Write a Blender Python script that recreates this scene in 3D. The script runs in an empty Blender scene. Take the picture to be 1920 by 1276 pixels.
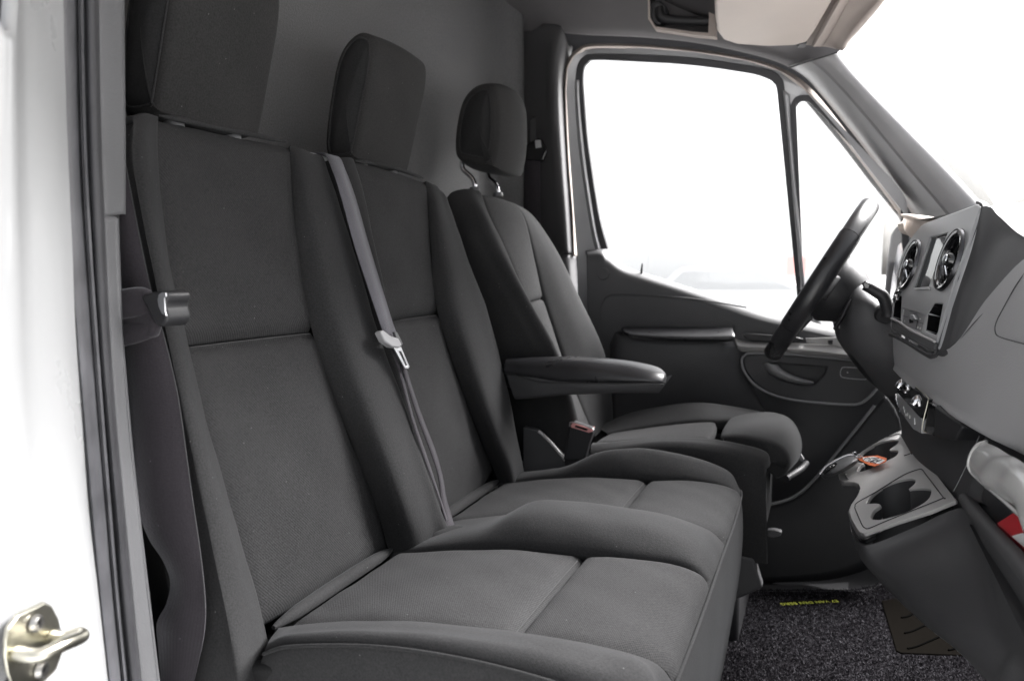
import bpy, bmesh, math, random
from mathutils import Vector, Matrix

# ------------------------------------------------------------------ camera, sky, sun, exposure
SC = bpy.context.scene
COL = SC.collection
cam_data = bpy.data.cameras.new('camera')
cam_data.sensor_width = 23.5
cam_data.lens = 18.005
cam_data.clip_start = 0.02
cam_data.clip_end = 600
cam_data.dof.use_dof = True
cam_data.dof.focus_distance = 1.16
cam_data.dof.aperture_fstop = 3.6
cam = bpy.data.objects.new('camera', cam_data)
COL.objects.link(cam)
cam.location = (0, 0, 1.40)
cam.rotation_euler = (math.radians(90 - 5.166), 0, math.radians(21.741))
SC.camera = cam

SUN_ELEV, SUN_ROT = 45, 40        # bright overcast, brighter towards the front of the van
world = bpy.data.worlds.new('World')
SC.world = world
world.use_nodes = True
wn, wl = world.node_tree.nodes, world.node_tree.links
bg = wn['Background']
sky = wn.new('ShaderNodeTexSky')
sky.sky_type = 'NISHITA'
sky.sun_disc = False
sky.sun_elevation = math.radians(SUN_ELEV)
sky.sun_rotation = math.radians(SUN_ROT)
sky.dust_density = 6.0
sky.ozone_density = 1.0
hs = wn.new('ShaderNodeHueSaturation')
hs.inputs['Saturation'].default_value = 0.16
wl.new(sky.outputs[0], hs.inputs['Color'])
wl.new(hs.outputs[0], bg.inputs['Color'])
bg.inputs['Strength'].default_value = 0.06

sun_data = bpy.data.lights.new('sun', 'SUN')
sun_data.energy = 3.4
sun_data.angle = math.radians(38)
sun_data.color = (1.0, 0.985, 0.985)
sun = bpy.data.objects.new('sun', sun_data)
COL.objects.link(sun)
# Nishita: rotation 0 = +Y, growing clockwise seen from above
_az = math.radians(SUN_ROT); _el = math.radians(SUN_ELEV)
_dir = Vector((math.sin(_az) * math.cos(_el), math.cos(_az) * math.cos(_el), math.sin(_el)))
sun.rotation_euler = (-_dir).to_track_quat('-Z', 'Y').to_euler()
sun.location = (6, 3, 8)

vs = SC.view_settings
vs.view_transform = 'Standard'
vs.look = 'None'
vs.gamma = 1
vs.use_curve_mapping = False
vs.exposure = 2.75
SC.cycles.use_denoising = True
SC.cycles.max_bounces = 12
SC.cycles.diffuse_bounces = 6
SC.cycles.transparent_max_bounces = 16
SC.cycles.sample_clamp_indirect = 8
SC.cycles.caustics_reflective = False
SC.cycles.caustics_refractive = False

# ------------------------------------------------------------------ helpers
ORG = {}                                    # world origin of every object made here

def V(p): return Vector(p)

def reg(o, parent, world_loc):
    COL.objects.link(o)
    ORG[o.name] = Vector(world_loc)
    if parent is not None:
        o.parent = parent
        o.location = Vector(world_loc) - ORG[parent.name]
    else:
        o.location = world_loc
    return o

def tag(o, label, cat, group=None):
    o['label'] = label; o['category'] = cat
    if group: o['group'] = group
    return o

def thing(name, label, cat, loc, group=None):
    o = bpy.data.objects.new(name, None)
    o.empty_display_size = 0.05
    reg(o, None, loc)
    return tag(o, label, cat, group)

def mk(name, verts, faces, mat, parent=None, smooth=True, uvs=None, sharp=None):
    vs_ = [Vector(v) for v in verts]
    lo = Vector([min(v[i] for v in vs_) for i in range(3)])
    hi = Vector([max(v[i] for v in vs_) for i in range(3)])
    c = (lo + hi) / 2
    me = bpy.data.meshes.new(name)
    me.from_pydata([v - c for v in vs_], [], faces)
    me.update()
    if uvs is not None:
        ul = me.uv_layers.new(name='UVMap')
        for l in me.loops:
            ul.data[l.index].uv = uvs[l.vertex_index]
    if smooth:
        me.shade_smooth()
        if sharp: me.set_sharp_from_angle(angle=math.radians(sharp))
    me.materials.append(mat)
    o = bpy.data.objects.new(name, me)
    return reg(o, parent, c)

def cr(pts, m, closed=False):
    """Catmull-Rom through pts, m samples, denser at the ends"""
    pts = [Vector(p) for p in pts]
    n = len(pts)
    out = []
    for i in range(m):
        if closed:
            t = i / m * n
        else:
            w = i / (m - 1)
            w = 0.45 * w + 0.55 * (0.5 - 0.5 * math.cos(math.pi * w))
            t = w * (n - 1)
        k = int(t)
        if not closed: k = min(k, n - 2)
        a = t - k
        if closed:
            p0, p1, p2, p3 = pts[(k - 1) % n], pts[k % n], pts[(k + 1) % n], pts[(k + 2) % n]
        else:
            p1, p2 = pts[k], pts[k + 1]
            p0 = pts[k - 1] if k > 0 else p1 * 2 - p2
            p3 = pts[k + 2] if k + 2 < n else p2 * 2 - p1
        out.append(0.5 * ((2 * p1) + (p2 - p0) * a + (2 * p0 - 5 * p1 + 4 * p2 - p3) * a * a
                          + (3 * p1 - p0 - 3 * p2 + p3) * a ** 3))
    return out

def patch(name, rows, mat, parent, nu=22, nv=22, puff=0.0, seam=0.006, sw=0.012, sides='lrtb',
          hint=(1, -0.4, 0.4), skirt=0.02, wob=0.0, ext=0.0, lr=None):
    """a cushion-like surface through rows of control points; seam = how deep its edges roll in.
    sides: l/r = ends of each row, t/b = first and last row"""
    if ext:
        rr_ = []
        for r in rows:
            r = [Vector(p) for p in r]
            r[0] = r[0] + (r[0] - r[1]).normalized() * ext; r[-1] = r[-1] + (r[-1] - r[-2]).normalized() * ext
            rr_.append(r)
        rows = rr_
    R_ = [cr(r, nu) for r in rows]
    cols = [cr([R_[j][i] for j in range(len(rows))], nv) for i in range(nu)]
    G = [[cols[i][j] for i in range(nu)] for j in range(nv)]
    ul = [[0.0] * nu for _ in range(nv)]; vl = [[0.0] * nu for _ in range(nv)]
    for j in range(nv):
        for i in range(1, nu): ul[j][i] = ul[j][i - 1] + (G[j][i] - G[j][i - 1]).length
    for i in range(nu):
        for j in range(1, nv): vl[j][i] = vl[j - 1][i] + (G[j][i] - G[j - 1][i]).length
    N = [[None] * nu for _ in range(nv)]
    h = Vector(hint)
    for j in range(nv):
        for i in range(nu):
            du = G[j][min(i + 1, nu - 1)] - G[j][max(i - 1, 0)]
            dv = G[min(j + 1, nv - 1)][i] - G[max(j - 1, 0)][i]
            n = du.cross(dv)
            N[j][i] = n.normalized() if n.length > 1e-12 else h.normalized()
    mid = N[nv // 2][nu // 2]
    sgn = 1 if mid.dot(h) > 0 else -1
    rnd = random.Random(sum(map(ord, name)) + int(abs(rows[0][0][1]) * 1000))
    ph = [rnd.uniform(0, 6.28) for _ in range(6)]
    verts, uvs = [], []
    for j in range(nv):
        for i in range(nu):
            n = N[j][i] * sgn
            L, T = ul[j][-1], vl[-1][i]
            off = 0.0
            for key, d in (('l', ul[j][i]), ('r', L - ul[j][i]), ('t', vl[j][i]), ('b', T - vl[j][i])):
                if key in sides and d < sw:
                    dep = lr if (lr is not None and key in 'lr') else seam
                    off = min(off, -dep * (1 - d / sw) ** 2)
            a, b = ul[j][i] / max(L, 1e-9), vl[j][i] / max(T, 1e-9)
            off += puff * (max(0.0, 1 - abs(2 * a - 1) ** 2.4)) * (max(0.0, 1 - abs(2 * b - 1) ** 2.4))
            if wob:
                off += wob * (math.sin(ul[j][i] * 41 + ph[0]) * math.sin(vl[j][i] * 33 + ph[1])
                              + 0.5 * math.sin(ul[j][i] * 83 + ph[2] + vl[j][i] * 60))
            verts.append(G[j][i] + n * off)
            uvs.append((ul[j][i], vl[j][i]))
    faces = []
    for j in range(nv - 1):
        for i in range(nu - 1):
            q = (j * nu + i, j * nu + i + 1, (j + 1) * nu + i + 1, (j + 1) * nu + i)
            faces.append(q if sgn > 0 else q[::-1])
    if skirt:
        ring = ([(0, i) for i in range(nu)] + [(j, nu - 1) for j in range(1, nv)]
                + [(nv - 1, i) for i in range(nu - 2, -1, -1)] + [(j, 0) for j in range(nv - 2, 0, -1)])
        base = len(verts)
        for (j, i) in ring:
            verts.append(verts[j * nu + i] - N[j][i] * sgn * skirt)
            uvs.append(uvs[j * nu + i])
        m = len(ring)
        for k in range(m):
            a = ring[k][0] * nu + ring[k][1]; b = ring[(k + 1) % m][0] * nu + ring[(k + 1) % m][1]
            q = (a, base + k, base + (k + 1) % m, b)
            faces.append(q if sgn > 0 else q[::-1])
    return mk(name, verts, faces, mat, parent, True, uvs, 60)

def tube(name, pts, r, mat, parent, seg=10, n=None, closed=False, flat=None):
    """round bar along pts; r a number or a list; flat = (axis vector, factor) squashes the section"""
    P = cr(pts, n or max(8, len(pts) * 6), closed) if len(pts) > 2 or closed else [Vector(p) for p in pts]
    m = len(P)
    rr = []
    for i in range(m):
        if isinstance(r, (int, float)): rr.append(r)
        else:
            t = i / (m - 1) * (len(r) - 1); k = min(int(t), len(r) - 2)
            rr.append(r[k] * (1 - (t - k)) + r[k + 1] * (t - k))
    verts, faces = [], []
    up = None
    for i in range(m):
        if closed: t = P[(i + 1) % m] - P[i - 1]
        else: t = P[min(i + 1, m - 1)] - P[max(i - 1, 0)]
        t.normalize()
        if up is None:
            up = Vector((0, 0, 1)) if abs(t.z) < 0.9 else Vector((1, 0, 0))
        a = (up - t * up.dot(t)).normalized(); b = t.cross(a); up = a
        for s in range(seg):
            an = 2 * math.pi * s / seg
            d = a * math.cos(an) + b * math.sin(an)
            if flat:
                ax = Vector(flat[0]).normalized()
                d = d - ax * d.dot(ax) * (1 - flat[1])
            verts.append(P[i] + d * rr[i])
    for i in range(m if closed else m - 1):
        for s in range(seg):
            faces.append((i * seg + s, i * seg + (s + 1) % seg, ((i + 1) % m) * seg + (s + 1) % seg, ((i + 1) % m) * seg + s))
    if not closed:
        faces.append(tuple(range(seg))[::-1]); faces.append(tuple((m - 1) * seg + s for s in range(seg)))
    return mk(name, verts, faces, mat, parent, True, None, 50)

def bevel(o, w, seg=2, ang=35):
    m = o.modifiers.new('bevel', 'BEVEL'); m.width = w; m.segments = seg
    m.limit_method = 'ANGLE'; m.angle_limit = math.radians(ang)
    return o

def solid(o, t, off=-1):
    m = o.modifiers.new('thickness', 'SOLIDIFY'); m.thickness = t; m.offset = off
    return o

def prism(name, poly, dv, mat, parent, bw=0.002, seg=2, smoothpoly=0):
    """polygon pushed along dv"""
    P = cr(poly, smoothpoly, True) if smoothpoly else [Vector(p) for p in poly]
    d = Vector(dv); n = len(P)
    verts = P + [p + d for p in P]
    faces = [tuple(range(n)), tuple(range(2 * n - 1, n - 1, -1))]
    for i in range(n):
        k = (i + 1) % n
        faces.append((k, i, n + i, n + k))
    o = mk(name, verts, faces, mat, parent, True, None, 40)
    bm = bmesh.new(); bm.from_mesh(o.data); bmesh.ops.recalc_face_normals(bm, faces=bm.faces); bm.to_mesh(o.data); bm.free()
    if bw: bevel(o, bw, seg)
    return o

def box(name, c, s, mat, parent, bw=0.003, rot=None, seg=2):
    hx, hy, hz = [q / 2 for q in s]
    pts = [Vector((sx * hx, sy * hy, sz * hz)) for sz in (-1, 1) for sy in (-1, 1) for sx in (-1, 1)]
    if rot is not None: pts = [rot @ p for p in pts]
    pts = [p + Vector(c) for p in pts]
    o = mk(name, pts, [(0, 2, 3, 1), (4, 5, 7, 6), (0, 1, 5, 4), (2, 6, 7, 3), (0, 4, 6, 2), (1, 3, 7, 5)], mat, parent, True, None, 40)
    if bw: bevel(o, bw, seg)
    return o

def ribbon(name, curves, mat, parent, n=40, m=None, thick=0.0, hint=(0, -1, 0)):
    """smooth sheet lofted across several curves (each a list of points)"""
    C = [cr(c, n) for c in curves]
    if m and len(C) > 2:
        cols = [cr([c[i] for c in C], m) for i in range(n)]
        C = [[cols[i][j] for i in range(n)] for j in range(m)]
    k = len(C)
    verts = [p for c in C for p in c]
    uvs = []
    for j in range(k):
        for i in range(n): uvs.append((i * 0.02, j * 0.01))
    nn = (C[-1][n // 2] - C[0][n // 2]).cross(C[0][min(n // 2 + 1, n - 1)] - C[0][n // 2])
    fl = nn.dot(Vector(hint)) > 0
    faces = []
    for j in range(k - 1):
        for i in range(n - 1):
            q = (j * n + i, j * n + i + 1, (j + 1) * n + i + 1, (j + 1) * n + i)
            faces.append(q[::-1] if fl else q)
    o = mk(name, verts, faces, mat, parent, True, uvs, 60)
    # make sure the faces look along hint
    me = o.data
    if me.polygons[len(me.polygons) // 2].normal.dot(Vector(hint)) < 0: me.flip_normals()
    if thick: solid(o, thick)
    return o

def strap(name, pairs, mat, parent, n=48, thick=0.0012, hint=(1, -0.4, 0.3)):
    return ribbon(name, [[a for a, b in pairs], [(Vector(a) + Vector(b)) / 2 for a, b in pairs], [b for a, b in pairs]], mat, parent, n, None, thick, hint)

def plate(name, outer, holes, dv, mat, parent, bw=0.0015, so=0, sh=0):
    """flat plate with openings, pushed along dv"""
    O = cr(outer, so, True) if so else [Vector(p) for p in outer]
    Hs = [cr(h, sh, True) if sh else [Vector(p) for p in h] for h in holes]
    bm = bmesh.new()
    ed = []
    for loop in [O] + Hs:
        vv = [bm.verts.new(p) for p in loop]
        for i in range(len(vv)): ed.append(bm.edges.new((vv[i], vv[(i + 1) % len(vv)])))
    bmesh.ops.triangle_fill(bm, use_beauty=True, use_dissolve=False, edges=ed)
    bmesh.ops.dissolve_limit(bm, angle_limit=0.02, verts=bm.verts, edges=bm.edges)
    r = bmesh.ops.extrude_face_region(bm, geom=list(bm.faces))
    bmesh.ops.translate(bm, vec=Vector(dv), verts=[g for g in r['geom'] if isinstance(g, bmesh.types.BMVert)])
    bmesh.ops.recalc_face_normals(bm, faces=bm.faces)
    bm.verts.index_update()
    verts = [v.co.copy() for v in bm.verts]; faces = [[v.index for v in f.verts] for f in bm.faces]
    bm.free()
    o = mk(name, verts, faces, mat, parent, True, None, 40)
    if bw: bevel(o, bw, 2)
    return o

def disc(name, c, n, r, mat, parent, seg=28, depth=0.0, sc=(1, 1), up=(0, 0, 1), prof=None):
    """lathe about n: prof = [(radius, height), ...]"""
    n = Vector(n).normalized(); u = Vector(up); u = (u - n * u.dot(n)).normalized(); w = n.cross(u)
    prof = prof or [(0, depth), (r, depth), (r, 0)]
    verts, faces = [], []
    for (pr, ph) in prof:
        for s in range(seg):
            a = 2 * math.pi * s / seg
            verts.append(Vector(c) + (w * math.cos(a) * sc[0] + u * math.sin(a) * sc[1]) * pr + n * ph)
    for k in range(len(prof) - 1):
        for s in range(seg):
            faces.append((k * seg + s, (k + 1) * seg + s, (k + 1) * seg + (s + 1) % seg, k * seg + (s + 1) % seg))
    return mk(name, verts, faces, mat, parent, True, None, 35)

def lettering(name, text, size, mat, parent, origin, xdir, ydir, spacing=1.0, xs=1.0, lift=0.0006):
    cu = bpy.data.curves.new(name, 'FONT'); cu.body = text; cu.size = size; cu.space_character = spacing
    cu.extrude = 0.0003; cu.resolution_u = 3
    ob = bpy.data.objects.new(name + '_tmp', cu); COL.objects.link(ob)
    dg = bpy.context.evaluated_depsgraph_get()
    me = bpy.data.meshes.new_from_object(ob.evaluated_get(dg))
    x = Vector(xdir).normalized(); y = Vector(ydir); y = (y - x * y.dot(x)).normalized(); z = x.cross(y)
    vv = [Vector(origin) + x * v.co.x * xs + y * v.co.y + z * (v.co.z + lift) for v in me.vertices]
    ff = [tuple(p.vertices) for p in me.polygons]
    bpy.data.objects.remove(ob); bpy.data.curves.remove(cu); bpy.data.meshes.remove(me)
    return mk(name, vv, ff, mat, parent, False)

# ------------------------------------------------------------------ materials
M = {}
def mat(name, col, rough=0.5, metal=0.0, spec=0.5, sheen=0.0, coat=0.0, bump=None, var=None, emit=None):
    """bump = (kind, scale, strength, distance); var = (scale, amount) cloudy wear in the colour"""
    m = bpy.data.materials.new(name); m.use_nodes = True
    nt = m.node_tree; N, L = nt.nodes, nt.links
    b = N['Principled BSDF']
    b.inputs['Base Color'].default_value = (*col, 1)
    b.inputs['Roughness'].default_value = rough
    b.inputs['Metallic'].default_value = metal
    b.inputs['Specular IOR Level'].default_value = spec
    if sheen:
        b.inputs['Sheen Weight'].default_value = sheen
        b.inputs['Sheen Roughness'].default_value = 0.4
    if coat: b.inputs['Coat Weight'].default_value = coat
    if emit:
        b.inputs['Emission Color'].default_value = (*emit[0], 1); b.inputs['Emission Strength'].default_value = emit[1]
    tc = N.new('ShaderNodeTexCoord')
    if var:
        nz = N.new('ShaderNodeTexNoise'); nz.inputs['Scale'].default_value = var[0]; nz.inputs['Detail'].default_value = 6
        L.new(tc.outputs['Object'], nz.inputs['Vector'])
        rp = N.new('ShaderNodeMapRange'); rp.inputs['From Min'].default_value = 0.3; rp.inputs['From Max'].default_value = 0.7
        rp.inputs['To Min'].default_value = 1 - var[1]; rp.inputs['To Max'].default_value = 1 + var[1]
        L.new(nz.outputs['Fac'], rp.inputs['Value'])
        mx = N.new('ShaderNodeVectorMath'); mx.operation = 'SCALE'; mx.inputs[0].default_value = col
        L.new(rp.outputs[0], mx.inputs['Scale'])
        L.new(mx.outputs[0], b.inputs['Base Color'])
        rr = N.new('ShaderNodeMapRange'); rr.inputs['To Min'].default_value = max(0.02, rough - 0.1); rr.inputs['To Max'].default_value = min(1, rough + 0.1)
        L.new(nz.outputs['Fac'], rr.inputs['Value']); L.new(rr.outputs[0], b.inputs['Roughness'])
    if bump:
        kind, sc, st, di = bump
        if kind == 'noise':
            t = N.new('ShaderNodeTexNoise'); t.inputs['Scale'].default_value = sc; t.inputs['Detail'].default_value = 3; out = t.outputs['Fac']
        else:
            t = N.new('ShaderNodeTexVoronoi'); t.inputs['Scale'].default_value = sc; out = t.outputs['Distance']
        L.new(tc.outputs['Object'], t.inputs['Vector'])
        bp = N.new('ShaderNodeBump'); bp.inputs['Strength'].default_value = st; bp.inputs['Distance'].default_value = di
        L.new(out, bp.inputs['Height']); L.new(bp.outputs[0], b.inputs['Normal'])
    M[name] = m
    return m

def fabric(name, col, pu, pv, amount, sheen, twill=0.0, fleck=0.25):
    """woven cloth: threads of period pu x pv metres in UV space, fine flecks, soft cloudy wear"""
    m = bpy.data.materials.new(name); m.use_nodes = True
    nt = m.node_tree; N, L = nt.nodes, nt.links
    b = N['Principled BSDF']
    b.inputs['Roughness'].default_value = 0.9
    b.inputs['Specular IOR Level'].default_value = 0.2
    b.inputs['Sheen Weight'].default_value = sheen
    b.inputs['Sheen Roughness'].default_value = 0.45
    b.inputs['Sheen Tint'].default_value = (0.8, 0.82, 0.86, 1)
    uv = N.new('ShaderNodeUVMap'); uv.uv_map = 'UVMap'
    sx = N.new('ShaderNodeSeparateXYZ'); L.new(uv.outputs[0], sx.inputs[0])
    def mth(op, a, bb=None):
        n = N.new('ShaderNodeMath'); n.operation = op
        for k, q in enumerate((a, bb)):
            if q is None: continue
            if isinstance(q, (int, float)): n.inputs[k].default_value = q
            else: L.new(q, n.inputs[k])
        return n.outputs[0]
    u = mth('MULTIPLY', sx.outputs['X'], 2 * math.pi / pu)
    v = mth('MULTIPLY', sx.outputs['Y'], 2 * math.pi / pv)
    u2 = mth('ADD', u, mth('MULTIPLY', v, twill))
    w = mth('MULTIPLY', mth('SINE', u2), mth('SINE', v))
    tc = N.new('ShaderNodeTexCoord')
    n1 = N.new('ShaderNodeTexNoise'); n1.inputs['Scale'].default_value = 420; n1.inputs['Detail'].default_value = 2
    n2 = N.new('ShaderNodeTexNoise'); n2.inputs['Scale'].default_value = 9; n2.inputs['Detail'].default_value = 5
    L.new(tc.outputs['Object'], n1.inputs['Vector']); L.new(tc.outputs['Object'], n2.inputs['Vector'])
    f1 = mth('MULTIPLY', mth('SUBTRACT', n1.outputs['Fac'], 0.5), fleck * 4)
    f2 = mth('MULTIPLY', mth('SUBTRACT', n2.outputs['Fac'], 0.5), 0.5)
    f = mth('ADD', mth('ADD', f1, f2), mth('MULTIPLY', w, amount))
    f = mth('MAXIMUM', mth('ADD', f, 1.0), 0.2)
    # a little lint caught in the cloth
    vo = N.new('ShaderNodeTexVoronoi'); vo.inputs['Scale'].default_value = 38; L.new(tc.outputs['Object'], vo.inputs['Vector'])
    lint = mth('MULTIPLY', mth('LESS_THAN', vo.outputs['Distance'], 0.035), 2.6)
    f = mth('ADD', f, lint)
    sc = N.new('ShaderNodeVectorMath'); sc.operation = 'SCALE'; sc.inputs[0].default_value = col
    L.new(f, sc.inputs['Scale']); L.new(sc.outputs[0], b.inputs['Base Color'])
    hgt = mth('ADD', mth('MULTIPLY', w, amount * 2), mth('MULTIPLY', n1.outputs['Fac'], 1.0))
    bp = N.new('ShaderNodeBump'); bp.inputs['Strength'].default_value = 0.5; bp.inputs['Distance'].default_value = 0.0007
    L.new(hgt, bp.inputs['Height']); L.new(bp.outputs[0], b.inputs['Normal'])
    M[name] = m
    return m

def glass(name, tint, refl):
    m = bpy.data.materials.new(name); m.use_nodes = True
    nt = m.node_tree; N, L = nt.nodes, nt.links
    N.remove(N['Principled BSDF'])
    t = N.new('ShaderNodeBsdfTransparent'); t.inputs['Color'].default_value = (*tint, 1)
    g = N.new('ShaderNodeBsdfGlossy'); g.inputs['Roughness'].default_value = 0.02
    lw = N.new('ShaderNodeLayerWeight'); lw.inputs['Blend'].default_value = 0.5
    p5 = N.new('ShaderNodeMath'); p5.operation = 'POWER'; p5.inputs[1].default_value = 5.0; L.new(lw.outputs['Facing'], p5.inputs[0])
    fr = N.new('ShaderNodeMath'); fr.operation = 'MULTIPLY_ADD'; fr.inputs[1].default_value = 0.8; fr.inputs[2].default_value = refl; L.new(p5.outputs[0], fr.inputs[0])
    mx = N.new('ShaderNodeMixShader')
    L.new(fr.outputs[0], mx.inputs[0]); L.new(t.outputs[0], mx.inputs[1]); L.new(g.outputs[0], mx.inputs[2])
    L.new(mx.outputs[0], N['Material Output'].inputs['Surface'])
    M[name] = m
    return m

fabric('cloth_panel', (0.0308, 0.0306, 0.0314), 0.0042, 0.0036, 0.30, 0.03, 0.35, 0.34)
fabric('cloth_bolster', (0.0280, 0.0280, 0.0288), 0.0030, 0.0030, 0.05, 0.05, 0.0, 0.26)
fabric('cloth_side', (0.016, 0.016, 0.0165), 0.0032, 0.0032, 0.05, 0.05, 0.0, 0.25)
fabric('webbing_lit', (0.105, 0.102, 0.115), 0.0030, 0.0030, 0.14, 0.3, 0.6, 0.12)  # same belt cloth, made paler to paint the light on the shoulder run
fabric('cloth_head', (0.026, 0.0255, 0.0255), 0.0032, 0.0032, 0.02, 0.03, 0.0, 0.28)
fabric('cloth_shaded', (0.018, 0.018, 0.0185), 0.0032, 0.0032, 0.02, 0.03, 0.0, 0.28)  # seat cloth darkened, shade of the headrest sides put into its colour
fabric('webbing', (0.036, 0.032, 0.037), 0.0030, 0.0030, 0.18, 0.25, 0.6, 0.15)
mat('thread', (0.055, 0.055, 0.057), 0.9)
mat('plastic_black', (0.020, 0.020, 0.022), 0.5, bump=('voronoi', 900, 0.25, 0.0004), var=(6, 0.12))
mat('plastic_dark', (0.060, 0.060, 0.063), 0.55, bump=('voronoi', 700, 0.35, 0.0005), var=(5, 0.12))
mat('plastic_dash', (0.44, 0.44, 0.45), 0.5, bump=('voronoi', 520, 0.45, 0.0006), var=(4, 0.08))
mat('plastic_fascia', (0.36, 0.365, 0.375), 0.34, bump=('noise', 900, 0.1, 0.0003), var=(8, 0.06))
mat('plastic_console', (0.46, 0.452, 0.445), 0.34, bump=('voronoi', 800, 0.25, 0.0004), var=(7, 0.08))
mat('plastic_trim', (0.28, 0.28, 0.287), 0.55, bump=('voronoi', 620, 0.3, 0.0005), var=(6, 0.1))
mat('trim_near', (0.115, 0.116, 0.121), 0.6, bump=('voronoi', 520, 0.4, 0.0006), var=(6, 0.12))
mat('gloss_black', (0.010, 0.010, 0.011), 0.08, coat=0.6)
mat('leather', (0.022, 0.022, 0.024), 0.30, bump=('voronoi', 420, 0.25, 0.0006), var=(20, 0.15))
mat('chrome', (0.75, 0.75, 0.77), 0.12, metal=1.0)
mat('satin_metal', (0.55, 0.56, 0.58), 0.3, metal=1.0, var=(30, 0.12))
mat('zinc', (0.56, 0.54, 0.46), 0.32, metal=1.0, var=(26, 0.22))
mat('steel_bolt', (0.45, 0.44, 0.42), 0.35, metal=1.0)
mat('rubber', (0.036, 0.036, 0.040), 0.55, bump=('noise', 160, 0.2, 0.0008), var=(14, 0.25))
mat('rubber_light', (0.085, 0.085, 0.092), 0.42, bump=('noise', 120, 0.25, 0.0008), var=(18, 0.3))
mat('paint_white', (0.45, 0.455, 0.46), 0.3, metal=0.05, coat=0.5, bump=('noise', 5, 0.05, 0.01), var=(5, 0.012))
mat('paint_silver', (0.36, 0.36, 0.37), 0.35, metal=0.35, coat=0.3, var=(8, 0.06))
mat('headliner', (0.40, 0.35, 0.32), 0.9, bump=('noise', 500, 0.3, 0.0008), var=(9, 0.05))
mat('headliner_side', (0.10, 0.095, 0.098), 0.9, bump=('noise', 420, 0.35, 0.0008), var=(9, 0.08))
mat('visor_vinyl', (0.50, 0.435, 0.39), 0.6, bump=('noise', 260, 0.2, 0.0008), var=(5, 0.06))
mat('felt', (0.102, 0.102, 0.104), 0.75, spec=0.5, bump=('noise', 300, 0.8, 0.0016), var=(300, 0.22))
mat('screen', (0.02, 0.03, 0.035), 0.06, coat=1.0)
mat('red_plastic', (0.55, 0.02, 0.03), 0.3)
mat('white_print', (0.75, 0.75, 0.75), 0.5)
mat('orange_card', (0.80, 0.16, 0.03), 0.5)
mat('ink', (0.03, 0.03, 0.05), 0.6)
mat('ink_matte', (0.003, 0.003, 0.003), 1.0, spec=0.0)
mat('yellow_print', (0.34, 0.37, 0.04), 0.6)
mat('led_red', (0.5, 0.02, 0.03), 0.4, emit=((1.0, 0.05, 0.08), 1.5))
mat('red_button', (0.75, 0.35, 0.34), 0.4)
mat('heel_vinyl', (0.0065, 0.0058, 0.005), 0.9, spec=0.0, bump=('noise', 200, 0.2, 0.0006))
mat('asphalt', (0.42, 0.42, 0.415), 0.9, bump=('noise', 90, 0.3, 0.01), var=(0.6, 0.1))
mat('wall_pale', (0.88, 0.885, 0.885), 0.8, var=(0.4, 0.05))
mat('roof_pale', (0.76, 0.79, 0.78), 0.7)
mat('car_red', (0.80, 0.40, 0.38), 0.4)
mat('car_grey', (0.82, 0.82, 0.83), 0.3, coat=0.6)
mat('window_dark', (0.52, 0.53, 0.54), 0.3)
mat('vent_metal', (0.07, 0.07, 0.075), 0.3, metal=1.0)
mat('plastic_unlit', (0.085, 0.084, 0.087), 0.42, bump=('voronoi', 620, 0.3, 0.0005), var=(6, 0.1))  # pillar plastic darkened in colour because the B pillar stands unlit
mat('translucent', (0.86, 0.86, 0.85), 0.22, coat=0.3)
M['translucent'].node_tree.nodes['Principled BSDF'].inputs['Transmission Weight'].default_value = 0.3
mat('paper_white', (0.86, 0.85, 0.83), 0.5, var=(12, 0.04))
glass('glass_side', (0.95, 0.95, 0.95), 0.03)
glass('glass_screen', (0.95, 0.95, 0.95), 0.03)

def carpet_mat():
    m = bpy.data.materials.new('carpet'); m.use_nodes = True
    N, L = m.node_tree.nodes, m.node_tree.links
    b = N['Principled BSDF']; b.inputs['Roughness'].default_value = 1.0; b.inputs['Specular IOR Level'].default_value = 0.0
    tc = N.new('ShaderNodeTexCoord')
    nz = N.new('ShaderNodeTexNoise'); nz.inputs['Scale'].default_value = 150; nz.inputs['Detail'].default_value = 4; nz.inputs['Roughness'].default_value = 0.7
    L.new(tc.outputs['Object'], nz.inputs['Vector'])
    rp = N.new('ShaderNodeValToRGB')
    rp.color_ramp.elements[0].position = 0.42; rp.color_ramp.elements[0].color = (0.004, 0.0036, 0.0045, 1)
    rp.color_ramp.elements[1].position = 0.66; rp.color_ramp.elements[1].color = (0.030, 0.028, 0.031, 1)
    L.new(nz.outputs['Fac'], rp.inputs[0]); L.new(rp.outputs[0], b.inputs['Base Color'])
    bp = N.new('ShaderNodeBump'); bp.inputs['Strength'].default_value = 0.8; bp.inputs['Distance'].default_value = 0.003
    L.new(nz.outputs['Fac'], bp.inputs['Height']); L.new(bp.outputs[0], b.inputs['Normal'])
    M['carpet'] = m
carpet_mat()

def fibre_mat():
    m = bpy.data.materials.new('carpet_fibre'); m.use_nodes = True
    N, L = m.node_tree.nodes, m.node_tree.links
    b = N['Principled BSDF']; b.inputs['Roughness'].default_value = 1.0; b.inputs['Specular IOR Level'].default_value = 0.0
    g = N.new('ShaderNodeNewGeometry')
    rp = N.new('ShaderNodeValToRGB'); rp.color_ramp.interpolation = 'LINEAR'
    e = rp.color_ramp.elements
    e[0].position = 0.0; e[0].color = (0.005, 0.0047, 0.0055, 1)
    e[1].position = 1.0; e[1].color = (0.105, 0.102, 0.112, 1)
    k = e.new(0.45); k.color = (0.014, 0.013, 0.015, 1)
    k = e.new(0.80); k.color = (0.038, 0.036, 0.040, 1)
    L.new(g.outputs['Random Per Island'], rp.inputs[0]); L.new(rp.outputs[0], b.inputs['Base Color'])
    M['carpet_fibre'] = m
fibre_mat()

def structure(o):
    o['kind'] = 'structure'
    return o

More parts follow.
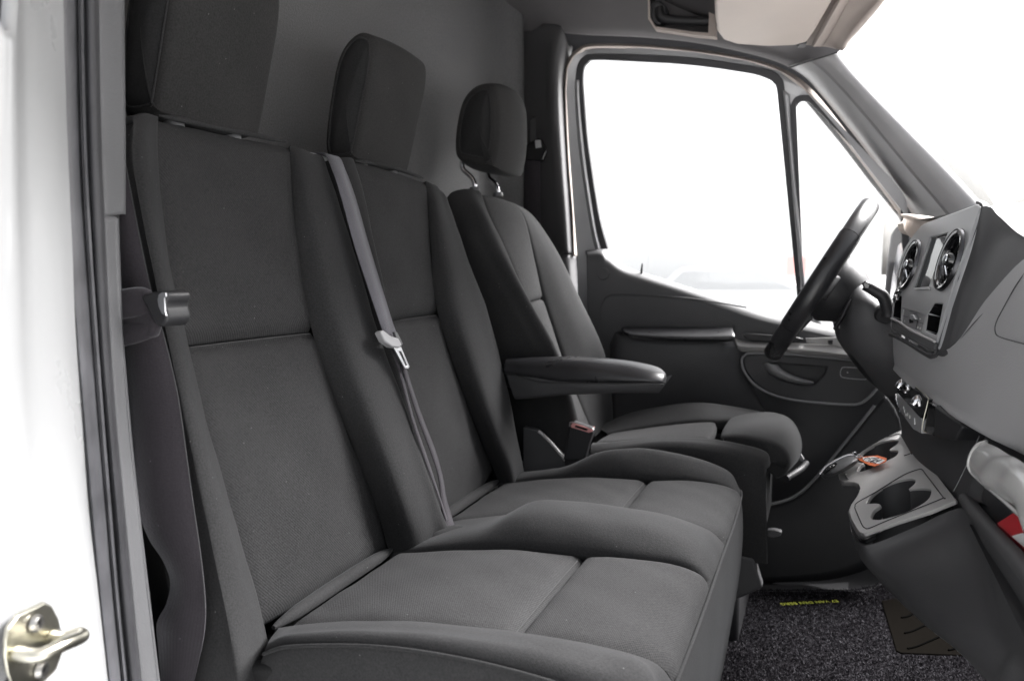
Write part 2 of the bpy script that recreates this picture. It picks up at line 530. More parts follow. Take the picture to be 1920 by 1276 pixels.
# ------------------------------------------------------------------ ground and what stands outside
structure(mk('ground', [(-200, -200, 0), (200, -200, 0), (200, 200, 0), (-200, 200, 0)], [(0, 1, 2, 3)], M['asphalt'], None, False))

hall = thing('warehouse', 'pale industrial hall far off behind the driver side window', 'building', (-8, 34, 0))
box('wall', (-18, 38, 2.4), (40, 8, 4.8), M['wall_pale'], hall, 0)
box('roof_edge', (-18, 33.9, 4.9), (40.4, 0.3, 0.5), M['roof_pale'], hall, 0)
for k in range(4):
    box('door', (-24 + k * 7.5, 33.97, 1.9), (3.6, 0.1, 3.8), M['wall_pale'], hall, 0.02)

hall2 = thing('canopy_roof', 'pale flat canopy beyond the windscreen', 'canopy', (10, 26, 0))
box('roof_edge', (11.0, 26, 4.55), (9, 3, 0.35), M['roof_pale'], hall2, 0.02)
box('post', (7.2, 25.2, 2.2), (0.25, 0.25, 4.4), M['wall_pale'], hall2, 0.01)
box('post', (15.0, 25.2, 2.2), (0.25, 0.25, 4.4), M['wall_pale'], hall2, 0.01)

def parked_car(name, label, x, y, m, s=1.0):
    c = thing(name, label, 'car', (x, y, 0))
    prof = [(-2.0, .35), (-2.05, .75), (-1.75, .95), (-1.2, 1.02), (-.75, 1.42), (.55, 1.46), (1.35, 1.05), (1.95, .95), (2.05, .6), (2.0, .35)]
    prism('body', [(x + px * s, y - .85, pz * s) for px, pz in prof], (0, 1.7, 0), m, c, 0.06, 3)
    prism('side_window', [(x + px * s, y - .862, pz * s) for px, pz in [(-1.05, 1.04), (-.68, 1.36), (.5, 1.39), (1.15, 1.06)]], (0, .02, 0), M['window_dark'], c, 0.004)
    for wx in (-1.25, 1.3):
        w = disc('wheel', (x + wx * s, y - .78, .33), (0, -1, 0), .33, M['rubber'], c, 24, prof=[(0, .03), (.2, .05), (.24, .1), (.32, .1), (.33, .06), (.33, -.1)])
        disc('rim', (x + wx * s, y - .79, .33), (0, -1, 0), .2, M['satin_metal'], w, 20, prof=[(0, .09), (.05, .09), (.17, .06), (.21, .1)])
    return c
rp = thing('red_sign', 'small red sign on a pale post outside behind the window divider bar', 'sign', (-.80, 24, 0))
box('board', (-.80, 23.9, 1.5), (.52, .05, .55), M['car_red'], rp, .02, None, 2)
tube('post', [(-.80, 24, 0), (-.80, 24, 1.75)], .04, M['wall_pale'], rp, 12)
box('bracket', (-.80, 23.95, 1.5), (.3, .06, .06), M['wall_pale'], rp, .01)
parked_car('parked_car', 'pale car parked outside below the driver side window', -1.6, 14.5, M['car_grey'])

# ------------------------------------------------------------------ the cab shell
structure(mk('cab_floor', [(-.95, .45, .585), (.75, .45, .585), (.75, 2.30, .585), (-.95, 2.30, .585)], [(0, 1, 2, 3)], M['plastic_black'], None, False))
fw = structure(mk('firewall', [(.70, .45, .58), (.70, 2.32, .58), (.78, 2.32, 1.45), (.78, .45, 1.45)], [(0, 1, 2, 3)], M['plastic_black'], None, False))

zs = [.55, .9, 1.25, 1.6, 2.0, 2.35]
bulk = ribbon('bulkhead', [[(x + (.01 if z > 1.3 else 0), y, z) for z in zs] for x, y in
              [(-.95, .40), (-.955, 1.0), (-.955, 1.6), (-.952, 2.0), (-.95, 2.22), (-.890, 2.30), (-.93, 2.35), (-.91, 2.385), (-.885, 2.405)]],
              M['felt'], None, 24, 40, 0.02, (1, 0, 0))
tag(bulk, 'dark grey felt covered bulkhead wall behind the seats', 'bulkhead')

roof = thing('headliner', 'grey beige headliner over the cab and driver door', 'headliner', (-.2, 1.4, 2.02))
ribbon('roof_panel', [[(-1.0, y, 2.32), (-.55, y, 2.30), (-.30, y, 2.12), (-.22, y, 2.02), (-.06, y, 2.0), (.02, y, 1.985)] for y in (.3, .9, 1.5, 1.9, 2.06)], M['headliner'], roof, 24, 12, 0.02, (0, 0, -1))
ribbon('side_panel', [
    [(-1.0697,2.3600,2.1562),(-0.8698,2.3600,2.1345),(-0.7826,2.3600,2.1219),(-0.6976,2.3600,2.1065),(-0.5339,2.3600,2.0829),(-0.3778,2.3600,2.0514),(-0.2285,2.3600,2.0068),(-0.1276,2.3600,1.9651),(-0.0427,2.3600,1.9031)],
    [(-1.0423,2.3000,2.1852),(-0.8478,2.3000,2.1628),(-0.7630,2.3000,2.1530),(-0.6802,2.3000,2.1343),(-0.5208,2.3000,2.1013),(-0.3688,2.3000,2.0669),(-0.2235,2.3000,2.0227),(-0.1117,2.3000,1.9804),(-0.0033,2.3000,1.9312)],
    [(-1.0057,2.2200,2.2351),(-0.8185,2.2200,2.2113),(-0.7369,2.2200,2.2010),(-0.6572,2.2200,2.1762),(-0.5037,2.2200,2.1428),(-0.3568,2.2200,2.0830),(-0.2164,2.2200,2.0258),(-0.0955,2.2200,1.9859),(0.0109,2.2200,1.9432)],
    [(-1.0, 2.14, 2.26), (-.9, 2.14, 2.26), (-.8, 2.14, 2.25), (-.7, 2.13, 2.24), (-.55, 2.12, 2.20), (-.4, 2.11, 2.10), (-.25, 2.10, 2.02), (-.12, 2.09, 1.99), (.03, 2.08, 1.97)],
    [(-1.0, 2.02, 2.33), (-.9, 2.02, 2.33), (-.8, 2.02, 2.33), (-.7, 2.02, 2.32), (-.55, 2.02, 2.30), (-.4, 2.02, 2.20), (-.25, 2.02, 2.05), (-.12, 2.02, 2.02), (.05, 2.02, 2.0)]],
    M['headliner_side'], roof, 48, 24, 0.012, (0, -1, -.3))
# windscreen header
ribbon('header_edge', [
    [(-0.0753,2.2066,1.9750),(-0.0544,2.1066,1.9750),(-0.0182,1.9034,1.9750),(0.0042,1.8063,1.9750),(0.0339,1.6943,1.9750),(0.1007,1.4562,1.9750),(0.3475,1.0902,1.9750)],
    [(-0.0199,2.1789,1.9570),(-0.0103,2.0945,1.9570),(0.0206,1.9268,1.9570),(0.0390,1.8307,1.9570),(0.0681,1.7131,1.9570),(0.1408,1.4681,1.9570),(0.3695,1.0865,1.9570)],
    [(0.0027,2.1610,1.9450),(0.0134,2.0680,1.9450),(0.0433,1.9177,1.9450),(0.0653,1.8021,1.9450),(0.0864,1.7019,1.9450),(0.1610,1.4457,1.9450),(0.3869,1.0731,1.9450)],
    [(0.0185,2.1279,1.9300),(0.0249,2.0340,1.9300),(0.0511,1.8839,1.9300),(0.0811,1.7596,1.9300),(0.0996,1.6730,1.9300),(0.1717,1.4120,1.9300),(0.4008,1.0534,1.9300)]],
    M['headliner'], roof, 40, 12, 0.015, (0, -.3, -1))

visor = thing('sun_visor', 'beige padded sun visor folded up above the driver window', 'sun visor', (-.15, 1.9, 1.955))
prism('visor_pad', [(-0.2089,1.5303,1.9520),(-0.2326,1.7062,1.9520),(-0.2488,1.8498,1.9520),(-0.2556,1.9413,1.9520),(-0.2501,2.0084,1.9520),(-0.2252,2.0573,1.9520),(-0.1531,2.1062,1.9520),(-0.0910,2.1208,1.9520),(-0.0609,2.1031,1.9520),(-0.0441,2.0256,1.9520),(-0.0042,1.7972,1.9520),(0.0352,1.5743,1.9520)], (0, 0, .022), M['visor_vinyl'], visor, 0.008, 4)
ribbon('visor_rail', [[(-0.0559,2.1583,1.9580),(-0.0388,2.0682,1.9580),(0.0010,1.8259,1.9580),(0.0445,1.5950,1.9580)], [(-0.0451,2.1218,1.9450),(-0.0275,2.0242,1.9450),(0.0100,1.7870,1.9450),(0.0504,1.5606,1.9450)], [(-0.0299,2.1788,1.9580),(-0.0104,2.0796,1.9580),(0.0258,1.8358,1.9580),(0.0623,1.6021,1.9580)]], M['headliner'], visor, 20, 8, 0.006, (0, 0, -1))
prism('visor_clip', [(-0.0864,2.1351,1.9500),(-0.0804,2.1023,1.9500),(-0.0621,2.1047,1.9500),(-0.0679,2.1424,1.9500)], (0, 0, .01), M['plastic_dark'], visor, 0.002)

# grab handle recess above the driver door
gh = thing('grab_handle', 'dark grab handle in a pale framed recess above the driver door', 'grab handle', (-0.3712,2.1000,2.0367))
RC = [(-0.4505,2.0850,2.1747),(-0.4457,2.0850,2.0489),(-0.4315,2.0850,2.0259),(-0.3343,2.0850,2.0020),(-0.2969,2.0850,1.9953),(-0.2952,2.0850,2.1535)]
RCb = [V(p) + Vector((0, .07, .012)) for p in RC]
plate('recess_frame', [(-0.4548,2.0850,2.1806),(-0.4513,2.0850,2.0468),(-0.4342,2.0850,2.0208),(-0.3342,2.0850,1.9954),(-0.2782,2.0850,1.9841),(-0.2822,2.0850,2.1569)], [RC], (0, .03, 0), M['headliner'], gh, 0)
mk('recess_well', [V(p) for p in RC] + RCb, [(i, (i + 1) % 6, 6 + (i + 1) % 6, 6 + i) for i in range(6)] + [tuple(range(6, 12))], M['headliner_side'], gh, False)
tube('grip', [(-0.4256,2.1000,2.0777),(-0.4197,2.1000,2.0529),(-0.3891,2.1000,2.0414),(-0.3372,2.1000,2.0328),(-0.2771,2.1000,2.0261)], [.010, .013, .012, .012, .012], M['plastic_black'], gh, 10)
prism('grip_foot', [(-0.4538,2.1000,2.0945),(-0.4260,2.1000,2.0965),(-0.4063,2.1000,2.0781),(-0.4030,2.1000,2.0483),(-0.4249,2.1000,2.0320),(-0.4474,2.1000,2.0426)], (0, .03, 0), M['plastic_black'], gh, 0.004, 3)
disc('screw_cap', (-0.4294,2.0980,2.0789), (0, -1, 0), .007, M['plastic_dark'], gh, 14, .002)

# body side behind the trims, with the door aperture cut out
shell = plate('body_side', [(-1.05, 2.42, .5), (-1.05, 2.42, 2.5), (-0.1779,2.4200,2.1055), (-0.0045,2.4200,1.9880), (0.3661,2.4200,1.5458), (.62, 2.42, 1.2), (.62, 2.42, .5)],
      [[V(p) + Vector((0, .06, 0)) for p in [(-0.6893,2.3600,1.1754),(-0.6850,2.3600,1.4576),(-0.7100,2.3600,1.5727),(-0.7427,2.3600,1.8016),(-0.7645,2.3600,1.9800),(-0.7582,2.3600,2.0591),(-0.7108,2.3600,2.0796),(-0.5335,2.3600,2.0584),(-0.3770,2.3600,2.0155),(-0.2278,2.3600,1.9789),(-0.1382,2.3600,1.9401),(-0.0750,2.3600,1.8828),(0.0246,2.3600,1.7553),(0.1085,2.3600,1.6399),(0.1824,2.3600,1.5438),(0.2050,2.3600,1.4924),(0.2245,2.3600,1.2064)]]], (0, .03, 0), M['plastic_black'], None, 0)
structure(shell)

# driver side B pillar
bp = thing('pillar_cover', 'dark B pillar trim between the bulkhead and the driver door', 'pillar trim', (-0.8420,2.3400,1.2399))
ribbon('pillar_panel', [
    [(-0.9758,2.4100,2.1861),(-0.9741,2.4100,1.9248),(-0.9724,2.4100,1.5828),(-0.9686,2.4100,1.4437)],
    [(-0.9021,2.3750,2.1680),(-0.8999,2.3750,1.9127),(-0.8956,2.3750,1.5785),(-0.8917,2.3750,1.4427)],
    [(-0.8223,2.3250,2.1435),(-0.8214,2.3250,1.8975),(-0.8061,2.3250,1.5729),(-0.7932,2.3250,1.4413)],
    [(-0.7662,2.2900,2.1243),(-0.7859,2.2900,2.0367),(-0.7887,2.2900,1.9199),(-0.7742,2.2900,1.7296),(-0.7563,2.2900,1.5694),(-0.7471,2.2900,1.4502)],
    [(-0.7461,2.2850,2.1008),(-0.7640,2.2850,2.0256),(-0.7667,2.2850,1.9171),(-0.7522,2.2850,1.7278),(-0.7377,2.2850,1.5685),(-0.7285,2.2850,1.4499)],
    [(-0.7406,2.3150,2.0773),(-0.7569,2.3150,2.0009),(-0.7598,2.3150,1.9226),(-0.7484,2.3150,1.7314),(-0.7354,2.3150,1.5704),(-0.7278,2.3150,1.4505)],
    [(-0.7412,2.3600,2.0764),(-0.7578,2.3600,1.9985),(-0.7607,2.3600,1.9156),(-0.7508,2.3600,1.7372),(-0.7393,2.3600,1.5735),(-0.7315,2.3600,1.4514)]],
    M['plastic_unlit'], bp, 30, 30, 0.006, (.6, -1, 0))
ribbon('pillar_panel', [
    [(-0.9721,2.4000,1.4471),(-0.9704,2.4000,1.2332),(-0.9686,2.4000,0.9480),(-0.9648,2.4000,0.6941)],
    [(-0.8463,2.3500,1.4454),(-0.8420,2.3500,1.2393),(-0.8375,2.3500,0.9646),(-0.8329,2.3500,0.7201)],
    [(-0.7502,2.3050,1.4456),(-0.7352,2.3050,1.2445),(-0.7092,2.3050,0.9802),(-0.6953,2.3050,0.7454)],
    [(-0.7290,2.3300,1.4459),(-0.7154,2.3300,1.2435),(-0.6926,2.3300,0.9772),(-0.6801,2.3300,0.7406)],
    [(-0.7293,2.3700,1.4466),(-0.7137,2.3700,1.2411),(-0.6939,2.3700,0.9706),(-0.6812,2.3700,0.7303)]],
    M['plastic_unlit'], bp, 24, 20, 0.006, (.6, -1, 0))
prism('belt_guide_cover', [(-0.8796,2.3500,1.8657),(-0.8654,2.3500,1.8761),(-0.8266,2.3500,1.8718),(-0.8160,2.3500,1.8565),(-0.8118,2.3500,1.6900),(-0.8222,2.3500,1.6658),(-0.8577,2.3500,1.6754),(-0.8793,2.3500,1.7094)], (0, .012, 0), M['plastic_dark'], bp, 0.004, 3)
prism('clip', [(-0.9185,2.3850,2.1596),(-0.8969,2.3850,2.1573),(-0.8896,2.3850,2.1174),(-0.9004,2.3850,2.1087),(-0.9148,2.3850,2.1233)], (0, .006, 0), M['plastic_dark'], bp, 0.003)
db = thing('seat_belt', 'driver seat belt hanging from the B pillar behind the headrest', 'seat belt', (-0.8609,2.3400,1.5753))
strap('webbing', [((-0.9041,2.3350,1.7484), (-0.8330,2.3250,1.7370)), ((-0.9020,2.3300,1.5758), (-0.8306,2.3200,1.5732)), ((-0.8848,2.3000,1.3083), (-0.8120,2.2900,1.3097)), ((-0.8551,2.2800,0.9748), (-0.7810,2.2700,0.9812))], M['webbing'], db, 30, .0014, (.5, -1, 0))
prism('guide_loop', [(-0.8787,2.3150,1.7835),(-0.8384,2.3150,1.8038),(-0.8244,2.3150,1.7965),(-0.8069,2.3150,1.7633),(-0.8207,2.3150,1.7318),(-0.8786,2.3150,1.7380)], (0, .012, 0), M['gloss_black'], db, 0.004, 3)
prism('guide_plate', [(-0.8456,2.3110,1.7956),(-0.8282,2.3110,1.7961),(-0.8246,2.3110,1.7734),(-0.8438,2.3110,1.7713)], (0, .004, 0), M['plastic_dash'], db, 0.001)

# body seal round the door opening, runs from the B pillar over the door and down the A pillar
seal = ribbon('door_opening_seal', [
    [(-0.7337,2.3450,1.4412),(-0.7398,2.3450,1.5725),(-0.7547,2.3450,1.7355),(-0.7644,2.3450,1.9129),(-0.7632,2.3450,1.9925),(-0.7532,2.3450,2.0359),(-0.7230,2.3450,2.0644),(-0.6763,2.3450,2.0753),(-0.5301,2.3450,2.0572),(-0.3750,2.3450,2.0294),(-0.2268,2.3450,1.9913),(-0.1265,2.3450,1.9501),(-0.0558,2.3450,1.8939),(0.0426,2.3450,1.7661),(0.1255,2.3450,1.6517),(0.1937,2.3450,1.5510),(0.2164,2.3450,1.4916)],
    [(-0.7205,2.3250,1.4408),(-0.7266,2.3250,1.5709),(-0.7414,2.3250,1.7323),(-0.7511,2.3250,1.9080),(-0.7499,2.3250,1.9837),(-0.7400,2.3250,2.0220),(-0.7117,2.3250,2.0505),(-0.6704,2.3250,2.0618),(-0.5255,2.3250,2.0456),(-0.3717,2.3250,2.0167),(-0.2246,2.3250,1.9790),(-0.1308,2.3250,1.9387),(-0.0633,2.3250,1.8833),(0.0346,2.3250,1.7579),(0.1169,2.3250,1.6443),(0.1834,2.3250,1.5444),(0.2047,2.3250,1.4854)],
    [(-0.7181,2.3450,1.4411),(-0.7260,2.3450,1.5722),(-0.7392,2.3450,1.7348),(-0.7490,2.3450,1.9118),(-0.7478,2.3450,1.9816),(-0.7395,2.3450,2.0188),(-0.7111,2.3450,2.0491),(-0.6728,2.3450,2.0610),(-0.5300,2.3450,2.0450),(-0.3747,2.3450,2.0160),(-0.2264,2.3450,1.9781),(-0.1373,2.3450,1.9367),(-0.0718,2.3450,1.8809),(0.0270,2.3450,1.7558),(0.1103,2.3450,1.6411),(0.1775,2.3450,1.5402),(0.1991,2.3450,1.4806)]],
    M['headliner'], None, 110, 9, 0.003, (0, -1, 0))
tag(seal, 'pale rubber seal strip curving round the driver door opening', 'door seal')

# driver side A pillar
ap = thing('windscreen_pillar_cover', 'grey A pillar trim beside the windscreen on the driver side', 'pillar trim', (0.2525,2.2000,1.5372))
ribbon('cover_face', [
    [(-0.1149,2.3300,1.9541),(-0.0531,2.3300,1.9004),(0.0446,2.3300,1.7749),(0.1242,2.3300,1.6641),(0.1944,2.3300,1.5639),(0.2220,2.3300,1.5048)],
    [(-0.0981,2.2600,1.9389),(-0.0411,2.2600,1.8872),(0.0558,2.2600,1.7682),(0.1351,2.2600,1.6636),(0.2128,2.2600,1.5610),(0.2490,2.2600,1.5037)],
    [(-0.0539,2.1700,1.9268),(-0.0075,2.1700,1.8834),(0.0769,2.1700,1.7805),(0.1771,2.1700,1.6495),(0.2553,2.1700,1.5505),(0.2963,2.1700,1.4959)]],
    M['plastic_trim'], ap, 40, 12, 0.004, (0, -1, 0))
ribbon('cover_face', [
    [(-0.0539,2.1690,1.9266),(-0.0075,2.1690,1.8831),(0.0769,2.1690,1.7804),(0.1770,2.1690,1.6494),(0.2552,2.1690,1.5504),(0.2961,2.1690,1.4959)],
    [(-0.0165,2.1550,1.9299),(0.0280,2.1550,1.8794),(0.1045,2.1550,1.7900),(0.2074,2.1550,1.6679),(0.2911,2.1550,1.5647),(0.3383,2.1550,1.5020)],
    [(0.0079,2.1650,1.9378),(0.0462,2.1650,1.8865),(0.1239,2.1650,1.7955),(0.2335,2.1650,1.6716),(0.3142,2.1650,1.5773),(0.3634,2.1650,1.5170)],
    [(0.0165,2.2000,1.9535),(0.0555,2.2000,1.8962),(0.1380,2.2000,1.7984),(0.2466,2.2000,1.6742),(0.3285,2.2000,1.5773),(0.3758,2.2000,1.5213)]],
    M['plastic_trim'], ap, 40, 14, 0.004, (0, -1, 0))
prism('top_joint', [(-0.1086,2.1530,1.9083),(0.0078,2.1530,1.9361),(0.0091,2.1530,1.9334),(-0.1072,2.1530,1.9055)], (0, .003, 0), M['plastic_black'], ap, 0)
disc('paint_chip', (0.1784,2.1700,1.7314), (-.3, -1, 0), .0032, M['white_print'], ap, 6, .0015)
disc('paint_chip', (0.1477,2.1700,1.7678), (-.3, -1, 0), .0018, M['white_print'], ap, 6, .0015)
disc('paint_chip', (0.2101,2.1700,1.6938), (-.3, -1, 0), .0018, M['white_print'], ap, 6, .0015)

ws = prism('windscreen', [(-0.0061,2.1575,1.9861), (0.3869,2.3161,1.5145), (.48, 2.20, 1.42), (.48, .55, 1.42), (.07, .62, 1.97), (.07, 2.02, 1.965)], (.004, 0, .0045), M['glass_screen'], None, 0)
tag(ws, 'large clear windscreen in front of the dashboard, blown out white', 'windscreen')
wm = thing('wing_mirror', 'grey wing mirror housing outside the quarter window', 'mirror', (0.1835,2.5200,1.3154))
prism('housing', [(0.1969,2.5000,1.5282),(0.1808,2.5000,1.5226),(0.1680,2.5000,1.4987),(0.1613,2.5000,1.4229),(0.1557,2.5000,1.3157),(0.1525,2.5000,1.2540),(0.2468,2.5000,1.2410),(0.2489,2.5000,1.5123)], (.03, .16, 0), M['plastic_trim'], wm, 0.02, 4)
prism('mirror_glass', [(0.1961,2.4970,1.4755),(0.1882,2.4970,1.4681),(0.1796,2.4970,1.4076),(0.1722,2.4970,1.3161),(0.1713,2.4970,1.2670),(0.2185,2.4970,1.2588),(0.2263,2.4970,1.4676)], (0, .002, 0), M['chrome'], wm, 0)

# ------------------------------------------------------------------ near side: painted B pillar of the passenger door opening
pil = thing('painted_door_post', 'white painted body pillar at the open passenger door', 'pillar', (-.62, .45, .6))
ribbon('painted_face', [
    [(-.590, .20, 2.2), (-.590, .20, 1.9), (-.590, .20, 1.7), (-.590, .20, 1.5), (-.590, .20, 1.3), (-.590, .20, 1.1), (-.590, .20, .9), (-.590, .20, .7), (-.590, .20, .5)],
    [(-0.5469,0.3800,1.6046),(-0.5524,0.3800,1.5270),(-0.5565,0.3800,1.4690),(-0.5603,0.3800,1.4094),(-0.5647,0.3800,1.3484),(-0.5680,0.3800,1.2859),(-0.5703,0.3800,1.2220),(-0.5732,0.3800,1.1564),(-0.5785,0.3800,1.0635)],
    [(-0.5796,0.4400,1.6296),(-0.5842,0.4400,1.5424),(-0.5871,0.4400,1.4772),(-0.5887,0.4400,1.4105),(-0.5905,0.4400,1.3424),(-0.5898,0.4400,1.2730),(-0.5890,0.4400,1.2022),(-0.5871,0.4400,1.1302),(-0.5820,0.4400,1.0296)],
    [(-0.6088,0.4850,1.6490),(-0.6108,0.4850,1.5542),(-0.6123,0.4850,1.4835),(-0.6124,0.4850,1.4114),(-0.6113,0.4850,1.3379),(-0.6089,0.4850,1.2631),(-0.6051,0.4850,1.1871),(-0.5986,0.4850,1.1104),(-0.5901,0.4850,1.0031)],
    [(-0.6270,0.5150,1.6617),(-0.6302,0.5150,1.5622),(-0.6315,0.5150,1.4879),(-0.6315,0.5150,1.4120),(-0.6315,0.5150,1.3346),(-0.6288,0.5150,1.2559),(-0.6260,0.5150,1.1759),(-0.6191,0.5150,1.0951),(-0.6100,0.5150,0.9822)]],
    M['paint_white'], pil, 40, 24, 0.01, (1, -.3, 0))

ds = thing('door_seal', 'dark rubber door seal strips along the white body pillar', 'door seal', (-0.6803,0.5500,0.9838))
ribbon('seal_bulb', [
    [(-0.6410,0.5180,1.6647),(-0.6437,0.5180,1.5640),(-0.6458,0.5180,1.4889),(-0.6459,0.5180,1.4121),(-0.6420,0.5180,1.3340),(-0.6379,0.5180,1.2547),(-0.6338,0.5180,1.1741),(-0.6296,0.5180,1.0922),(-0.6198,0.5180,0.9784)],
    [(-0.6272,0.5120,1.6607),(-0.6298,0.5120,1.5615),(-0.6311,0.5120,1.4875),(-0.6305,0.5120,1.4119),(-0.6271,0.5120,1.3350),(-0.6231,0.5120,1.2569),(-0.6190,0.5120,1.1776),(-0.6141,0.5120,1.0971),(-0.6050,0.5120,0.9849)],
    [(-0.6300,0.5250,1.6655),(-0.6338,0.5250,1.5646),(-0.6357,0.5250,1.4892),(-0.6343,0.5250,1.4122),(-0.6315,0.5250,1.3338),(-0.6280,0.5250,1.2541),(-0.6230,0.5250,1.1733),(-0.6187,0.5250,1.0912),(-0.6100,0.5250,0.9767)],
    [(-0.6447,0.5450,1.6744),(-0.6491,0.5450,1.5701),(-0.6510,0.5450,1.4922),(-0.6494,0.5450,1.4126),(-0.6471,0.5450,1.3315),(-0.6441,0.5450,1.2491),(-0.6404,0.5450,1.1654),(-0.6365,0.5450,1.0803),(-0.6282,0.5450,0.9616)]],
    M['rubber_light'], ds, 40, 12, 0.004, (1, -.5, 0))
ribbon('lip', [
    [(-0.6381,0.5400,1.6718),(-0.6425,0.5400,1.5685),(-0.6443,0.5400,1.4913),(-0.6428,0.5400,1.4125),(-0.6405,0.5400,1.3322),(-0.6375,0.5400,1.2506),(-0.6338,0.5400,1.1676),(-0.6300,0.5400,1.0834),(-0.6217,0.5400,0.9658)],
    [(-0.6331,0.5380,1.6704),(-0.6374,0.5380,1.5677),(-0.6392,0.5380,1.4909),(-0.6384,0.5380,1.4124),(-0.6361,0.5380,1.3325),(-0.6331,0.5380,1.2513),(-0.6294,0.5380,1.1687),(-0.6248,0.5380,1.0850),(-0.6166,0.5380,0.9680)],
    [(-0.6415,0.5480,1.6750),(-0.6459,0.5480,1.5705),(-0.6484,0.5480,1.4924),(-0.6481,0.5480,1.4126),(-0.6458,0.5480,1.3313),(-0.6428,0.5480,1.2487),(-0.6382,0.5480,1.1648),(-0.6336,0.5480,1.0796),(-0.6252,0.5480,0.9606)]],
    M['rubber_light'], ds, 40, 6, 0.003, (1, -.5, 0))
ribbon('seal_bulb', [
    [(-0.6469,0.5520,1.6771),(-0.6513,0.5520,1.5718),(-0.6538,0.5520,1.4931),(-0.6536,0.5520,1.4127),(-0.6512,0.5520,1.3308),(-0.6482,0.5520,1.2475),(-0.6436,0.5520,1.1630),(-0.6390,0.5520,1.0771),(-0.6305,0.5520,0.9573)],
    [(-0.6340,0.5450,1.6729),(-0.6383,0.5450,1.5692),(-0.6400,0.5450,1.4917),(-0.6405,0.5450,1.4125),(-0.6381,0.5450,1.3318),(-0.6344,0.5450,1.2499),(-0.6298,0.5450,1.1666),(-0.6252,0.5450,1.0821),(-0.6168,0.5450,0.9641)],
    [(-0.6329,0.5520,1.6752),(-0.6370,0.5520,1.5706),(-0.6387,0.5520,1.4924),(-0.6390,0.5520,1.4126),(-0.6380,0.5520,1.3312),(-0.6348,0.5520,1.2485),(-0.6295,0.5520,1.1646),(-0.6240,0.5520,1.0795),(-0.6155,0.5520,0.9606)],
    [(-0.6524,0.5750,1.6857),(-0.6573,0.5750,1.5772),(-0.6596,0.5750,1.4960),(-0.6599,0.5750,1.4131),(-0.6595,0.5750,1.3286),(-0.6562,0.5750,1.2426),(-0.6506,0.5750,1.1554),(-0.6449,0.5750,1.0670),(-0.6360,0.5750,0.9434)]],
    M['rubber'], ds, 40, 12, 0.004, (1, -.5, 0))

pt = thing('door_pillar_cover', 'grey plastic B pillar trim with a step beside the passenger seat', 'pillar trim', (-0.6861,0.6000,0.9573))
ribbon('trim_section', [
    [(-0.6510,0.5720,1.6845),(-0.6527,0.5720,1.6258),(-0.6545,0.5720,1.5763),(-0.6557,0.5720,1.5260),(-0.6565,0.5720,1.4904),(-0.6562,0.5720,1.4519)],
    [(-0.6517,0.5780,1.6866),(-0.6533,0.5780,1.6275),(-0.6551,0.5780,1.5776),(-0.6569,0.5780,1.5270),(-0.6577,0.5780,1.4911),(-0.6581,0.5780,1.4523)],
    [(-0.6608,0.6050,1.6971),(-0.6631,0.6050,1.6359),(-0.6655,0.6050,1.5842),(-0.6679,0.6050,1.5317),(-0.6702,0.6050,1.4946),(-0.6725,0.6050,1.4560)],
    [(-0.6685,0.6180,1.7026),(-0.6715,0.6180,1.6404),(-0.6739,0.6180,1.5877),(-0.6764,0.6180,1.5342),(-0.6786,0.6180,1.4964),(-0.6810,0.6180,1.4570)],
    [(-0.7124,0.6600,1.7230),(-0.7156,0.6600,1.6565),(-0.7182,0.6600,1.6003),(-0.7208,0.6600,1.5432),(-0.7232,0.6600,1.5029),(-0.7257,0.6600,1.4609)]],
    M['trim_near'], pt, 30, 14, 0.003, (1, -.5, 0))
ribbon('trim_section', [
    [(-0.6562,0.5720,1.4519),(-0.6564,0.5720,1.3922),(-0.6561,0.5720,1.3289),(-0.6527,0.5720,1.2434),(-0.6472,0.5720,1.1567),(-0.6415,0.5720,1.0687),(-0.6327,0.5720,0.9458)],
    [(-0.6588,0.5780,1.4523),(-0.6590,0.5780,1.3921),(-0.6586,0.5780,1.3283),(-0.6552,0.5780,1.2421),(-0.6489,0.5780,1.1547),(-0.6424,0.5780,1.0662),(-0.6327,0.5780,0.9425)],
    [(-0.6687,0.5950,1.4531),(-0.6695,0.5950,1.3919),(-0.6691,0.5950,1.3265),(-0.6656,0.5950,1.2381),(-0.6575,0.5950,1.1487),(-0.6493,0.5950,1.0583),(-0.6370,0.5950,0.9322)],
    [(-0.6731,0.6020,1.4515),(-0.6737,0.6020,1.3918),(-0.6733,0.6020,1.3258),(-0.6689,0.6020,1.2365),(-0.6615,0.6020,1.1462),(-0.6525,0.6020,1.0549),(-0.6400,0.6020,0.9276)],
    [(-0.7140,0.6400,1.4547),(-0.7147,0.6400,1.3913),(-0.7142,0.6400,1.3212),(-0.7096,0.6400,1.2263),(-0.7017,0.6400,1.1304),(-0.6921,0.6400,1.0334),(-0.6788,0.6400,0.8982)]],
    M['trim_near'], pt, 30, 14, 0.003, (1, -.5, 0))
ribbon('trim_section', [
    [(-0.6975,0.6400,1.7141),(-0.7061,0.6400,1.5728),(-0.7129,0.6400,1.4604),(-0.7166,0.6400,1.3211),(-0.7131,0.6400,1.1657),(-0.7065,0.6400,1.0311),(-0.6772,0.6400,0.8985)],
    [(-.94, .56, 2.3), (-.94, .56, 1.7), (-.94, .56, 1.5), (-.94, .56, 1.3), (-.94, .56, 1.0), (-.94, .56, .8), (-.94, .56, .5)]],
    M['plastic_black'], pt, 20, None, 0.003, (0, 1, 0))

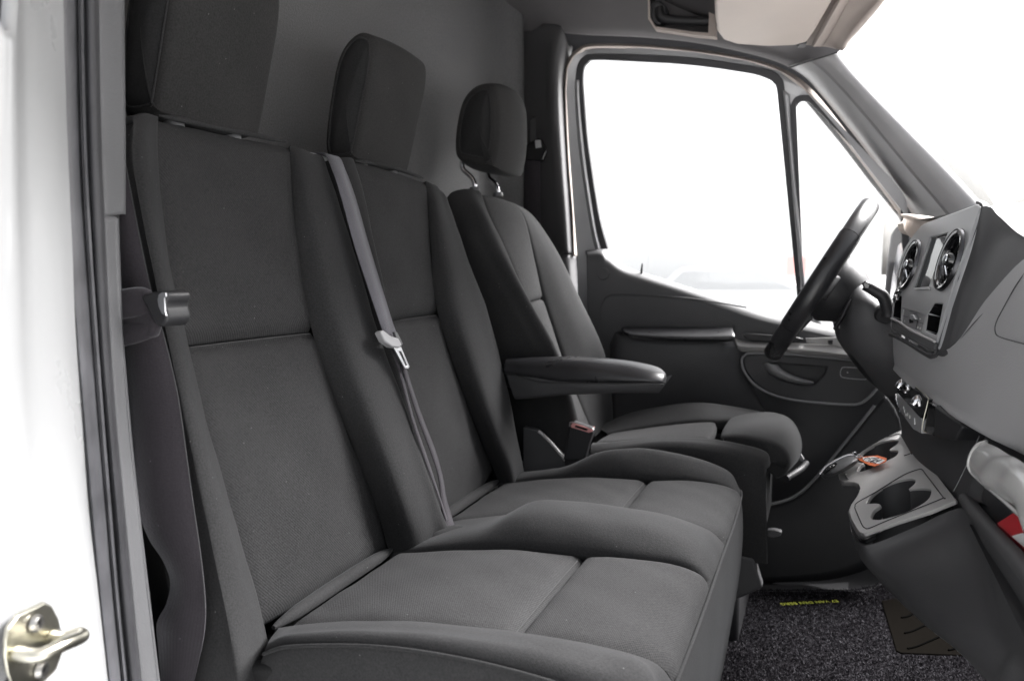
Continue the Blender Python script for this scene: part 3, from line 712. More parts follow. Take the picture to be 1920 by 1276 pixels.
NJ = Vector((0.9558,0.2939,-0.0103))
st = thing('door_striker', 'zinc plated door striker with two screws on the white pillar', 'door striker', (-0.5722,0.4162,1.0938))
prism('base_plate', [(-0.5595,0.3827,1.1246),(-0.5602,0.3853,1.1324),(-0.5636,0.3965,1.1379),(-0.5685,0.4122,1.1357),(-0.5725,0.4252,1.1345),(-0.5751,0.4334,1.1276),(-0.5773,0.4401,1.1145),(-0.5785,0.4437,1.0990),(-0.5784,0.4426,1.0820),(-0.5761,0.4348,1.0724),(-0.5723,0.4222,1.0704),(-0.5675,0.4069,1.0730),(-0.5614,0.3875,1.0851),(-0.5599,0.3831,1.0986),(-0.5592,0.3814,1.1129)], (-.006, .002, 0), M['zinc'], st, 0.0015, 2)
tube('loop', [(-0.5667,0.3984,1.1034), (-0.5556,0.3900,1.1120), (-0.5427,0.3890,1.1132), (-0.5359,0.3941,1.1129), (-0.5345,0.4099,1.1134), (-0.5402,0.4282,1.1092), (-0.5430,0.4339,1.1088), (-0.5482,0.4339,1.1092), (-0.5542,0.4262,1.1076), (-0.5676,0.4286,1.1059), (-0.5787,0.4374,1.0981)], [.0062, .006, .0058, .0056, .0055, .0052, .005, .0052, .0055, .0058, .006], M['zinc'], st, 12, 60)
for p in ((-0.5677,0.4127,1.1234), (-0.5692,0.4160,1.0839)):
    s_ = disc('screw', p, tuple(NJ), .007, M['steel_bolt'], st, 20, prof=[(.0032, .0015), (.0034, .0042), (.0052, .0042), (.0066, .0025), (.0072, 0)])
    disc('socket', Vector(p) + NJ * .0014, tuple(NJ), .0035, M['plastic_black'], s_, 12, .0004)

# ------------------------------------------------------------------ passenger double bench
bench = thing('passenger_bench', 'double passenger bench in dark grey cloth nearest the camera', 'bench seat', (-.4, 1.14, .585))
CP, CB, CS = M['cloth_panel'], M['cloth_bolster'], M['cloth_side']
# backrest foam body behind the covers
def back_body(y0, y1, parent):
    prof = [(-.685, .88), (-.70, 1.1), (-.745, 1.3), (-.795, 1.56), (-.812, 1.588), (-.845, 1.592), (-.87, 1.57), (-.875, 1.5), (-.80, 1.1), (-.76, .85)]
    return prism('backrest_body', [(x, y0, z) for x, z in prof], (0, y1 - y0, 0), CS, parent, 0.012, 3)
back_body(.695, 1.595, bench)

# seat nearest the door
patch('backrest_panel', [[(-0.7885,0.7788,1.5925),(-0.7887,0.8497,1.5930),(-0.7889,0.9342,1.5941),(-0.7892,1.0388,1.5956)], [(-0.7717,0.7569,1.5350),(-0.7722,0.8295,1.5373),(-0.7724,0.9124,1.5383),(-0.7725,1.0160,1.5387)], [(-0.7496,0.7419,1.4357),(-0.7502,0.8204,1.4384),(-0.7508,0.9048,1.4413),(-0.7515,0.9977,1.4445)], [(-0.7294,0.7408,1.3448),(-0.7294,0.8126,1.3451),(-0.7297,0.8975,1.3462),(-0.7296,0.9933,1.3459)], [(-0.7213,0.7411,1.3084),(-0.7213,0.8116,1.3084),(-0.7213,0.8912,1.3085),(-0.7211,0.9881,1.3075)]], CP, bench, 30, 30, .006,.013, .028, ext=.010, lr=.004, wob=.0008)
patch('backrest_panel', [[(-0.7213,0.7411,1.3084),(-0.7213,0.8116,1.3084),(-0.7213,0.8912,1.3085),(-0.7211,0.9881,1.3075)], [(-0.7094,0.7393,1.2737),(-0.7089,0.8157,1.2713),(-0.7080,0.9017,1.2673),(-0.7044,0.9897,1.2511)], [(-0.6885,0.7430,1.1887),(-0.6870,0.8272,1.1821),(-0.6857,0.9169,1.1760),(-0.6809,1.0110,1.1545)], [(-0.6657,0.7587,1.0726),(-0.6629,0.8465,1.0597),(-0.6609,0.9418,1.0507),(-0.6549,1.0514,1.0240)], [(-0.6430,0.7736,0.9473),(-0.6425,0.8615,0.9451),(-0.6425,0.9520,0.9450),(-0.6416,1.0693,0.9410)]], CP, bench, 30, 34, .007,.013, .028, ext=.010, lr=.004, wob=.0008)
patch('backrest_bolster', [
    [(-.835, .715, 1.575), (-0.7656,0.7050,1.5699), (-0.7660,0.7200,1.5836), (-0.7753,0.7450,1.5907), (-0.7887,0.7781,1.5930)],
    [(-.83, .690, 1.52), (-0.7545,0.6900,1.5196), (-0.7450,0.6929,1.5255), (-0.7440,0.7106,1.5302), (-0.7717,0.7569,1.5350)],
    [(-.82, .682, 1.42), (-0.7332,0.6850,1.4396), (-0.7217,0.6833,1.4394), (-0.7191,0.6976,1.4369), (-0.7496,0.7419,1.4357)],
    [(-.78, .682, 1.31), (-0.7095,0.6850,1.3421), (-0.6981,0.6817,1.3425), (-0.6982,0.6992,1.3427), (-0.7279,0.7416,1.3382)],
    [(-.75, .682, 1.18), (-0.6906,0.6850,1.2442), (-0.6766,0.6821,1.2456), (-0.6756,0.7005,1.2414), (-0.7039,0.7454,1.2302)],
    [(-.72, .682, 1.08), (-0.6684,0.6850,1.1462), (-0.6548,0.6840,1.1480), (-0.6535,0.7077,1.1418), (-0.6807,0.7554,1.1262)],
    [(-.70, .682, .98), (-0.6488,0.6850,1.0605), (-0.6357,0.6861,1.0619), (-0.6353,0.7168,1.0509), (-0.6594,0.7649,1.0302)],
    [(-.68, .682, .90), (-0.6323,0.6850,0.9740), (-0.6166,0.6866,0.9761), (-0.6228,0.7316,0.9579), (-0.6436,0.7771,0.9407)],
    [(-.66, .682, .82), (-0.6243,0.6850,0.9048), (-0.6023,0.6812,0.9115), (-0.6094,0.7300,0.8975), (-0.6447,0.7935,0.8720)]],
    CB, bench, 26, 40, 0, .003, .010, 'rt', wob=.0008)
patch('backrest_bolster', [
    [(-0.7892,1.0388,1.5956), (-0.7803,1.0553,1.5925), (-0.7798,1.0852,1.5898), (-0.7880,1.1233,1.5902), (-.812, 1.135, 1.578)],
    [(-0.7725,1.0160,1.5387), (-0.7501,1.0232,1.5394), (-0.7484,1.0624,1.5409), (-0.7597,1.1080,1.5400), (-.80, 1.140, 1.53)],
    [(-0.7515,0.9977,1.4445), (-0.7188,1.0116,1.4446), (-0.7168,1.0655,1.4447), (-0.7274,1.1120,1.4412), (-.765, 1.142, 1.44)],
    [(-0.7211,0.9881,1.3075), (-0.6815,1.0086,1.3136), (-0.6804,1.0787,1.3089), (-0.6861,1.1200,1.3007), (-.725, 1.148, 1.29)],
    [(-0.6866,1.0194,1.1525), (-0.6378,1.0247,1.1635), (-0.6328,1.0972,1.1592), (-0.6335,1.1300,1.1506), (-.690, 1.155, 1.16)],
    [(-0.6577,1.0557,1.0224), (-0.6041,1.0474,1.0394), (-0.5971,1.1116,1.0356), (-0.5943,1.1400,1.0282), (-.665, 1.165, 1.06)],
    [(-0.6416,1.0693,0.9410), (-0.5983,1.0745,0.9627), (-0.5839,1.1207,0.9673), (-0.5760,1.1500,0.9727), (-.650, 1.175, .98)],
    [(-0.6458,1.0952,0.8769), (-0.6012,1.1056,0.9069), (-0.5911,1.1731,0.9073), (-0.5619,1.1550,0.9315), (-.645, 1.18, .93)]],
    CB, bench, 26, 36, 0, .003, .010, 'lt', wob=.0008)
# middle seat
Lx = [(-.789, 1.222, 1.597), (-.777, 1.214, 1.54), (-.752, 1.196, 1.43), (-.721, 1.190, 1.306)]
patch('backrest_panel', [[Lx[0]] + [(-0.7896,1.3115,1.5973),(-0.7888,1.4016,1.5935),(-0.7873,1.4893,1.5867)], [Lx[1]] + [(-0.7715,1.2931,1.5342),(-0.7713,1.3797,1.5332),(-0.7702,1.4606,1.5286)], [Lx[2]] + [(-0.7471,1.2739,1.4246),(-0.7474,1.3556,1.4259),(-0.7472,1.4287,1.4248)], [Lx[3]] + [(-0.7219,1.2924,1.3114),(-0.7221,1.3497,1.3124),(-0.7222,1.4063,1.3125)]], CP, bench, 24, 26, .006,.013, .028, ext=.010, lr=.004, wob=.0008)
patch('backrest_panel', [[Lx[3]] + [(-0.7219,1.2924,1.3114),(-0.7221,1.3497,1.3124),(-0.7222,1.4063,1.3125)], [(-.708, 1.19, 1.25)] + [(-0.7056,1.2861,1.2564),(-0.7055,1.3500,1.2557),(-0.7056,1.4054,1.2562)], [(-.69, 1.20, 1.16)] + [(-0.6813,1.2911,1.1566),(-0.6799,1.3664,1.1502),(-0.6785,1.4316,1.1436)], [(-.664, 1.22, 1.05)] + [(-0.6566,1.3405,1.0358),(-0.6554,1.4115,1.0308),(-0.6552,1.4773,1.0299)], [(-.642, 1.235, .943)] + [(-0.6395,1.3511,0.9313),(-0.6412,1.4314,0.9390),(-0.6456,1.5199,0.9588)]], CP, bench, 24, 28, .007,.013, .028, ext=.010, lr=.004, wob=.0008)
patch('backrest_bolster', [
    [(-.812, 1.136, 1.578), (-.785, 1.155, 1.590), (-.780, 1.19, 1.596), Lx[0]],
    [(-.80, 1.141, 1.53), (-.765, 1.155, 1.54), (-.752, 1.185, 1.54), Lx[1]],
    [(-.765, 1.143, 1.44), (-.732, 1.155, 1.44), (-.720, 1.175, 1.43), Lx[2]],
    [(-.725, 1.149, 1.29), (-.700, 1.158, 1.30), (-.690, 1.172, 1.306), Lx[3]],
    [(-.690, 1.156, 1.16), (-.668, 1.165, 1.16), (-.660, 1.180, 1.16), (-.69, 1.20, 1.16)],
    [(-.665, 1.166, 1.06), (-.640, 1.175, 1.05), (-.632, 1.195, 1.05), (-.664, 1.22, 1.05)],
    [(-.650, 1.176, .95), (-.625, 1.185, .94), (-.618, 1.205, .94), (-.642, 1.235, .943)]],
    CB, bench, 18, 30, 0, .003, .010, 'rt', wob=.0008)
patch('backrest_bolster', [
    [(-0.7873,1.4893,1.5867), (-0.7802,1.5046,1.5824), (-0.7785,1.5309,1.5748), (-0.7729,1.5450,1.5600), (-.83, 1.56, 1.56)],
    [(-0.7702,1.4606,1.5286), (-0.7487,1.4618,1.5237), (-0.7499,1.5034,1.5200), (-0.7650,1.5650,1.5176), (-.83, 1.585, 1.50)],
    [(-0.7472,1.4287,1.4248), (-0.7144,1.4355,1.4247), (-0.7156,1.4981,1.4212), (-0.7339,1.5800,1.4176), (-.80, 1.60, 1.40)],
    [(-0.7222,1.4063,1.3125), (-0.6817,1.4207,1.3148), (-0.6800,1.5105,1.3069), (-0.6891,1.5880,1.2956), (-.77, 1.61, 1.29)],
    [(-0.6841,1.4436,1.1415), (-0.6368,1.4367,1.1497), (-0.6323,1.5127,1.1387), (-0.6450,1.5950,1.1210), (-.73, 1.615, 1.15)],
    [(-0.6589,1.4855,1.0278), (-0.6113,1.4591,1.0441), (-0.6083,1.5132,1.0399), (-0.6258,1.5980,1.0211), (-.71, 1.615, 1.06)],
    [(-0.6456,1.5199,0.9588), (-0.6022,1.4862,0.9805), (-0.5956,1.5178,0.9827), (-0.6150,1.6000,0.9613), (-.70, 1.615, .98)],
    [(-0.6494,1.5526,0.8930), (-0.6042,1.5151,0.9201), (-0.5951,1.5420,0.9255), (-0.6080,1.6050,0.9073), (-.69, 1.615, .92)]],
    CB, bench, 24, 34, 0, .003, .010, 'lt', wob=.0008)
# stitched top hem of both backrests
for pts in ([(-0.7868,0.7798,1.5938),(-0.7873,0.8485,1.5962),(-0.7876,0.9329,1.5976),(-0.7878,1.0343,1.5981)], [(-0.7868,1.2300,1.5939),(-0.7880,1.3185,1.5991),(-0.7873,1.3991,1.5963),(-0.7859,1.4867,1.5897)]):
    tube('top_hem', [V(p) + Vector((-.008, 0, .001)) for p in pts], [.001, .004, .0045, .0045, .004, .001], CB, bench, 8, 30)
for pts in ([(-0.7174,0.7389,1.3094),(-0.7174,0.8073,1.3096),(-0.7173,0.8863,1.3090),(-0.7171,0.9800,1.3082)], [(-0.7180,1.2497,1.3120),(-0.7182,1.3209,1.3130),(-0.7182,1.3940,1.3133)]):
    tube('stitching', [V(p) + Vector((0.0, 0, -.004)) for p in pts], 0.0005, M['thread'], bench, 5, 20)

# cushions: X runs back (-.63) to front (-.13)
def cush_rows(y0, y1, xs):
    return [[(x, y0 + (y1 - y0) * k / 3, z) for k in range(4)] for x, z in xs]
REAR = [(-.628, .950), (-.56, .962), (-.48, .976), (-.40, .985), (-.316, .987)]
FRONT = [(-.316, .987), (-.27, .993), (-.22, .996), (-.175, .994), (-.145, .986), (-.132, .972)]
for y0, y1 in ((.80, 1.062), (1.245, 1.505)):
    patch('cushion_panel', cush_rows(y0, y1, REAR), CP, bench, 24, 28, .005, .011, .022, 'lrtb', (0, 0, 1), ext=.006, lr=.004, wob=.0009)
    patch('cushion_front_panel', cush_rows(y0 - .0, y1, FRONT), CP, bench, 24, 20, .004, .011, .022, 'lrt', (0, 0, 1), ext=.006, lr=.004, wob=.0009)
    tube('cushion_hem', [(-.636, y0 - .022, .948), (-.636, (y0 + y1) / 2, .951), (-.634, y1 + .005, .952)], [.003, .009, .010, .010, .009, .003], CB, bench, 10, 20)
    tube('stitching', [(-.318, y0 + .01, .9836), (-.318, (y0 + y1) / 2, .9846), (-.318, y1 - .01, .9836)], 0.0005, M['thread'], bench, 5, 12)
# near cushion bolster: ridge and outer side
patch('cushion_bolster', [
    [(-.655, .800, .930), (-0.6259,0.7750,0.9496), (-0.6108,0.7400,0.9543), (-0.6001,0.7150,0.9492), (-.63, .700, .86)],
    [(-.58, .800, .955), (-0.5687,0.7700,0.9686), (-0.5643,0.7350,0.9754), (-0.5507,0.7050,0.9721), (-.58, .700, .86)],
    [(-.48, .800, .972), (-0.4824,0.7680,0.9877), (-0.4688,0.7350,0.9960), (-0.4402,0.7000,0.9948), (-.48, .695, .86)],
    [(-.38, .800, .982), (-0.3785,0.7700,1.0002), (-0.3614,0.7350,1.0100), (-0.3444,0.7000,1.0010), (-.36, .695, .86)],
    [(-.28, .800, .987), (-0.2821,0.7700,1.0061), (-0.2634,0.7350,1.0159), (-0.2564,0.7000,0.9979), (-.26, .695, .86)],
    [(-.20, .800, .990), (-0.2104,0.7700,1.0048), (-0.1952,0.7350,1.0105), (-0.1907,0.7000,0.9885), (-.18, .70, .86)],
    [(-.150, .800, .984), (-0.1594,0.7700,0.9994), (-0.1493,0.7350,1.0051), (-0.1541,0.7000,0.9751), (-.13, .71, .86)],
    [(-.134, .800, .972), (-.136, .765, .972), (-.138, .735, .962), (-.142, .71, .935), (-.135, .712, .86)]],
    CB, bench, 22, 40, 0, .007, .014, 'l', (0, -.5, 1), wob=.0007)
tube('piping', [(-0.5975,0.7120,0.9518), (-0.5483,0.7020,0.9746), (-0.4383,0.6970,0.9972), (-0.3429,0.6970,1.0033), (-0.2553,0.6970,1.0002), (-0.1899,0.6970,0.9908), (-0.1535,0.6970,0.9775), (-.138, .708, .935)], .0022, CB, bench, 8, 50)
# bolster between the two cushions
patch('cushion_bolster', [
    [(-.635, 1.062, .945), (-.63, 1.085, .950), (-.625, 1.12, .952), (-.625, 1.18, .950), (-.635, 1.243, .945)],
    [(-.57, 1.062, .960), (-.565, 1.085, .970), (-.56, 1.12, .972), (-.56, 1.18, .968), (-.57, 1.243, .960)],
    [(-.50, 1.062, .973), (-.495, 1.085, .988), (-.49, 1.12, .994), (-.49, 1.18, .990), (-.50, 1.243, .973)],
    [(-.44, 1.062, .981), (-.435, 1.085, 1.008), (-.43, 1.12, 1.024), (-.43, 1.18, 1.022), (-.44, 1.243, .981)],
    [(-.37, 1.062, .986), (-.37, 1.085, 1.014), (-.37, 1.12, 1.031), (-.37, 1.18, 1.030), (-.37, 1.243, .986)],
    [(-.29, 1.062, .988), (-.29, 1.085, 1.014), (-.29, 1.12, 1.030), (-.29, 1.18, 1.030), (-.29, 1.243, .988)],
    [(-.21, 1.062, .992), (-.21, 1.085, 1.010), (-.21, 1.12, 1.024), (-.21, 1.18, 1.024), (-.21, 1.243, .992)],
    [(-.16, 1.062, .988), (-.158, 1.085, 1.000), (-.157, 1.12, 1.008), (-.157, 1.18, 1.008), (-.16, 1.243, .988)],
    [(-.134, 1.062, .972), (-.132, 1.085, .974), (-.131, 1.12, .976), (-.131, 1.18, .976), (-.134, 1.243, .972)]],
    CB, bench, 26, 40, 0, .008, .014, 'lr', (0, 0, 1), wob=.0007)
patch('bolster_flap', [[(-0.5996,1.1224,0.9720),(-0.5836,1.1492,0.9720),(-0.5606,1.1674,0.9720),(-0.5266,1.1429,0.9720)], [(-0.5855,1.1104,0.9650),(-0.5635,1.1248,0.9650),(-0.5402,1.1368,0.9650),(-0.5223,1.1440,0.9650)]], CB, bench, 14, 8, .004, .004, .008, 'lrtb', (0, 0, 1))
# far cushion bolster
patch('cushion_bolster', [
    [(-.635, 1.505, .945), (-.63, 1.53, .955), (-.63, 1.56, .955), (-.63, 1.595, .94), (-.63, 1.605, .86)],
    [(-.56, 1.505, .962), (-.555, 1.53, .972), (-.55, 1.56, .972), (-.55, 1.595, .955), (-.55, 1.605, .86)],
    [(-.50, 1.505, .972), (-.495, 1.53, .988), (-.49, 1.56, .986), (-.49, 1.60, .965), (-.49, 1.61, .86)],
    [(-.44, 1.505, .980), (-.435, 1.53, 1.010), (-.43, 1.56, 1.020), (-.43, 1.60, .990), (-.43, 1.612, .86)],
    [(-.37, 1.505, .985), (-.365, 1.53, 1.022), (-.36, 1.56, 1.036), (-.36, 1.60, 1.005), (-.36, 1.612, .86)],
    [(-.29, 1.505, .987), (-.29, 1.53, 1.019), (-.29, 1.56, 1.034), (-.29, 1.60, 1.005), (-.29, 1.612, .86)],
    [(-.21, 1.505, .990), (-.21, 1.53, 1.012), (-.21, 1.56, 1.022), (-.21, 1.60, .995), (-.21, 1.612, .86)],
    [(-.165, 1.505, .986), (-.163, 1.53, .998), (-.162, 1.56, 1.002), (-.165, 1.59, .985), (-.165, 1.605, .86)],
    [(-.136, 1.505, .972), (-.138, 1.53, .974), (-.142, 1.56, .972), (-.150, 1.585, .960), (-.150, 1.595, .86)]],
    CB, bench, 24, 36, 0, .007, .014, 'l', (0, 0, 1), wob=.0007)
# front skirt below the piping
fy = [.706, .74, .85, 1.0, 1.15, 1.30, 1.45, 1.54, 1.585]
fx = [-.145, -.137, -.131, -.130, -.130, -.131, -.134, -.140, -.152]
fz = [.945, .962, .972, .973, .976, .973, .972, .972, .962]
patch('front_skirt', [[(x, y, z) for x, y, z in zip(fx, fy, fz)], [(x + .006, y, z - .05) for x, y, z in zip(fx, fy, fz)], [(x + .006, y, .86) for x, y, z in zip(fx, fy, fz)], [(x - .005, y, .76) for x, y, z in zip(fx, fy, fz)], [(x - .02, y, .66) for x, y, z in zip(fx, fy, fz)]], CS, bench, 40, 20, 0, .004, .008, 't', (1, 0, 0), wob=.0006)
tube('piping', [(x + .002, y, z + .001) for x, y, z in zip(fx, fy, fz)], .0022, CB, bench, 8, 60)
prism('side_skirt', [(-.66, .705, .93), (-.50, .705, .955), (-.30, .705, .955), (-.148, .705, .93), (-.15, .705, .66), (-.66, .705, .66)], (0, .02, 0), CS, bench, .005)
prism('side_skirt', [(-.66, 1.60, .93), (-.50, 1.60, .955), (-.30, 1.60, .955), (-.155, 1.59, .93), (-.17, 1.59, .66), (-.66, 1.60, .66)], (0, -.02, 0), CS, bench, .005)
box('seat_box', (-.44, 1.15, .64), (.50, .84, .12), M['plastic_black'], bench, .01)
box('cushion_core', (-.42, 1.15, .80), (.46, .84, .20), CS, bench, .01)

def headrest(parent, prof, y0, y1, round_r, cover, post_pts, name='headrest', taper=0.0):
    """prof: closed side outline (x, z) starting at the lower front; y0 near side, y1 far side"""
    P = cr([(x, 0, z) for x, z in prof], 56, True)
    cx = sum(p.x for p in P) / len(P); cz = sum(p.z for p in P) / len(P)
    n = len(P)
    nrm = []
    for i in range(n):
        t = P[(i + 1) % n] - P[i - 1]; t.normalize(); nn = Vector((t.z, 0, -t.x))
        if nn.dot(Vector((P[i].x - cx, 0, P[i].z - cz))) < 0: nn = -nn
        nrm.append(nn)
    hr = bpy.data.objects.new(name, None); hr.empty_display_size = .03
    reg(hr, parent, (cx, (y0 + y1) / 2, min(p.z for p in P)))
    K = 7
    # stations: (y, inset, how far along); sides are slightly domed caps
    stations = []
    for k in range(K + 1):
        a = math.pi / 2 * k / K
        stations.append((y0 + round_r - round_r * math.cos(a), round_r - round_r * math.sin(a)))
    m_ = 10
    for k in range(1, m_):
        stations.append((y0 + round_r + (y1 - y0 - 2 * round_r) * k / m_, 0.0))
    for k in range(K, -1, -1):
        a = math.pi / 2 * k / K
        stations.append((y1 - round_r + round_r * math.cos(a), round_r - round_r * math.sin(a)))
    verts, faces, uvs = [], [], []
    for y, ins in stations:
        f = (y - y0) / (y1 - y0)
        crown = 0.006 * math.sin(math.pi * f)
        for i in range(n):
            p = P[i] + nrm[i] * (crown - ins - taper * (2 * f - 1) ** 2)
            verts.append((p.x, y, p.z)); uvs.append((i * .016, y))
    for k in range(len(stations) - 1):
        for i in range(n):
            faces.append((k * n + i, k * n + (i + 1) % n, (k + 1) * n + (i + 1) % n, (k + 1) * n + i))
    o = mk('cover', verts, faces, cover, hr, True, uvs)
    bm = bmesh.new(); bm.from_mesh(o.data); bmesh.ops.recalc_face_normals(bm, faces=bm.faces); bm.to_mesh(o.data); bm.free()
    # side panels: domed caps with a seam
    for yy, sg in ((y0, -1), (y1, 1)):
        vv, ff, uu = [], [], []
        rings = 7
        for k in range(rings):
            f = k / (rings - 1)
            for i in range(n):
                p = P[i] - nrm[i] * (round_r + taper)
                q = Vector((cx, 0, cz)).lerp(p, 1 - f * .98)
                dome = .014 * (1 - (1 - f) ** 2.2) - (.0015 if k == 0 else 0)
                vv.append((q.x, yy + sg * dome, q.z)); uu.append((q.x, q.z))
        for k in range(rings - 1):
            for i in range(n):
                ff.append((k * n + i, k * n + (i + 1) % n, (k + 1) * n + (i + 1) % n, (k + 1) * n + i))
        ff.append(tuple((rings - 1) * n + i for i in range(n)))
        s_ = mk('side_panel', vv, ff, M['cloth_shaded'], hr, True, uu)
        bm = bmesh.new(); bm.from_mesh(s_.data); bmesh.ops.recalc_face_normals(bm, faces=bm.faces); bm.to_mesh(s_.data); bm.free()
        tube('seam', [(p.x, yy + sg * .0006, p.z) for p in [P[i] - nrm[i] * (round_r * .93 + taper) for i in range(0, n, 2)]], .0016, CB, hr, 6, 84, True)
    for pp in post_pts:
        tube('post', pp, .006, M['chrome'], hr, 10, 20)
        disc('guide_sleeve', Vector(pp[-1]) + Vector((0, 0, 0)), (-.1, 0, 1), .012, M['trim_near'], hr, 16, prof=[(.006, .007), (.011, .007), (.013, .004), (.013, -.004)])
    return hr

HP = [(-.794, 1.606), (-.800, 1.60), (-.83, 1.597), (-.852, 1.603), (-.860, 1.63), (-.850, 1.70), (-.832, 1.77), (-.812, 1.802), (-.785, 1.818), (-.762, 1.812), (-.751, 1.795), (-.754, 1.755), (-.768, 1.70), (-.784, 1.64)]
for y0 in (.778, 1.230):
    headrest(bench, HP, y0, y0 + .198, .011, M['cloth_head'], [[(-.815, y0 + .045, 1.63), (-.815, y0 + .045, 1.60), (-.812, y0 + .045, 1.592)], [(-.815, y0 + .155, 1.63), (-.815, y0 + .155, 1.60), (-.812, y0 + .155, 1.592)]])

# ------------------------------------------------------------------ driver seat
drv = thing('driver_chair', 'dark grey driver seat with armrest beside the driver door', 'driver seat', (-.40, 1.88, .585))
prof = [(-.60, .90), (-.665, 1.15), (-.72, 1.35), (-.775, 1.52), (-.79, 1.575), (-.82, 1.585), (-.85, 1.56), (-.86, 1.50), (-.80, 1.15), (-.74, .88)]
prism('backrest_body', [(x, 1.70, z) for x, z in prof], (0, .36, 0), CS, drv, 0.02, 4)
patch('backrest_panel', [[(-0.7805,1.7650,1.5844), (-0.7728,1.8300,1.5846), (-0.7651,1.9000,1.5795)], [(-0.7567,1.7650,1.5223), (-0.7453,1.8400,1.5291), (-0.7352,1.9300,1.5343)], [(-0.7038,1.7650,1.4192), (-0.7051,1.8400,1.4226), (-0.7141,1.9500,1.4266)], [(-0.6625,1.7650,1.3222), (-0.6758,1.8500,1.3227), (-0.6917,1.9550,1.3243)]], CP, drv, 18, 24, .003, .008, .014, ext=.008, lr=.004)
patch('backrest_panel', [[(-0.6625,1.7650,1.3222), (-0.6758,1.8500,1.3227), (-0.6917,1.9550,1.3243)], [(-0.6296,1.7650,1.2602), (-0.6458,1.8500,1.2578), (-0.6676,1.9550,1.2558)], [(-0.5943,1.7650,1.1936), (-0.6145,1.8500,1.1840), (-0.6391,1.9550,1.1721)], [(-0.5510,1.7650,1.0780), (-0.5692,1.8500,1.0697), (-0.5914,1.9550,1.0587)], [(-0.5239,1.7650,0.9901), (-0.5327,1.8500,0.9798), (-0.5457,1.9550,0.9658)]], CP, drv, 18, 24, .004, .008, .014, ext=.008, lr=.004)
patch('backrest_bolster', [
    [(-.835, 1.705, 1.55), (-0.8427,1.6900,1.5599), (-0.8306,1.7000,1.5829), (-0.7999,1.7300,1.5920), (-0.7795,1.7660,1.5844)],
    [(-.85, 1.69, 1.50), (-0.8327,1.6750,1.5312), (-0.7842,1.6720,1.5322), (-0.7431,1.6800,1.5340), (-0.7613,1.7660,1.5301)],
    [(-.84, 1.685, 1.40), (-0.7815,1.6650,1.4457), (-0.7305,1.6600,1.4451), (-0.6941,1.6680,1.4498), (-0.7209,1.7660,1.4526)],
    [(-.79, 1.685, 1.30), (-0.7036,1.6650,1.3328), (-0.6620,1.6600,1.3335), (-0.6287,1.6680,1.3385), (-0.6684,1.7660,1.3349)],
    [(-.74, 1.685, 1.20), (-0.6443,1.6650,1.2239), (-0.5971,1.6600,1.2237), (-0.5599,1.6700,1.2241), (-0.6028,1.7660,1.2098)],
    [(-.70, 1.685, 1.10), (-0.6115,1.6650,1.1150), (-0.5585,1.6600,1.1164), (-0.5215,1.6700,1.1171), (-0.5594,1.7660,1.0966)],
    [(-.66, 1.685, 1.00), (-0.5853,1.6650,1.0181), (-0.5378,1.6600,1.0229), (-0.5039,1.6800,1.0339), (-0.5216,1.7660,1.0029)],
    [(-.62, 1.69, .92), (-0.5739,1.6700,0.9436), (-0.5278,1.6700,0.9480), (-0.4963,1.6900,0.9709), (-0.5014,1.7700,0.9523)]],
    CB, drv, 26, 36, 0, .006, .012, 'r', (.6, -1, .3))
patch('backrest_bolster', [
    [(-0.7651,1.9000,1.5795), (-0.7725,1.9600,1.5762), (-0.7836,2.0200,1.5697), (-.83, 2.05, 1.54)],
    [(-0.7352,1.9300,1.5343), (-0.7382,1.9900,1.5380), (-0.7516,2.0600,1.5338), (-.82, 2.09, 1.50)],
    [(-0.7141,1.9500,1.4266), (-0.6969,2.0200,1.4474), (-0.6958,2.0900,1.4400), (-.79, 2.11, 1.42)],
    [(-0.6917,1.9550,1.3243), (-0.6540,2.0300,1.3381), (-0.6423,2.1000,1.3304), (-.75, 2.12, 1.32)],
    [(-0.6391,1.9550,1.1721), (-0.5897,2.0400,1.1915), (-0.5730,2.1100,1.1827), (-.70, 2.125, 1.18)],
    [(-0.5914,1.9550,1.0587), (-0.5675,2.0500,1.0748), (-0.5474,2.1100,1.0748), (-.66, 2.125, 1.08)],
    [(-0.5457,1.9550,0.9658), (-0.5455,2.0500,0.9734), (-0.5372,2.1100,0.9778), (-.62, 2.12, .98)]],
    CB, drv, 22, 34, 0, .006, .012, 'lt', (1, -.3, .3))
DP = [(-.742, 1.650), (-.752, 1.640), (-.80, 1.648), (-.845, 1.662), (-.860, 1.69), (-.856, 1.75), (-.838, 1.81), (-.806, 1.842), (-.768, 1.850), (-.742, 1.838), (-.731, 1.80), (-.729, 1.74), (-.733, 1.69)]
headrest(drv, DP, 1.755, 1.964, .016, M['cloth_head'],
         [[(-0.8523,1.8000,1.6688), (-0.8481,1.8000,1.6476), (-0.8262,1.8000,1.6283), (-0.8176,1.8000,1.6097), (-0.8177,1.8000,1.5966)],
          [(-0.8264,1.9000,1.6527), (-0.8219,1.9000,1.6361), (-0.8053,1.9000,1.6218), (-0.7979,1.9000,1.6051), (-0.7964,1.9000,1.5914)]], 'headrest', .010)
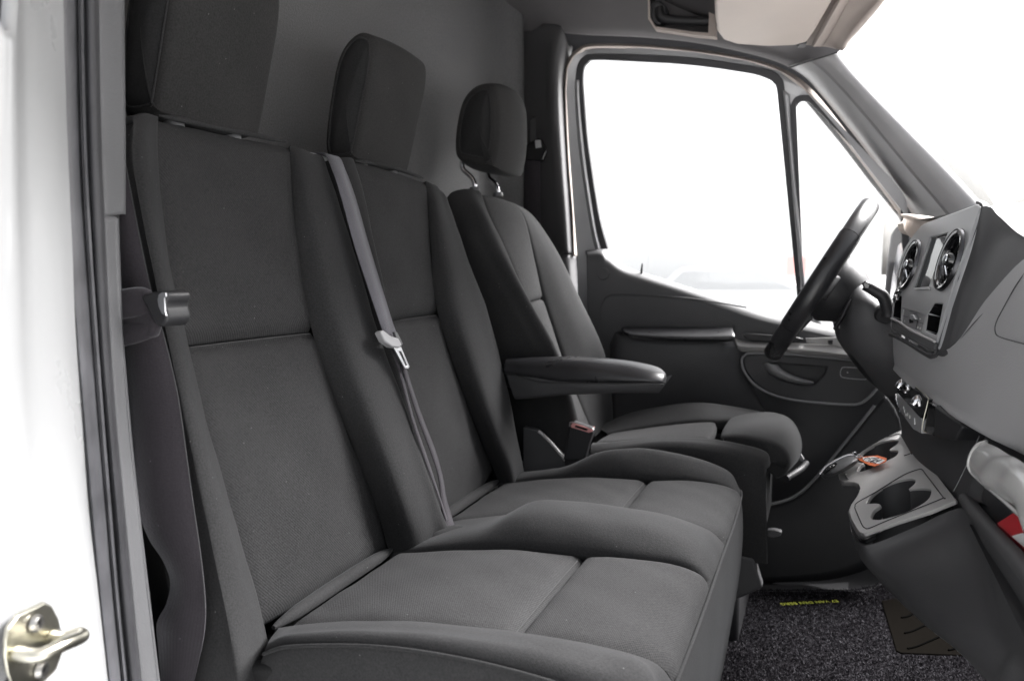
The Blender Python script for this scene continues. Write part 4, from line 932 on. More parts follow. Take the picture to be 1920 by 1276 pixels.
# cushion
patch('cushion_panel', [[(-0.4963,1.7600,0.9959), (-0.5069,1.8600,0.9852), (-0.5154,1.9700,0.9737)], [(-0.4097,1.7600,1.0056), (-0.4200,1.8600,1.0001), (-0.4311,1.9700,0.9928)], [(-0.3176,1.7600,1.0156), (-0.3322,1.8600,1.0148), (-0.3468,1.9700,1.0102)], [(-0.2429,1.7600,1.0229), (-0.2473,1.8600,1.0251), (-0.2573,1.9700,1.0248)], [(-0.2242,1.7600,1.0207), (-0.2252,1.8600,1.0205), (-0.2351,1.9700,1.0171)]], CP, drv, 18, 24, .003, .008, .014, 'lrtb', (0, 0, 1))
patch('thigh_extension', [
    [(-0.2049,1.7550,1.0114), (-0.2142,1.8500,1.0157), (-0.2195,1.9800,1.0164), (-0.2162,2.0200,1.0106)],
    [(-0.2008,1.7550,1.0332), (-0.2026,1.8500,1.0367), (-0.1995,1.9800,1.0365), (-0.1959,2.0200,1.0325)],
    [(-0.1484,1.7500,1.0384), (-0.1458,1.8500,1.0435), (-0.1327,1.9900,1.0501), (-0.1278,2.0300,1.0462)],
    [(-0.0930,1.7500,1.0289), (-0.0899,1.8500,1.0354), (-0.0806,1.9900,1.0431), (-0.0798,2.0300,1.0388)],
    [(-0.0642,1.7500,1.0081), (-0.0596,1.8500,1.0109), (-0.0530,1.9900,1.0164), (-0.0541,2.0300,1.0113)],
    [(-0.0590,1.7500,0.9783), (-0.0495,1.8500,0.9775), (-0.0408,1.9900,0.9755), (-0.0418,2.0300,0.9723)],
    [(-0.0781,1.7600,0.9459), (-0.0642,1.8500,0.9393), (-0.0476,1.9800,0.9326), (-0.0488,2.0200,0.9285)]],
    CB, drv, 20, 36, 0, .007, .016, 'lrtb', (.5, -.2, 1), skirt=.05)
patch('cushion_bolster', [
    [(-0.4969,1.7620,0.9955), (-0.4904,1.7300,0.9976), (-0.4843,1.7000,0.9994), (-0.4764,1.6650,0.9663), (-.50, 1.67, .86)],
    [(-0.4092,1.7580,1.0035), (-0.4076,1.7300,1.0119), (-0.4005,1.7000,1.0162), (-0.3978,1.6600,0.9914), (-.42, 1.665, .84)],
    [(-0.3166,1.7550,1.0118), (-0.3181,1.7300,1.0253), (-0.3126,1.7000,1.0294), (-0.3157,1.6580,1.0062), (-.32, 1.665, .82)],
    [(-0.2234,1.7550,1.0146), (-0.2250,1.7300,1.0304), (-0.2210,1.7000,1.0333), (-0.2257,1.6580,1.0050), (-.22, 1.665, .80)],
    [(-0.1480,1.7550,1.0043), (-0.1484,1.7300,1.0226), (-0.1479,1.7000,1.0255), (-0.1519,1.6600,0.9921), (-.14, 1.665, .79)],
    [(-0.1076,1.7550,0.9914), (-0.1054,1.7300,1.0112), (-0.1045,1.7000,1.0133), (-0.1116,1.6640,0.9781), (-.10, 1.668, .79)],
    [(-0.0983,1.7550,0.9734), (-0.0961,1.7300,0.9889), (-0.0964,1.7000,0.9912), (-0.1012,1.6700,0.9664), (-.092, 1.672, .79)]],
    CB, drv, 22, 32, 0, .006, .012, 'l', (0, -.7, 1))
patch('cushion_bolster', [
    [(-0.5154,1.9700,0.9737), (-0.5579,2.0300,0.9733), (-0.5747,2.0800,0.9655), (-.56, 2.12, .94)],
    [(-0.4311,1.9700,0.9928), (-0.4671,2.0400,1.0129), (-0.4792,2.0800,1.0080), (-.46, 2.13, .96)],
    [(-0.3468,1.9700,1.0102), (-0.3599,2.0400,1.0415), (-0.3670,2.0800,1.0374), (-.37, 2.13, .98)],
    [(-0.2573,1.9700,1.0248), (-0.2807,2.0400,1.0509), (-0.2863,2.0800,1.0469), (-.28, 2.13, .98)],
    [(-0.1963,2.0000,1.0278), (-0.2071,2.0500,1.0430), (-0.2075,2.0800,1.0421), (-.20, 2.13, .97)],
    [(-0.1344,2.0200,1.0341), (-0.1437,2.0600,1.0346), (-0.1465,2.0800,1.0337), (-.13, 2.13, .95)]],
    CB, drv, 20, 30, 0, .006, .012, 'l', (0, -.2, 1))
box('cushion_core', (-.33, 1.89, .86), (.44, .40, .15), CS, drv, .02)
prism('side_shield', [(-.68, 1.662, .96), (-.60, 1.662, .945), (-.45, 1.662, .84), (-.12, 1.662, .80), (-.10, 1.662, .74), (-.16, 1.662, .70), (-.66, 1.662, .72)], (0, .03, 0), M['plastic_dark'], drv, .006, 3)
tube('shield_highlight', [(-0.5893,1.6400,1.0375), (-0.5639,1.6400,1.0176), (-0.5360,1.6400,0.9884), (-0.5235,1.6400,0.9750)], .004, M['plastic_console'], drv, 8)  # pale bar standing in for the highlight along the shield
prism('shield_rear', [(-0.6279,1.6400,1.0443),(-0.5919,1.6400,1.0397),(-0.5235,1.6400,0.9774),(-0.5307,1.6400,0.9306),(-0.6278,1.6400,0.9208)], (0, .02, 0), M['plastic_dark'], drv, .003)
box('seat_base', (-.36, 1.88, .67), (.42, .38, .17), M['plastic_black'], drv, .015)
prism('base_cover', [(-0.1539,1.6700,0.9474),(-0.1196,1.6700,0.9442),(-0.1115,1.6700,0.9202),(-0.1175,1.6700,0.8683),(-0.1535,1.6700,0.8466)], (0, .10, 0), M['plastic_dark'], drv, .006, 3)
tube('slide_lever', [(-0.1428,1.7500,0.8223), (-0.1303,1.7600,0.8268), (-0.1175,1.7700,0.8252), (-0.1023,1.7800,0.8191)], .005, M['plastic_black'], drv, 8)
prism('lever_grip', [(-0.1019,1.7700,0.8284),(-0.0863,1.7700,0.8316),(-0.0707,1.7700,0.8287),(-0.0727,1.7700,0.8201),(-0.0880,1.7700,0.8133),(-0.1015,1.7700,0.8140)], (0, .02, 0), M['plastic_dark'], drv, .003, 3)
prism('extension_latch', [(-0.0449,1.9900,0.9529),(-0.0414,1.9900,0.9558),(-0.0338,1.9900,0.9434),(-0.0360,1.9900,0.9366),(-0.0445,1.9900,0.9398)], (0, .012, 0), M['plastic_trim'], drv, .003, 3)
tube('latch_stem', [(-0.0703,1.9000,0.9163), (-0.0418,1.9500,0.9273), (-0.0288,2.0000,0.9323)], .008, M['plastic_black'], drv, 8)
ar = bpy.data.objects.new('armrest', None); ar.empty_display_size = .03; reg(ar, drv, (-0.4636,1.5900,1.1635))
patch('armrest_pad', [
    [(-0.6441,1.5650,1.1748), (-0.6424,1.5670,1.1887), (-0.6452,1.5800,1.2011), (-0.6502,1.6050,1.2030), (-0.6462,1.6400,1.1995)],
    [(-0.5837,1.5560,1.1720), (-0.5841,1.5570,1.1879), (-0.5866,1.5700,1.2025), (-0.5903,1.6000,1.2084), (-0.5899,1.6400,1.2042)],
    [(-0.5220,1.5510,1.1667), (-0.5221,1.5510,1.1826), (-0.5245,1.5650,1.2034), (-0.5266,1.6000,1.2122), (-0.5210,1.6350,1.2100)],
    [(-0.4514,1.5480,1.1675), (-0.4515,1.5480,1.1842), (-0.4535,1.5620,1.2047), (-0.4515,1.5950,1.2136), (-0.4472,1.6300,1.2112)],
    [(-0.3839,1.5480,1.1701), (-0.3841,1.5480,1.1832), (-0.3856,1.5620,1.2000), (-0.3813,1.5900,1.2092), (-0.3771,1.6200,1.2084)],
    [(-0.3298,1.5500,1.1727), (-0.3292,1.5520,1.1822), (-0.3300,1.5650,1.1946), (-0.3277,1.5900,1.2006), (-0.3230,1.6100,1.2007)],
    [(-0.3017,1.5600,1.1718), (-0.3006,1.5650,1.1788), (-0.3005,1.5750,1.1872), (-0.3013,1.5900,1.1908), (-0.3020,1.6050,1.1901)],
    [(-0.2948,1.5750,1.1690), (-0.2937,1.5800,1.1739), (-0.2936,1.5850,1.1787), (-0.2950,1.5920,1.1799), (-0.2965,1.6000,1.1788)]],
    M['leather'], ar, 18, 44, 0, .003, .006, 'l', (0, -1, 1), skirt=.012)
patch('armrest_underside', [
    [(-0.6378,1.5680,1.1712), (-0.6306,1.5750,1.1414), (-0.6220,1.5850,1.1168), (-.62, 1.62, 1.16)],
    [(-0.5841,1.5570,1.1707), (-0.5737,1.5620,1.1441), (-0.5662,1.5750,1.1253), (-.56, 1.62, 1.16)],
    [(-0.5223,1.5520,1.1655), (-0.5145,1.5570,1.1482), (-0.5092,1.5700,1.1352), (-.50, 1.61, 1.165)],
    [(-0.4517,1.5490,1.1663), (-0.4481,1.5530,1.1526), (-0.4483,1.5700,1.1411), (-.44, 1.61, 1.17)],
    [(-0.3842,1.5490,1.1688), (-0.3855,1.5550,1.1558), (-0.3891,1.5700,1.1468), (-.37, 1.60, 1.175)],
    [(-0.3302,1.5520,1.1713), (-0.3339,1.5600,1.1581), (-0.3392,1.5750,1.1501), (-.31, 1.60, 1.18)],
    [(-0.2983,1.5650,1.1691), (-0.3022,1.5750,1.1577), (-0.3084,1.5850,1.1505), (-.285, 1.60, 1.185)]],
    M['plastic_dark'], ar, 14, 32, 0, .002, .004, 'l', (0, -1, -.3), skirt=0)
tube('armrest_seam', [(-0.6291,1.5620,1.1759), (-0.6020,1.5560,1.1711), (-0.5705,1.5530,1.1651), (-0.5331,1.5490,1.1630), (-0.4508,1.5460,1.1667), (-0.3399,1.5470,1.1715), (-0.2962,1.5650,1.1703)], .0012, M['plastic_black'], ar, 6, 40)
box('armrest_hub', (-.63, 1.63, 1.165), (.08, .05, .06), M['plastic_black'], ar, .02, None, 4)

# belt buckles
bk = thing('belt_buckle', 'black seat belt buckle with red rimmed slot beside the driver seat', 'belt buckle', (-0.4920,1.6300,0.9850))
BT = [(-0.5118,1.6250,1.0594),(-0.5046,1.6250,1.0682),(-0.4597,1.6250,1.0562),(-0.4584,1.6250,1.0481),(-0.4678,1.6250,1.0214),(-0.4772,1.6250,0.9851),(-0.5261,1.6250,0.9806),(-0.5189,1.6250,1.0196)]
prism('body', BT, (0, .022, 0), M['plastic_black'], bk, .003, 3)
prism('slot_rim', [(-0.5085,1.6220,1.0602),(-0.5036,1.6220,1.0665),(-0.4601,1.6220,1.0556),(-0.4600,1.6220,1.0497),(-0.4672,1.6220,1.0468),(-0.5072,1.6220,1.0556)], (0, .026, 0), M['red_button'], bk, .001)
prism('slot', [(-0.4969,1.6200,1.0615),(-0.4691,1.6200,1.0553),(-0.4714,1.6200,1.0516),(-0.4981,1.6200,1.0578)], (0, .004, 0), M['gloss_black'], bk, 0)
tube('rim_trim', [(-0.5106,1.6210,1.0579), (-0.5045,1.6210,1.0678), (-0.4598,1.6210,1.0570), (-0.4573,1.6210,1.0490)], .0016, M['satin_metal'], bk, 6)
prism('stalk', [(-0.5269,1.6350,0.9807),(-0.4825,1.6350,0.9847),(-0.4917,1.6350,0.9117),(-0.5289,1.6350,0.9077)], (0, .012, 0), M['plastic_black'], bk, .003)

# ------------------------------------------------------------------ passenger belts
mb = thing('seat_belt', 'grey belt with metal tongue hanging over the middle seat backrest', 'seat belt', (-0.5836,1.1692,0.9658))
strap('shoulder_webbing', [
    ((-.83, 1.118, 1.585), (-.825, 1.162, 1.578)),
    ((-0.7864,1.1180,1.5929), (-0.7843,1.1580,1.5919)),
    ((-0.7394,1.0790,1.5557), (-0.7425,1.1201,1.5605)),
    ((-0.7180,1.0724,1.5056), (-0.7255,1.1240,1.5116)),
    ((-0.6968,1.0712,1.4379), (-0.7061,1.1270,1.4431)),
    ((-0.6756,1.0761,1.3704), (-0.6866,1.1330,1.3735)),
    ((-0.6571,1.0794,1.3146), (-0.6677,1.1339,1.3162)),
    ((-0.6494,1.0821,1.2891), (-0.6601,1.1376,1.2913))], M['webbing_lit'], mb, 60)
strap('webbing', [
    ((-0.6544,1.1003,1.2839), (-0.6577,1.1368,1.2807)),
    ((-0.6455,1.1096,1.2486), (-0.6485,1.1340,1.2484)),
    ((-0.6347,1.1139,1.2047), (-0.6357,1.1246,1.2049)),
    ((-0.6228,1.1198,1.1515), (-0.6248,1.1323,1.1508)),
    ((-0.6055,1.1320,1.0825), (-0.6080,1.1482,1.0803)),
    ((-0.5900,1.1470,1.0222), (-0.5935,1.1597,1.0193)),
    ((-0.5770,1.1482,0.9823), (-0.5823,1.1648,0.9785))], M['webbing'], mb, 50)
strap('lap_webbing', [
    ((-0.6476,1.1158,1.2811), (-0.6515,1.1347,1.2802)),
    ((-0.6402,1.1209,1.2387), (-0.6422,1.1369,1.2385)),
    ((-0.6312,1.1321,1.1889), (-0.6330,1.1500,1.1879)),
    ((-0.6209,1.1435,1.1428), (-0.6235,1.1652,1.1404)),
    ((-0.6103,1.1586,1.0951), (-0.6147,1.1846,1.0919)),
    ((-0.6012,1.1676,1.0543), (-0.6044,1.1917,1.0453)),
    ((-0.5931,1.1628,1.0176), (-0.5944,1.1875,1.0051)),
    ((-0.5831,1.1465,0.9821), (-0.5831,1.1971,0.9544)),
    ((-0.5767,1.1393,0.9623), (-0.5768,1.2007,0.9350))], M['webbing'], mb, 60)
tg = bpy.data.objects.new('tongue', None); tg.empty_display_size = .02; reg(tg, mb, (-0.6441,1.1031,1.2841))
prism('slider', [(-0.6442,1.0595,1.3028),(-0.6448,1.0701,1.3054),(-0.6426,1.0874,1.2957),(-0.6411,1.1116,1.2887),(-0.6386,1.1174,1.2778),(-0.6377,1.1087,1.2734),(-0.6385,1.0865,1.2771),(-0.6407,1.0677,1.2872)], (-.012, 0, -.002), M['plastic_trim'], tg, .0025, 3)
prism('loop_frame', [(-0.6465,1.1075,1.2992),(-0.6464,1.1158,1.2986),(-0.6419,1.1267,1.2786),(-0.6409,1.1178,1.2742),(-0.6418,1.1109,1.2782)], (-.005, 0, 0), M['plastic_dark'], tg, .001)
plate('metal_blade', [(-0.6414,1.0948,1.2763),(-0.6409,1.1178,1.2742),(-0.6334,1.1320,1.2404),(-0.6328,1.1271,1.2375),(-0.6332,1.1157,1.2397)], [[(-0.6396,1.1084,1.2681),(-0.6394,1.1151,1.2675),(-0.6340,1.1259,1.2428),(-0.6339,1.1204,1.2426)]], (-.0028, 0, 0), M['satin_metal'], tg, .0005)
box('guide', (-.825, 1.14, 1.588), (.05, .07, .012), M['plastic_dash'], mb, .004, None, 3)

pb = thing('seat_belt', 'wide dark belt twisting down beside the near seat', 'seat belt', (-0.6668,0.6550,0.9333))
strap('webbing', [
    ((-0.7489,0.6520,1.5322), (-0.7271,0.6620,1.5265)),
    ((-0.7346,0.6500,1.4441), (-0.7094,0.6620,1.4383)),
    ((-0.7266,0.6480,1.3676), (-0.6951,0.6640,1.3675)),
    ((-0.7215,0.6480,1.3083), (-0.6797,0.6640,1.3203)),
    ((-0.7218,0.6480,1.2482), (-0.6650,0.6640,1.2612)),
    ((-0.7183,0.6460,1.1881), (-0.6559,0.6640,1.1957)),
    ((-0.7119,0.6460,1.1336), (-0.6498,0.6640,1.1477)),
    ((-0.7001,0.6480,1.0987), (-0.6446,0.6640,1.1117)),
    ((-0.6842,0.6520,1.0734), (-0.6387,0.6620,1.0825)),
    ((-0.6786,0.6560,1.0479), (-0.6337,0.6600,1.0501)),
    ((-0.6834,0.6540,1.0229), (-0.6327,0.6600,1.0226)),
    ((-0.6949,0.6500,0.9988), (-0.6383,0.6620,0.9896)),
    ((-0.6921,0.6480,0.9674), (-0.6495,0.6640,0.9552)),
    ((-0.6864,0.6460,0.8996), (-0.6701,0.6660,0.8922))], M['webbing'], pb, 90, .0014)
tube('edge_thread', [(-0.7255,0.6605,1.5262), (-0.7078,0.6605,1.4382), (-0.6935,0.6625,1.3675), (-0.6782,0.6625,1.3205), (-0.6635,0.6625,1.2616), (-0.6544,0.6625,1.1962), (-0.6483,0.6625,1.1483), (-0.6431,0.6625,1.1123), (-0.6372,0.6605,1.0832), (-0.6323,0.6585,1.0509), (-0.6312,0.6585,1.0234)], .0005, M['thread'], pb, 5, 60)
tg = bpy.data.objects.new('tongue', None); tg.empty_display_size = .02; reg(tg, pb, (-0.6686,0.6400,1.3515))
tube('folded_webbing', [(-0.7242,0.6280,1.3596), (-0.7007,0.6280,1.3629), (-0.6805,0.6320,1.3654), (-0.6744,0.6360,1.3630)], .016, M['webbing'], tg, 14, 20, False, ((0, 1, 0), .5))
tube('folded_webbing', [(-0.7308,0.6320,1.3283), (-0.6993,0.6320,1.3310), (-0.6745,0.6340,1.3356), (-0.6644,0.6360,1.3387)], [.014, .013, .010, .007], M['webbing'], tg, 14, 20, False, ((0, 1, 0), .5))
prism('webbing_fold', [(-0.7260,0.6300,1.3682),(-0.6872,0.6300,1.3710),(-0.6685,0.6300,1.3679),(-0.6588,0.6300,1.3409),(-0.6640,0.6300,1.3283),(-0.6976,0.6300,1.3226),(-0.7289,0.6300,1.3215)], (0, .012, 0), M['webbing'], tg, .003)
prism('tongue_grip', [(-0.6694,0.6220,1.3721),(-0.6559,0.6220,1.3761),(-0.6412,0.6220,1.3780),(-0.6326,0.6220,1.3764),(-0.6315,0.6220,1.3698),(-0.6362,0.6220,1.3631),(-0.6332,0.6220,1.3521),(-0.6334,0.6220,1.3465),(-0.6403,0.6220,1.3403),(-0.6476,0.6220,1.3406),(-0.6545,0.6220,1.3483),(-0.6626,0.6220,1.3610)], (.004, .03, 0), M['plastic_black'], tg, .004, 3)
prism('tongue_blade', [(-0.6420,0.6205,1.3741),(-0.6376,0.6205,1.3764),(-0.6325,0.6205,1.3764),(-0.6320,0.6205,1.3720),(-0.6343,0.6205,1.3709),(-0.6343,0.6205,1.3560),(-0.6323,0.6205,1.3522),(-0.6387,0.6205,1.3543),(-0.6427,0.6205,1.3614),(-0.6438,0.6205,1.3686)], (0, .002, 0), M['satin_metal'], tg, .0005)

# ------------------------------------------------------------------ driver door
door = thing('van_door', 'closed driver door with dark trim panel and silver window frame', 'door', (-.2, 2.26, .62))
WIN = [(-0.6039,2.2779,1.4614),(-0.6298,2.2676,1.5646),(-0.6584,2.2476,1.7642),(-0.6685,2.2341,1.8991),(-0.6707,2.2297,1.9435),(-0.6668,2.2265,1.9753),(-0.6538,2.2250,1.9901),(-0.6317,2.2245,1.9953),(-0.5026,2.2261,1.9790),(-0.3555,2.2285,1.9556),(-0.2148,2.2316,1.9238),(-0.1655,2.2334,1.9060),(-0.1463,2.2348,1.8922),(-0.1364,2.2372,1.8684),(-0.1244,2.2479,1.7613),(-0.0988,2.2689,1.5508),(-0.0690,2.2935,1.3051),(-0.0661,2.3039,1.2013),(-0.3521,2.2955,1.2850),(-0.5872,2.2864,1.3763)]
RUB = [(-0.6316,2.2782,1.4585),(-0.6591,2.2675,1.5653),(-0.6826,2.2475,1.7656),(-0.6909,2.2339,1.9009),(-0.6913,2.2288,1.9526),(-0.6841,2.2252,1.9885),(-0.6662,2.2233,2.0072),(-0.6376,2.2228,2.0117),(-0.5025,2.2243,1.9973),(-0.3556,2.2265,1.9750),(-0.2151,2.2297,1.9428),(-0.1524,2.2317,1.9237),(-0.1279,2.2336,1.9041),(-0.1179,2.2364,1.8764),(-0.1056,2.2480,1.7602),(-0.0825,2.2690,1.5504),(-0.0525,2.2935,1.3054),(-0.0488,2.3061,1.1795),(-0.3519,2.2986,1.2540),(-0.6202,2.2880,1.3602)]
QWN = [(-0.0868,2.2434,1.8066),(-0.0861,2.2413,1.8268),(-0.0785,2.2402,1.8383),(-0.0653,2.2402,1.8387),(-0.0494,2.2411,1.8295),(0.0017,2.2467,1.7737),(0.0815,2.2556,1.6846),(0.1395,2.2621,1.6190),(0.1633,2.2653,1.5872),(0.1737,2.2690,1.5505),(0.1797,2.2765,1.4757),(0.1911,2.2973,1.2671),(-0.0457,2.2979,1.2614),(-0.0617,2.2804,1.4360)]
QRB = [(-0.1015,2.2433,1.8076),(-0.1008,2.2407,1.8333),(-0.0894,2.2389,1.8513),(-0.0684,2.2385,1.8550),(-0.0447,2.2395,1.8451),(0.0116,2.2455,1.7850),(0.0912,2.2545,1.6948),(0.1515,2.2612,1.6279),(0.1764,2.2645,1.5948),(0.1895,2.2686,1.5542),(0.1959,2.2765,1.4755),(0.2090,2.3029,1.2108),(-0.0330,2.3038,1.2025),(-0.0726,2.2804,1.4361)]
plate('window_frame', [(-0.6968,2.3053,1.1468),(-0.6970,2.2760,1.4399),(-0.7041,2.2634,1.5663),(-0.7153,2.2418,1.7821),(-0.7184,2.2283,1.9171),(-0.7120,2.2222,1.9785),(-0.6903,2.2189,2.0115),(-0.6488,2.2175,2.0248),(-0.5015,2.2187,2.0132),(-0.3550,2.2212,1.9877),(-0.2149,2.2247,1.9526),(-0.1307,2.2282,1.9182),(-0.0687,2.2332,1.8676),(0.0282,2.2451,1.7486),(0.1083,2.2560,1.6400),(0.1771,2.2651,1.5488),(0.2040,2.2698,1.5023),(0.2341,2.3045,1.1550),(-0.2009,2.3080,1.1201)],
      [RUB, QRB], (0, .022, .002), M['paint_silver'], door, .004, 0, 110)
plate('glass_seal', RUB, [WIN], (0, .016, .0016), M['rubber'], door, .002, 110, 110)
plate('quarter_glass_seal', QRB, [QWN], (0, .016, .0016), M['rubber'], door, .002, 110, 110)
prism('window_glass', WIN and [(-0.5970,2.2898,1.4427),(-0.6391,2.2775,1.5655),(-0.6678,2.2574,1.7662),(-0.6859,2.2438,1.9025),(-0.6890,2.2361,1.9796),(-0.6723,2.2333,2.0073),(-0.6373,2.2329,2.0112),(-0.5047,2.2351,1.9900),(-0.3571,2.2373,1.9678),(-0.2159,2.2406,1.9343),(-0.1528,2.2428,1.9124),(-0.1278,2.2461,1.8792),(-0.1142,2.2578,1.7622),(-0.0897,2.2789,1.5513),(-0.0575,2.3110,1.2307),(-0.3535,2.3087,1.2534),(-0.5982,2.2980,1.3602)], (0, .004, .0004), M['glass_side'], door, 0)
prism('quarter_glass', [(-0.0939,2.2532,1.8088),(-0.0933,2.2506,1.8346),(-0.0685,2.2492,1.8489),(-0.0498,2.2501,1.8394),(0.0014,2.2556,1.7847),(0.0866,2.2647,1.6937),(0.1712,2.2747,1.5932),(0.1843,2.2790,1.5509),(0.2022,2.3102,1.2383),(-0.0395,2.3109,1.2312),(-0.0674,2.2904,1.4362)], (0, .004, .0004), M['glass_side'], door, 0)
# silver channel between the panes and the bright inner edge at the rear
ribbon('divider_bar', [[(-0.1213,2.2291,1.8683),(-0.1079,2.2401,1.7591),(-0.0849,2.2610,1.5500),(-0.0546,2.2869,1.2911)], [(-0.1156,2.2236,1.8640),(-0.1023,2.2342,1.7578),(-0.0793,2.2550,1.5494),(-0.0490,2.2808,1.2914)], [(-0.1038,2.2304,1.8562),(-0.0972,2.2401,1.7584),(-0.0741,2.2610,1.5497),(-0.0437,2.2869,1.2913)]], M['paint_silver'], door, 20, 6, .004)
ribbon('rear_channel', [[(-0.6913,2.2236,1.9439),(-0.6914,2.2310,1.8701),(-0.6802,2.2461,1.7192),(-0.6547,2.2646,1.5338),(-0.6382,2.2725,1.4553)], [(-0.6835,2.2138,1.9411),(-0.6819,2.2212,1.8676),(-0.6708,2.2362,1.7175),(-0.6437,2.2546,1.5330),(-0.6272,2.2624,1.4550)], [(-0.6785,2.2237,1.9428),(-0.6769,2.2311,1.8691),(-0.6640,2.2461,1.7184),(-0.6384,2.2646,1.5334),(-0.6202,2.2725,1.4551)]], M['paint_silver'], door, 24, 6, .003)

# trim panel: rows from the sill down
SILL = [(-0.6596,2.2447,1.4517),(-0.6126,2.2444,1.4544),(-0.5904,2.2463,1.4357),(-0.5432,2.2497,1.4015),(-0.4684,2.2521,1.3771),(-0.3471,2.2559,1.3399),(-0.2010,2.2606,1.2925),(-0.1163,2.2631,1.2676),(0.0200,2.2659,1.2391),(0.2014,2.2696,1.2022)]
T2 = [(-0.6519,2.2245,1.4326),(-0.6069,2.2248,1.4293),(-0.5881,2.2267,1.4108),(-0.5412,2.2296,1.3816),(-0.4639,2.2320,1.3575),(-0.3436,2.2355,1.3225),(-0.1988,2.2402,1.2759),(-0.1148,2.2423,1.2544),(0.0203,2.2451,1.2264),(0.2001,2.2487,1.1902)]
T3 = [(-0.6500,2.2256,1.3610),(-0.6065,2.2259,1.3582),(-0.5875,2.2271,1.3459),(-0.5402,2.2283,1.3340),(-0.4628,2.2301,1.3165),(-0.3425,2.2326,1.2912),(-0.1979,2.2359,1.2585),(-0.1142,2.2377,1.2402),(0.0206,2.2402,1.2154),(0.2000,2.2435,1.1824)]
T4 = [(-0.6480,2.2410,1.1869),(-0.6088,2.2409,1.1883),(-0.5894,2.2408,1.1889),(-0.5414,2.2406,1.1906),(-0.4630,2.2407,1.1901),(-0.3417,2.2407,1.1898),(-0.1966,2.2410,1.1875),(-0.1127,2.2414,1.1832),(0.0220,2.2422,1.1754),(0.2007,2.2431,1.1659)]
T5 = [(-0.6385,2.2605,0.9920),(-0.6054,2.2603,0.9941),(-0.5759,2.2601,0.9961),(-0.5274,2.2598,0.9993),(-0.4545,2.2593,1.0041),(-0.3408,2.2585,1.0115),(-0.1937,2.2579,1.0181),(-0.1088,2.2578,1.0192),(0.0274,2.2576,1.0210),(0.2076,2.2572,1.0247)]
T6 = [(-0.6256,2.3046,0.6514),(-0.6001,2.3043,0.6544),(-0.5664,2.3039,0.6585),(-0.5166,2.3033,0.6645),(-0.4354,2.3023,0.6743),(-0.3407,2.3012,0.6857),(-0.1893,2.2994,0.7039),(-0.1021,2.2983,0.7144),(0.0372,2.2959,0.7390),(0.2211,2.2929,0.7684)]
T7 = [(-0.6071,2.3433,0.3653),(-0.5811,2.3428,0.3697),(-0.5468,2.3423,0.3754),(-0.4961,2.3414,0.3838),(-0.4215,2.3402,0.3962),(-0.3408,2.3388,0.4096),(-0.1857,2.3363,0.4354),(-0.0964,2.3348,0.4502),(0.0462,2.3316,0.4821),(0.2341,2.3277,0.5209)]
SILL0 = [(-0.6729,2.2784,1.4557),(-0.6087,2.2779,1.4614),(-0.5896,2.2798,1.4425),(-0.5449,2.2832,1.4078),(-0.4692,2.2857,1.3830),(-0.3479,2.2895,1.3451),(-0.2013,2.2942,1.2984),(-0.1154,2.2967,1.2731),(0.0227,2.2995,1.2455),(0.2041,2.3032,1.2077)]
ribbon('trim_panel', [SILL0, SILL, T2, T3, T4, T5, T6, T7], M['plastic_dark'], door, 60, 40, .01, (0, -1, 0))
disc('cap', (-0.6012,2.2229,1.3877), (0, -1, .05), .018, M['plastic_dark'], door, 20, prof=[(0, .001), (.0165, .001), (.018, -.002)])
tube('lock_pin', [(-0.4985,2.2616,1.3830), (-0.4968,2.2599,1.4000), (-0.4951,2.2582,1.4169)], [.004, .003, .002], M['plastic_black'], door, 8)
# raised elbow bulge with pocket below
patch('elbow_bulge', [
    [(-0.5857,2.2397,1.1797),(-0.5725,2.2371,1.2055),(-0.5532,2.2355,1.2218),(-0.4318,2.2355,1.2223),(-0.3120,2.2357,1.2198),(-0.2366,2.2367,1.2102),(-0.1965,2.2382,1.1951),(-0.1963,2.2397,1.1802)],
    [(-0.5794,2.2287,1.1589), (-0.5599,2.2009,1.1856), (-0.5309,2.1839,1.2049), (-0.4205,2.1788,1.2059), (-0.3044,2.1841,1.2034), (-0.2350,2.2002,1.1927), (-0.2058,2.2219,1.1771), (-0.2012,2.2376,1.1610)],
    [(-0.5803,2.2351,1.0951), (-0.5553,2.1994,1.1008), (-0.5234,2.1840,1.1043), (-0.4187,2.1783,1.1101), (-0.3030,2.1879,1.1146), (-0.2397,2.2080,1.1153), (-0.2077,2.2282,1.1144), (-0.1976,2.2424,1.1131)],
    [(-0.5798,2.2511,0.9651), (-0.5589,2.2326,0.9699), (-0.5245,2.2221,0.9741), (-0.4249,2.2214,0.9812), (-0.3056,2.2256,0.9888), (-0.2340,2.2354,0.9921), (-0.1637,2.2482,0.9947), (-0.1361,2.2562,0.9953)],
    [(-0.5792,2.2821,0.7959),(-0.5627,2.2820,0.7976),(-0.5299,2.2816,0.8008),(-0.4335,2.2807,0.8102),(-0.3096,2.2795,0.8224),(-0.2200,2.2786,0.8312),(-0.1331,2.2777,0.8397),(-0.0766,2.2772,0.8453)]],
    M['plastic_dark'], door, 40, 30, 0, .002, .006, 'lrtb', (0, -1, .2))
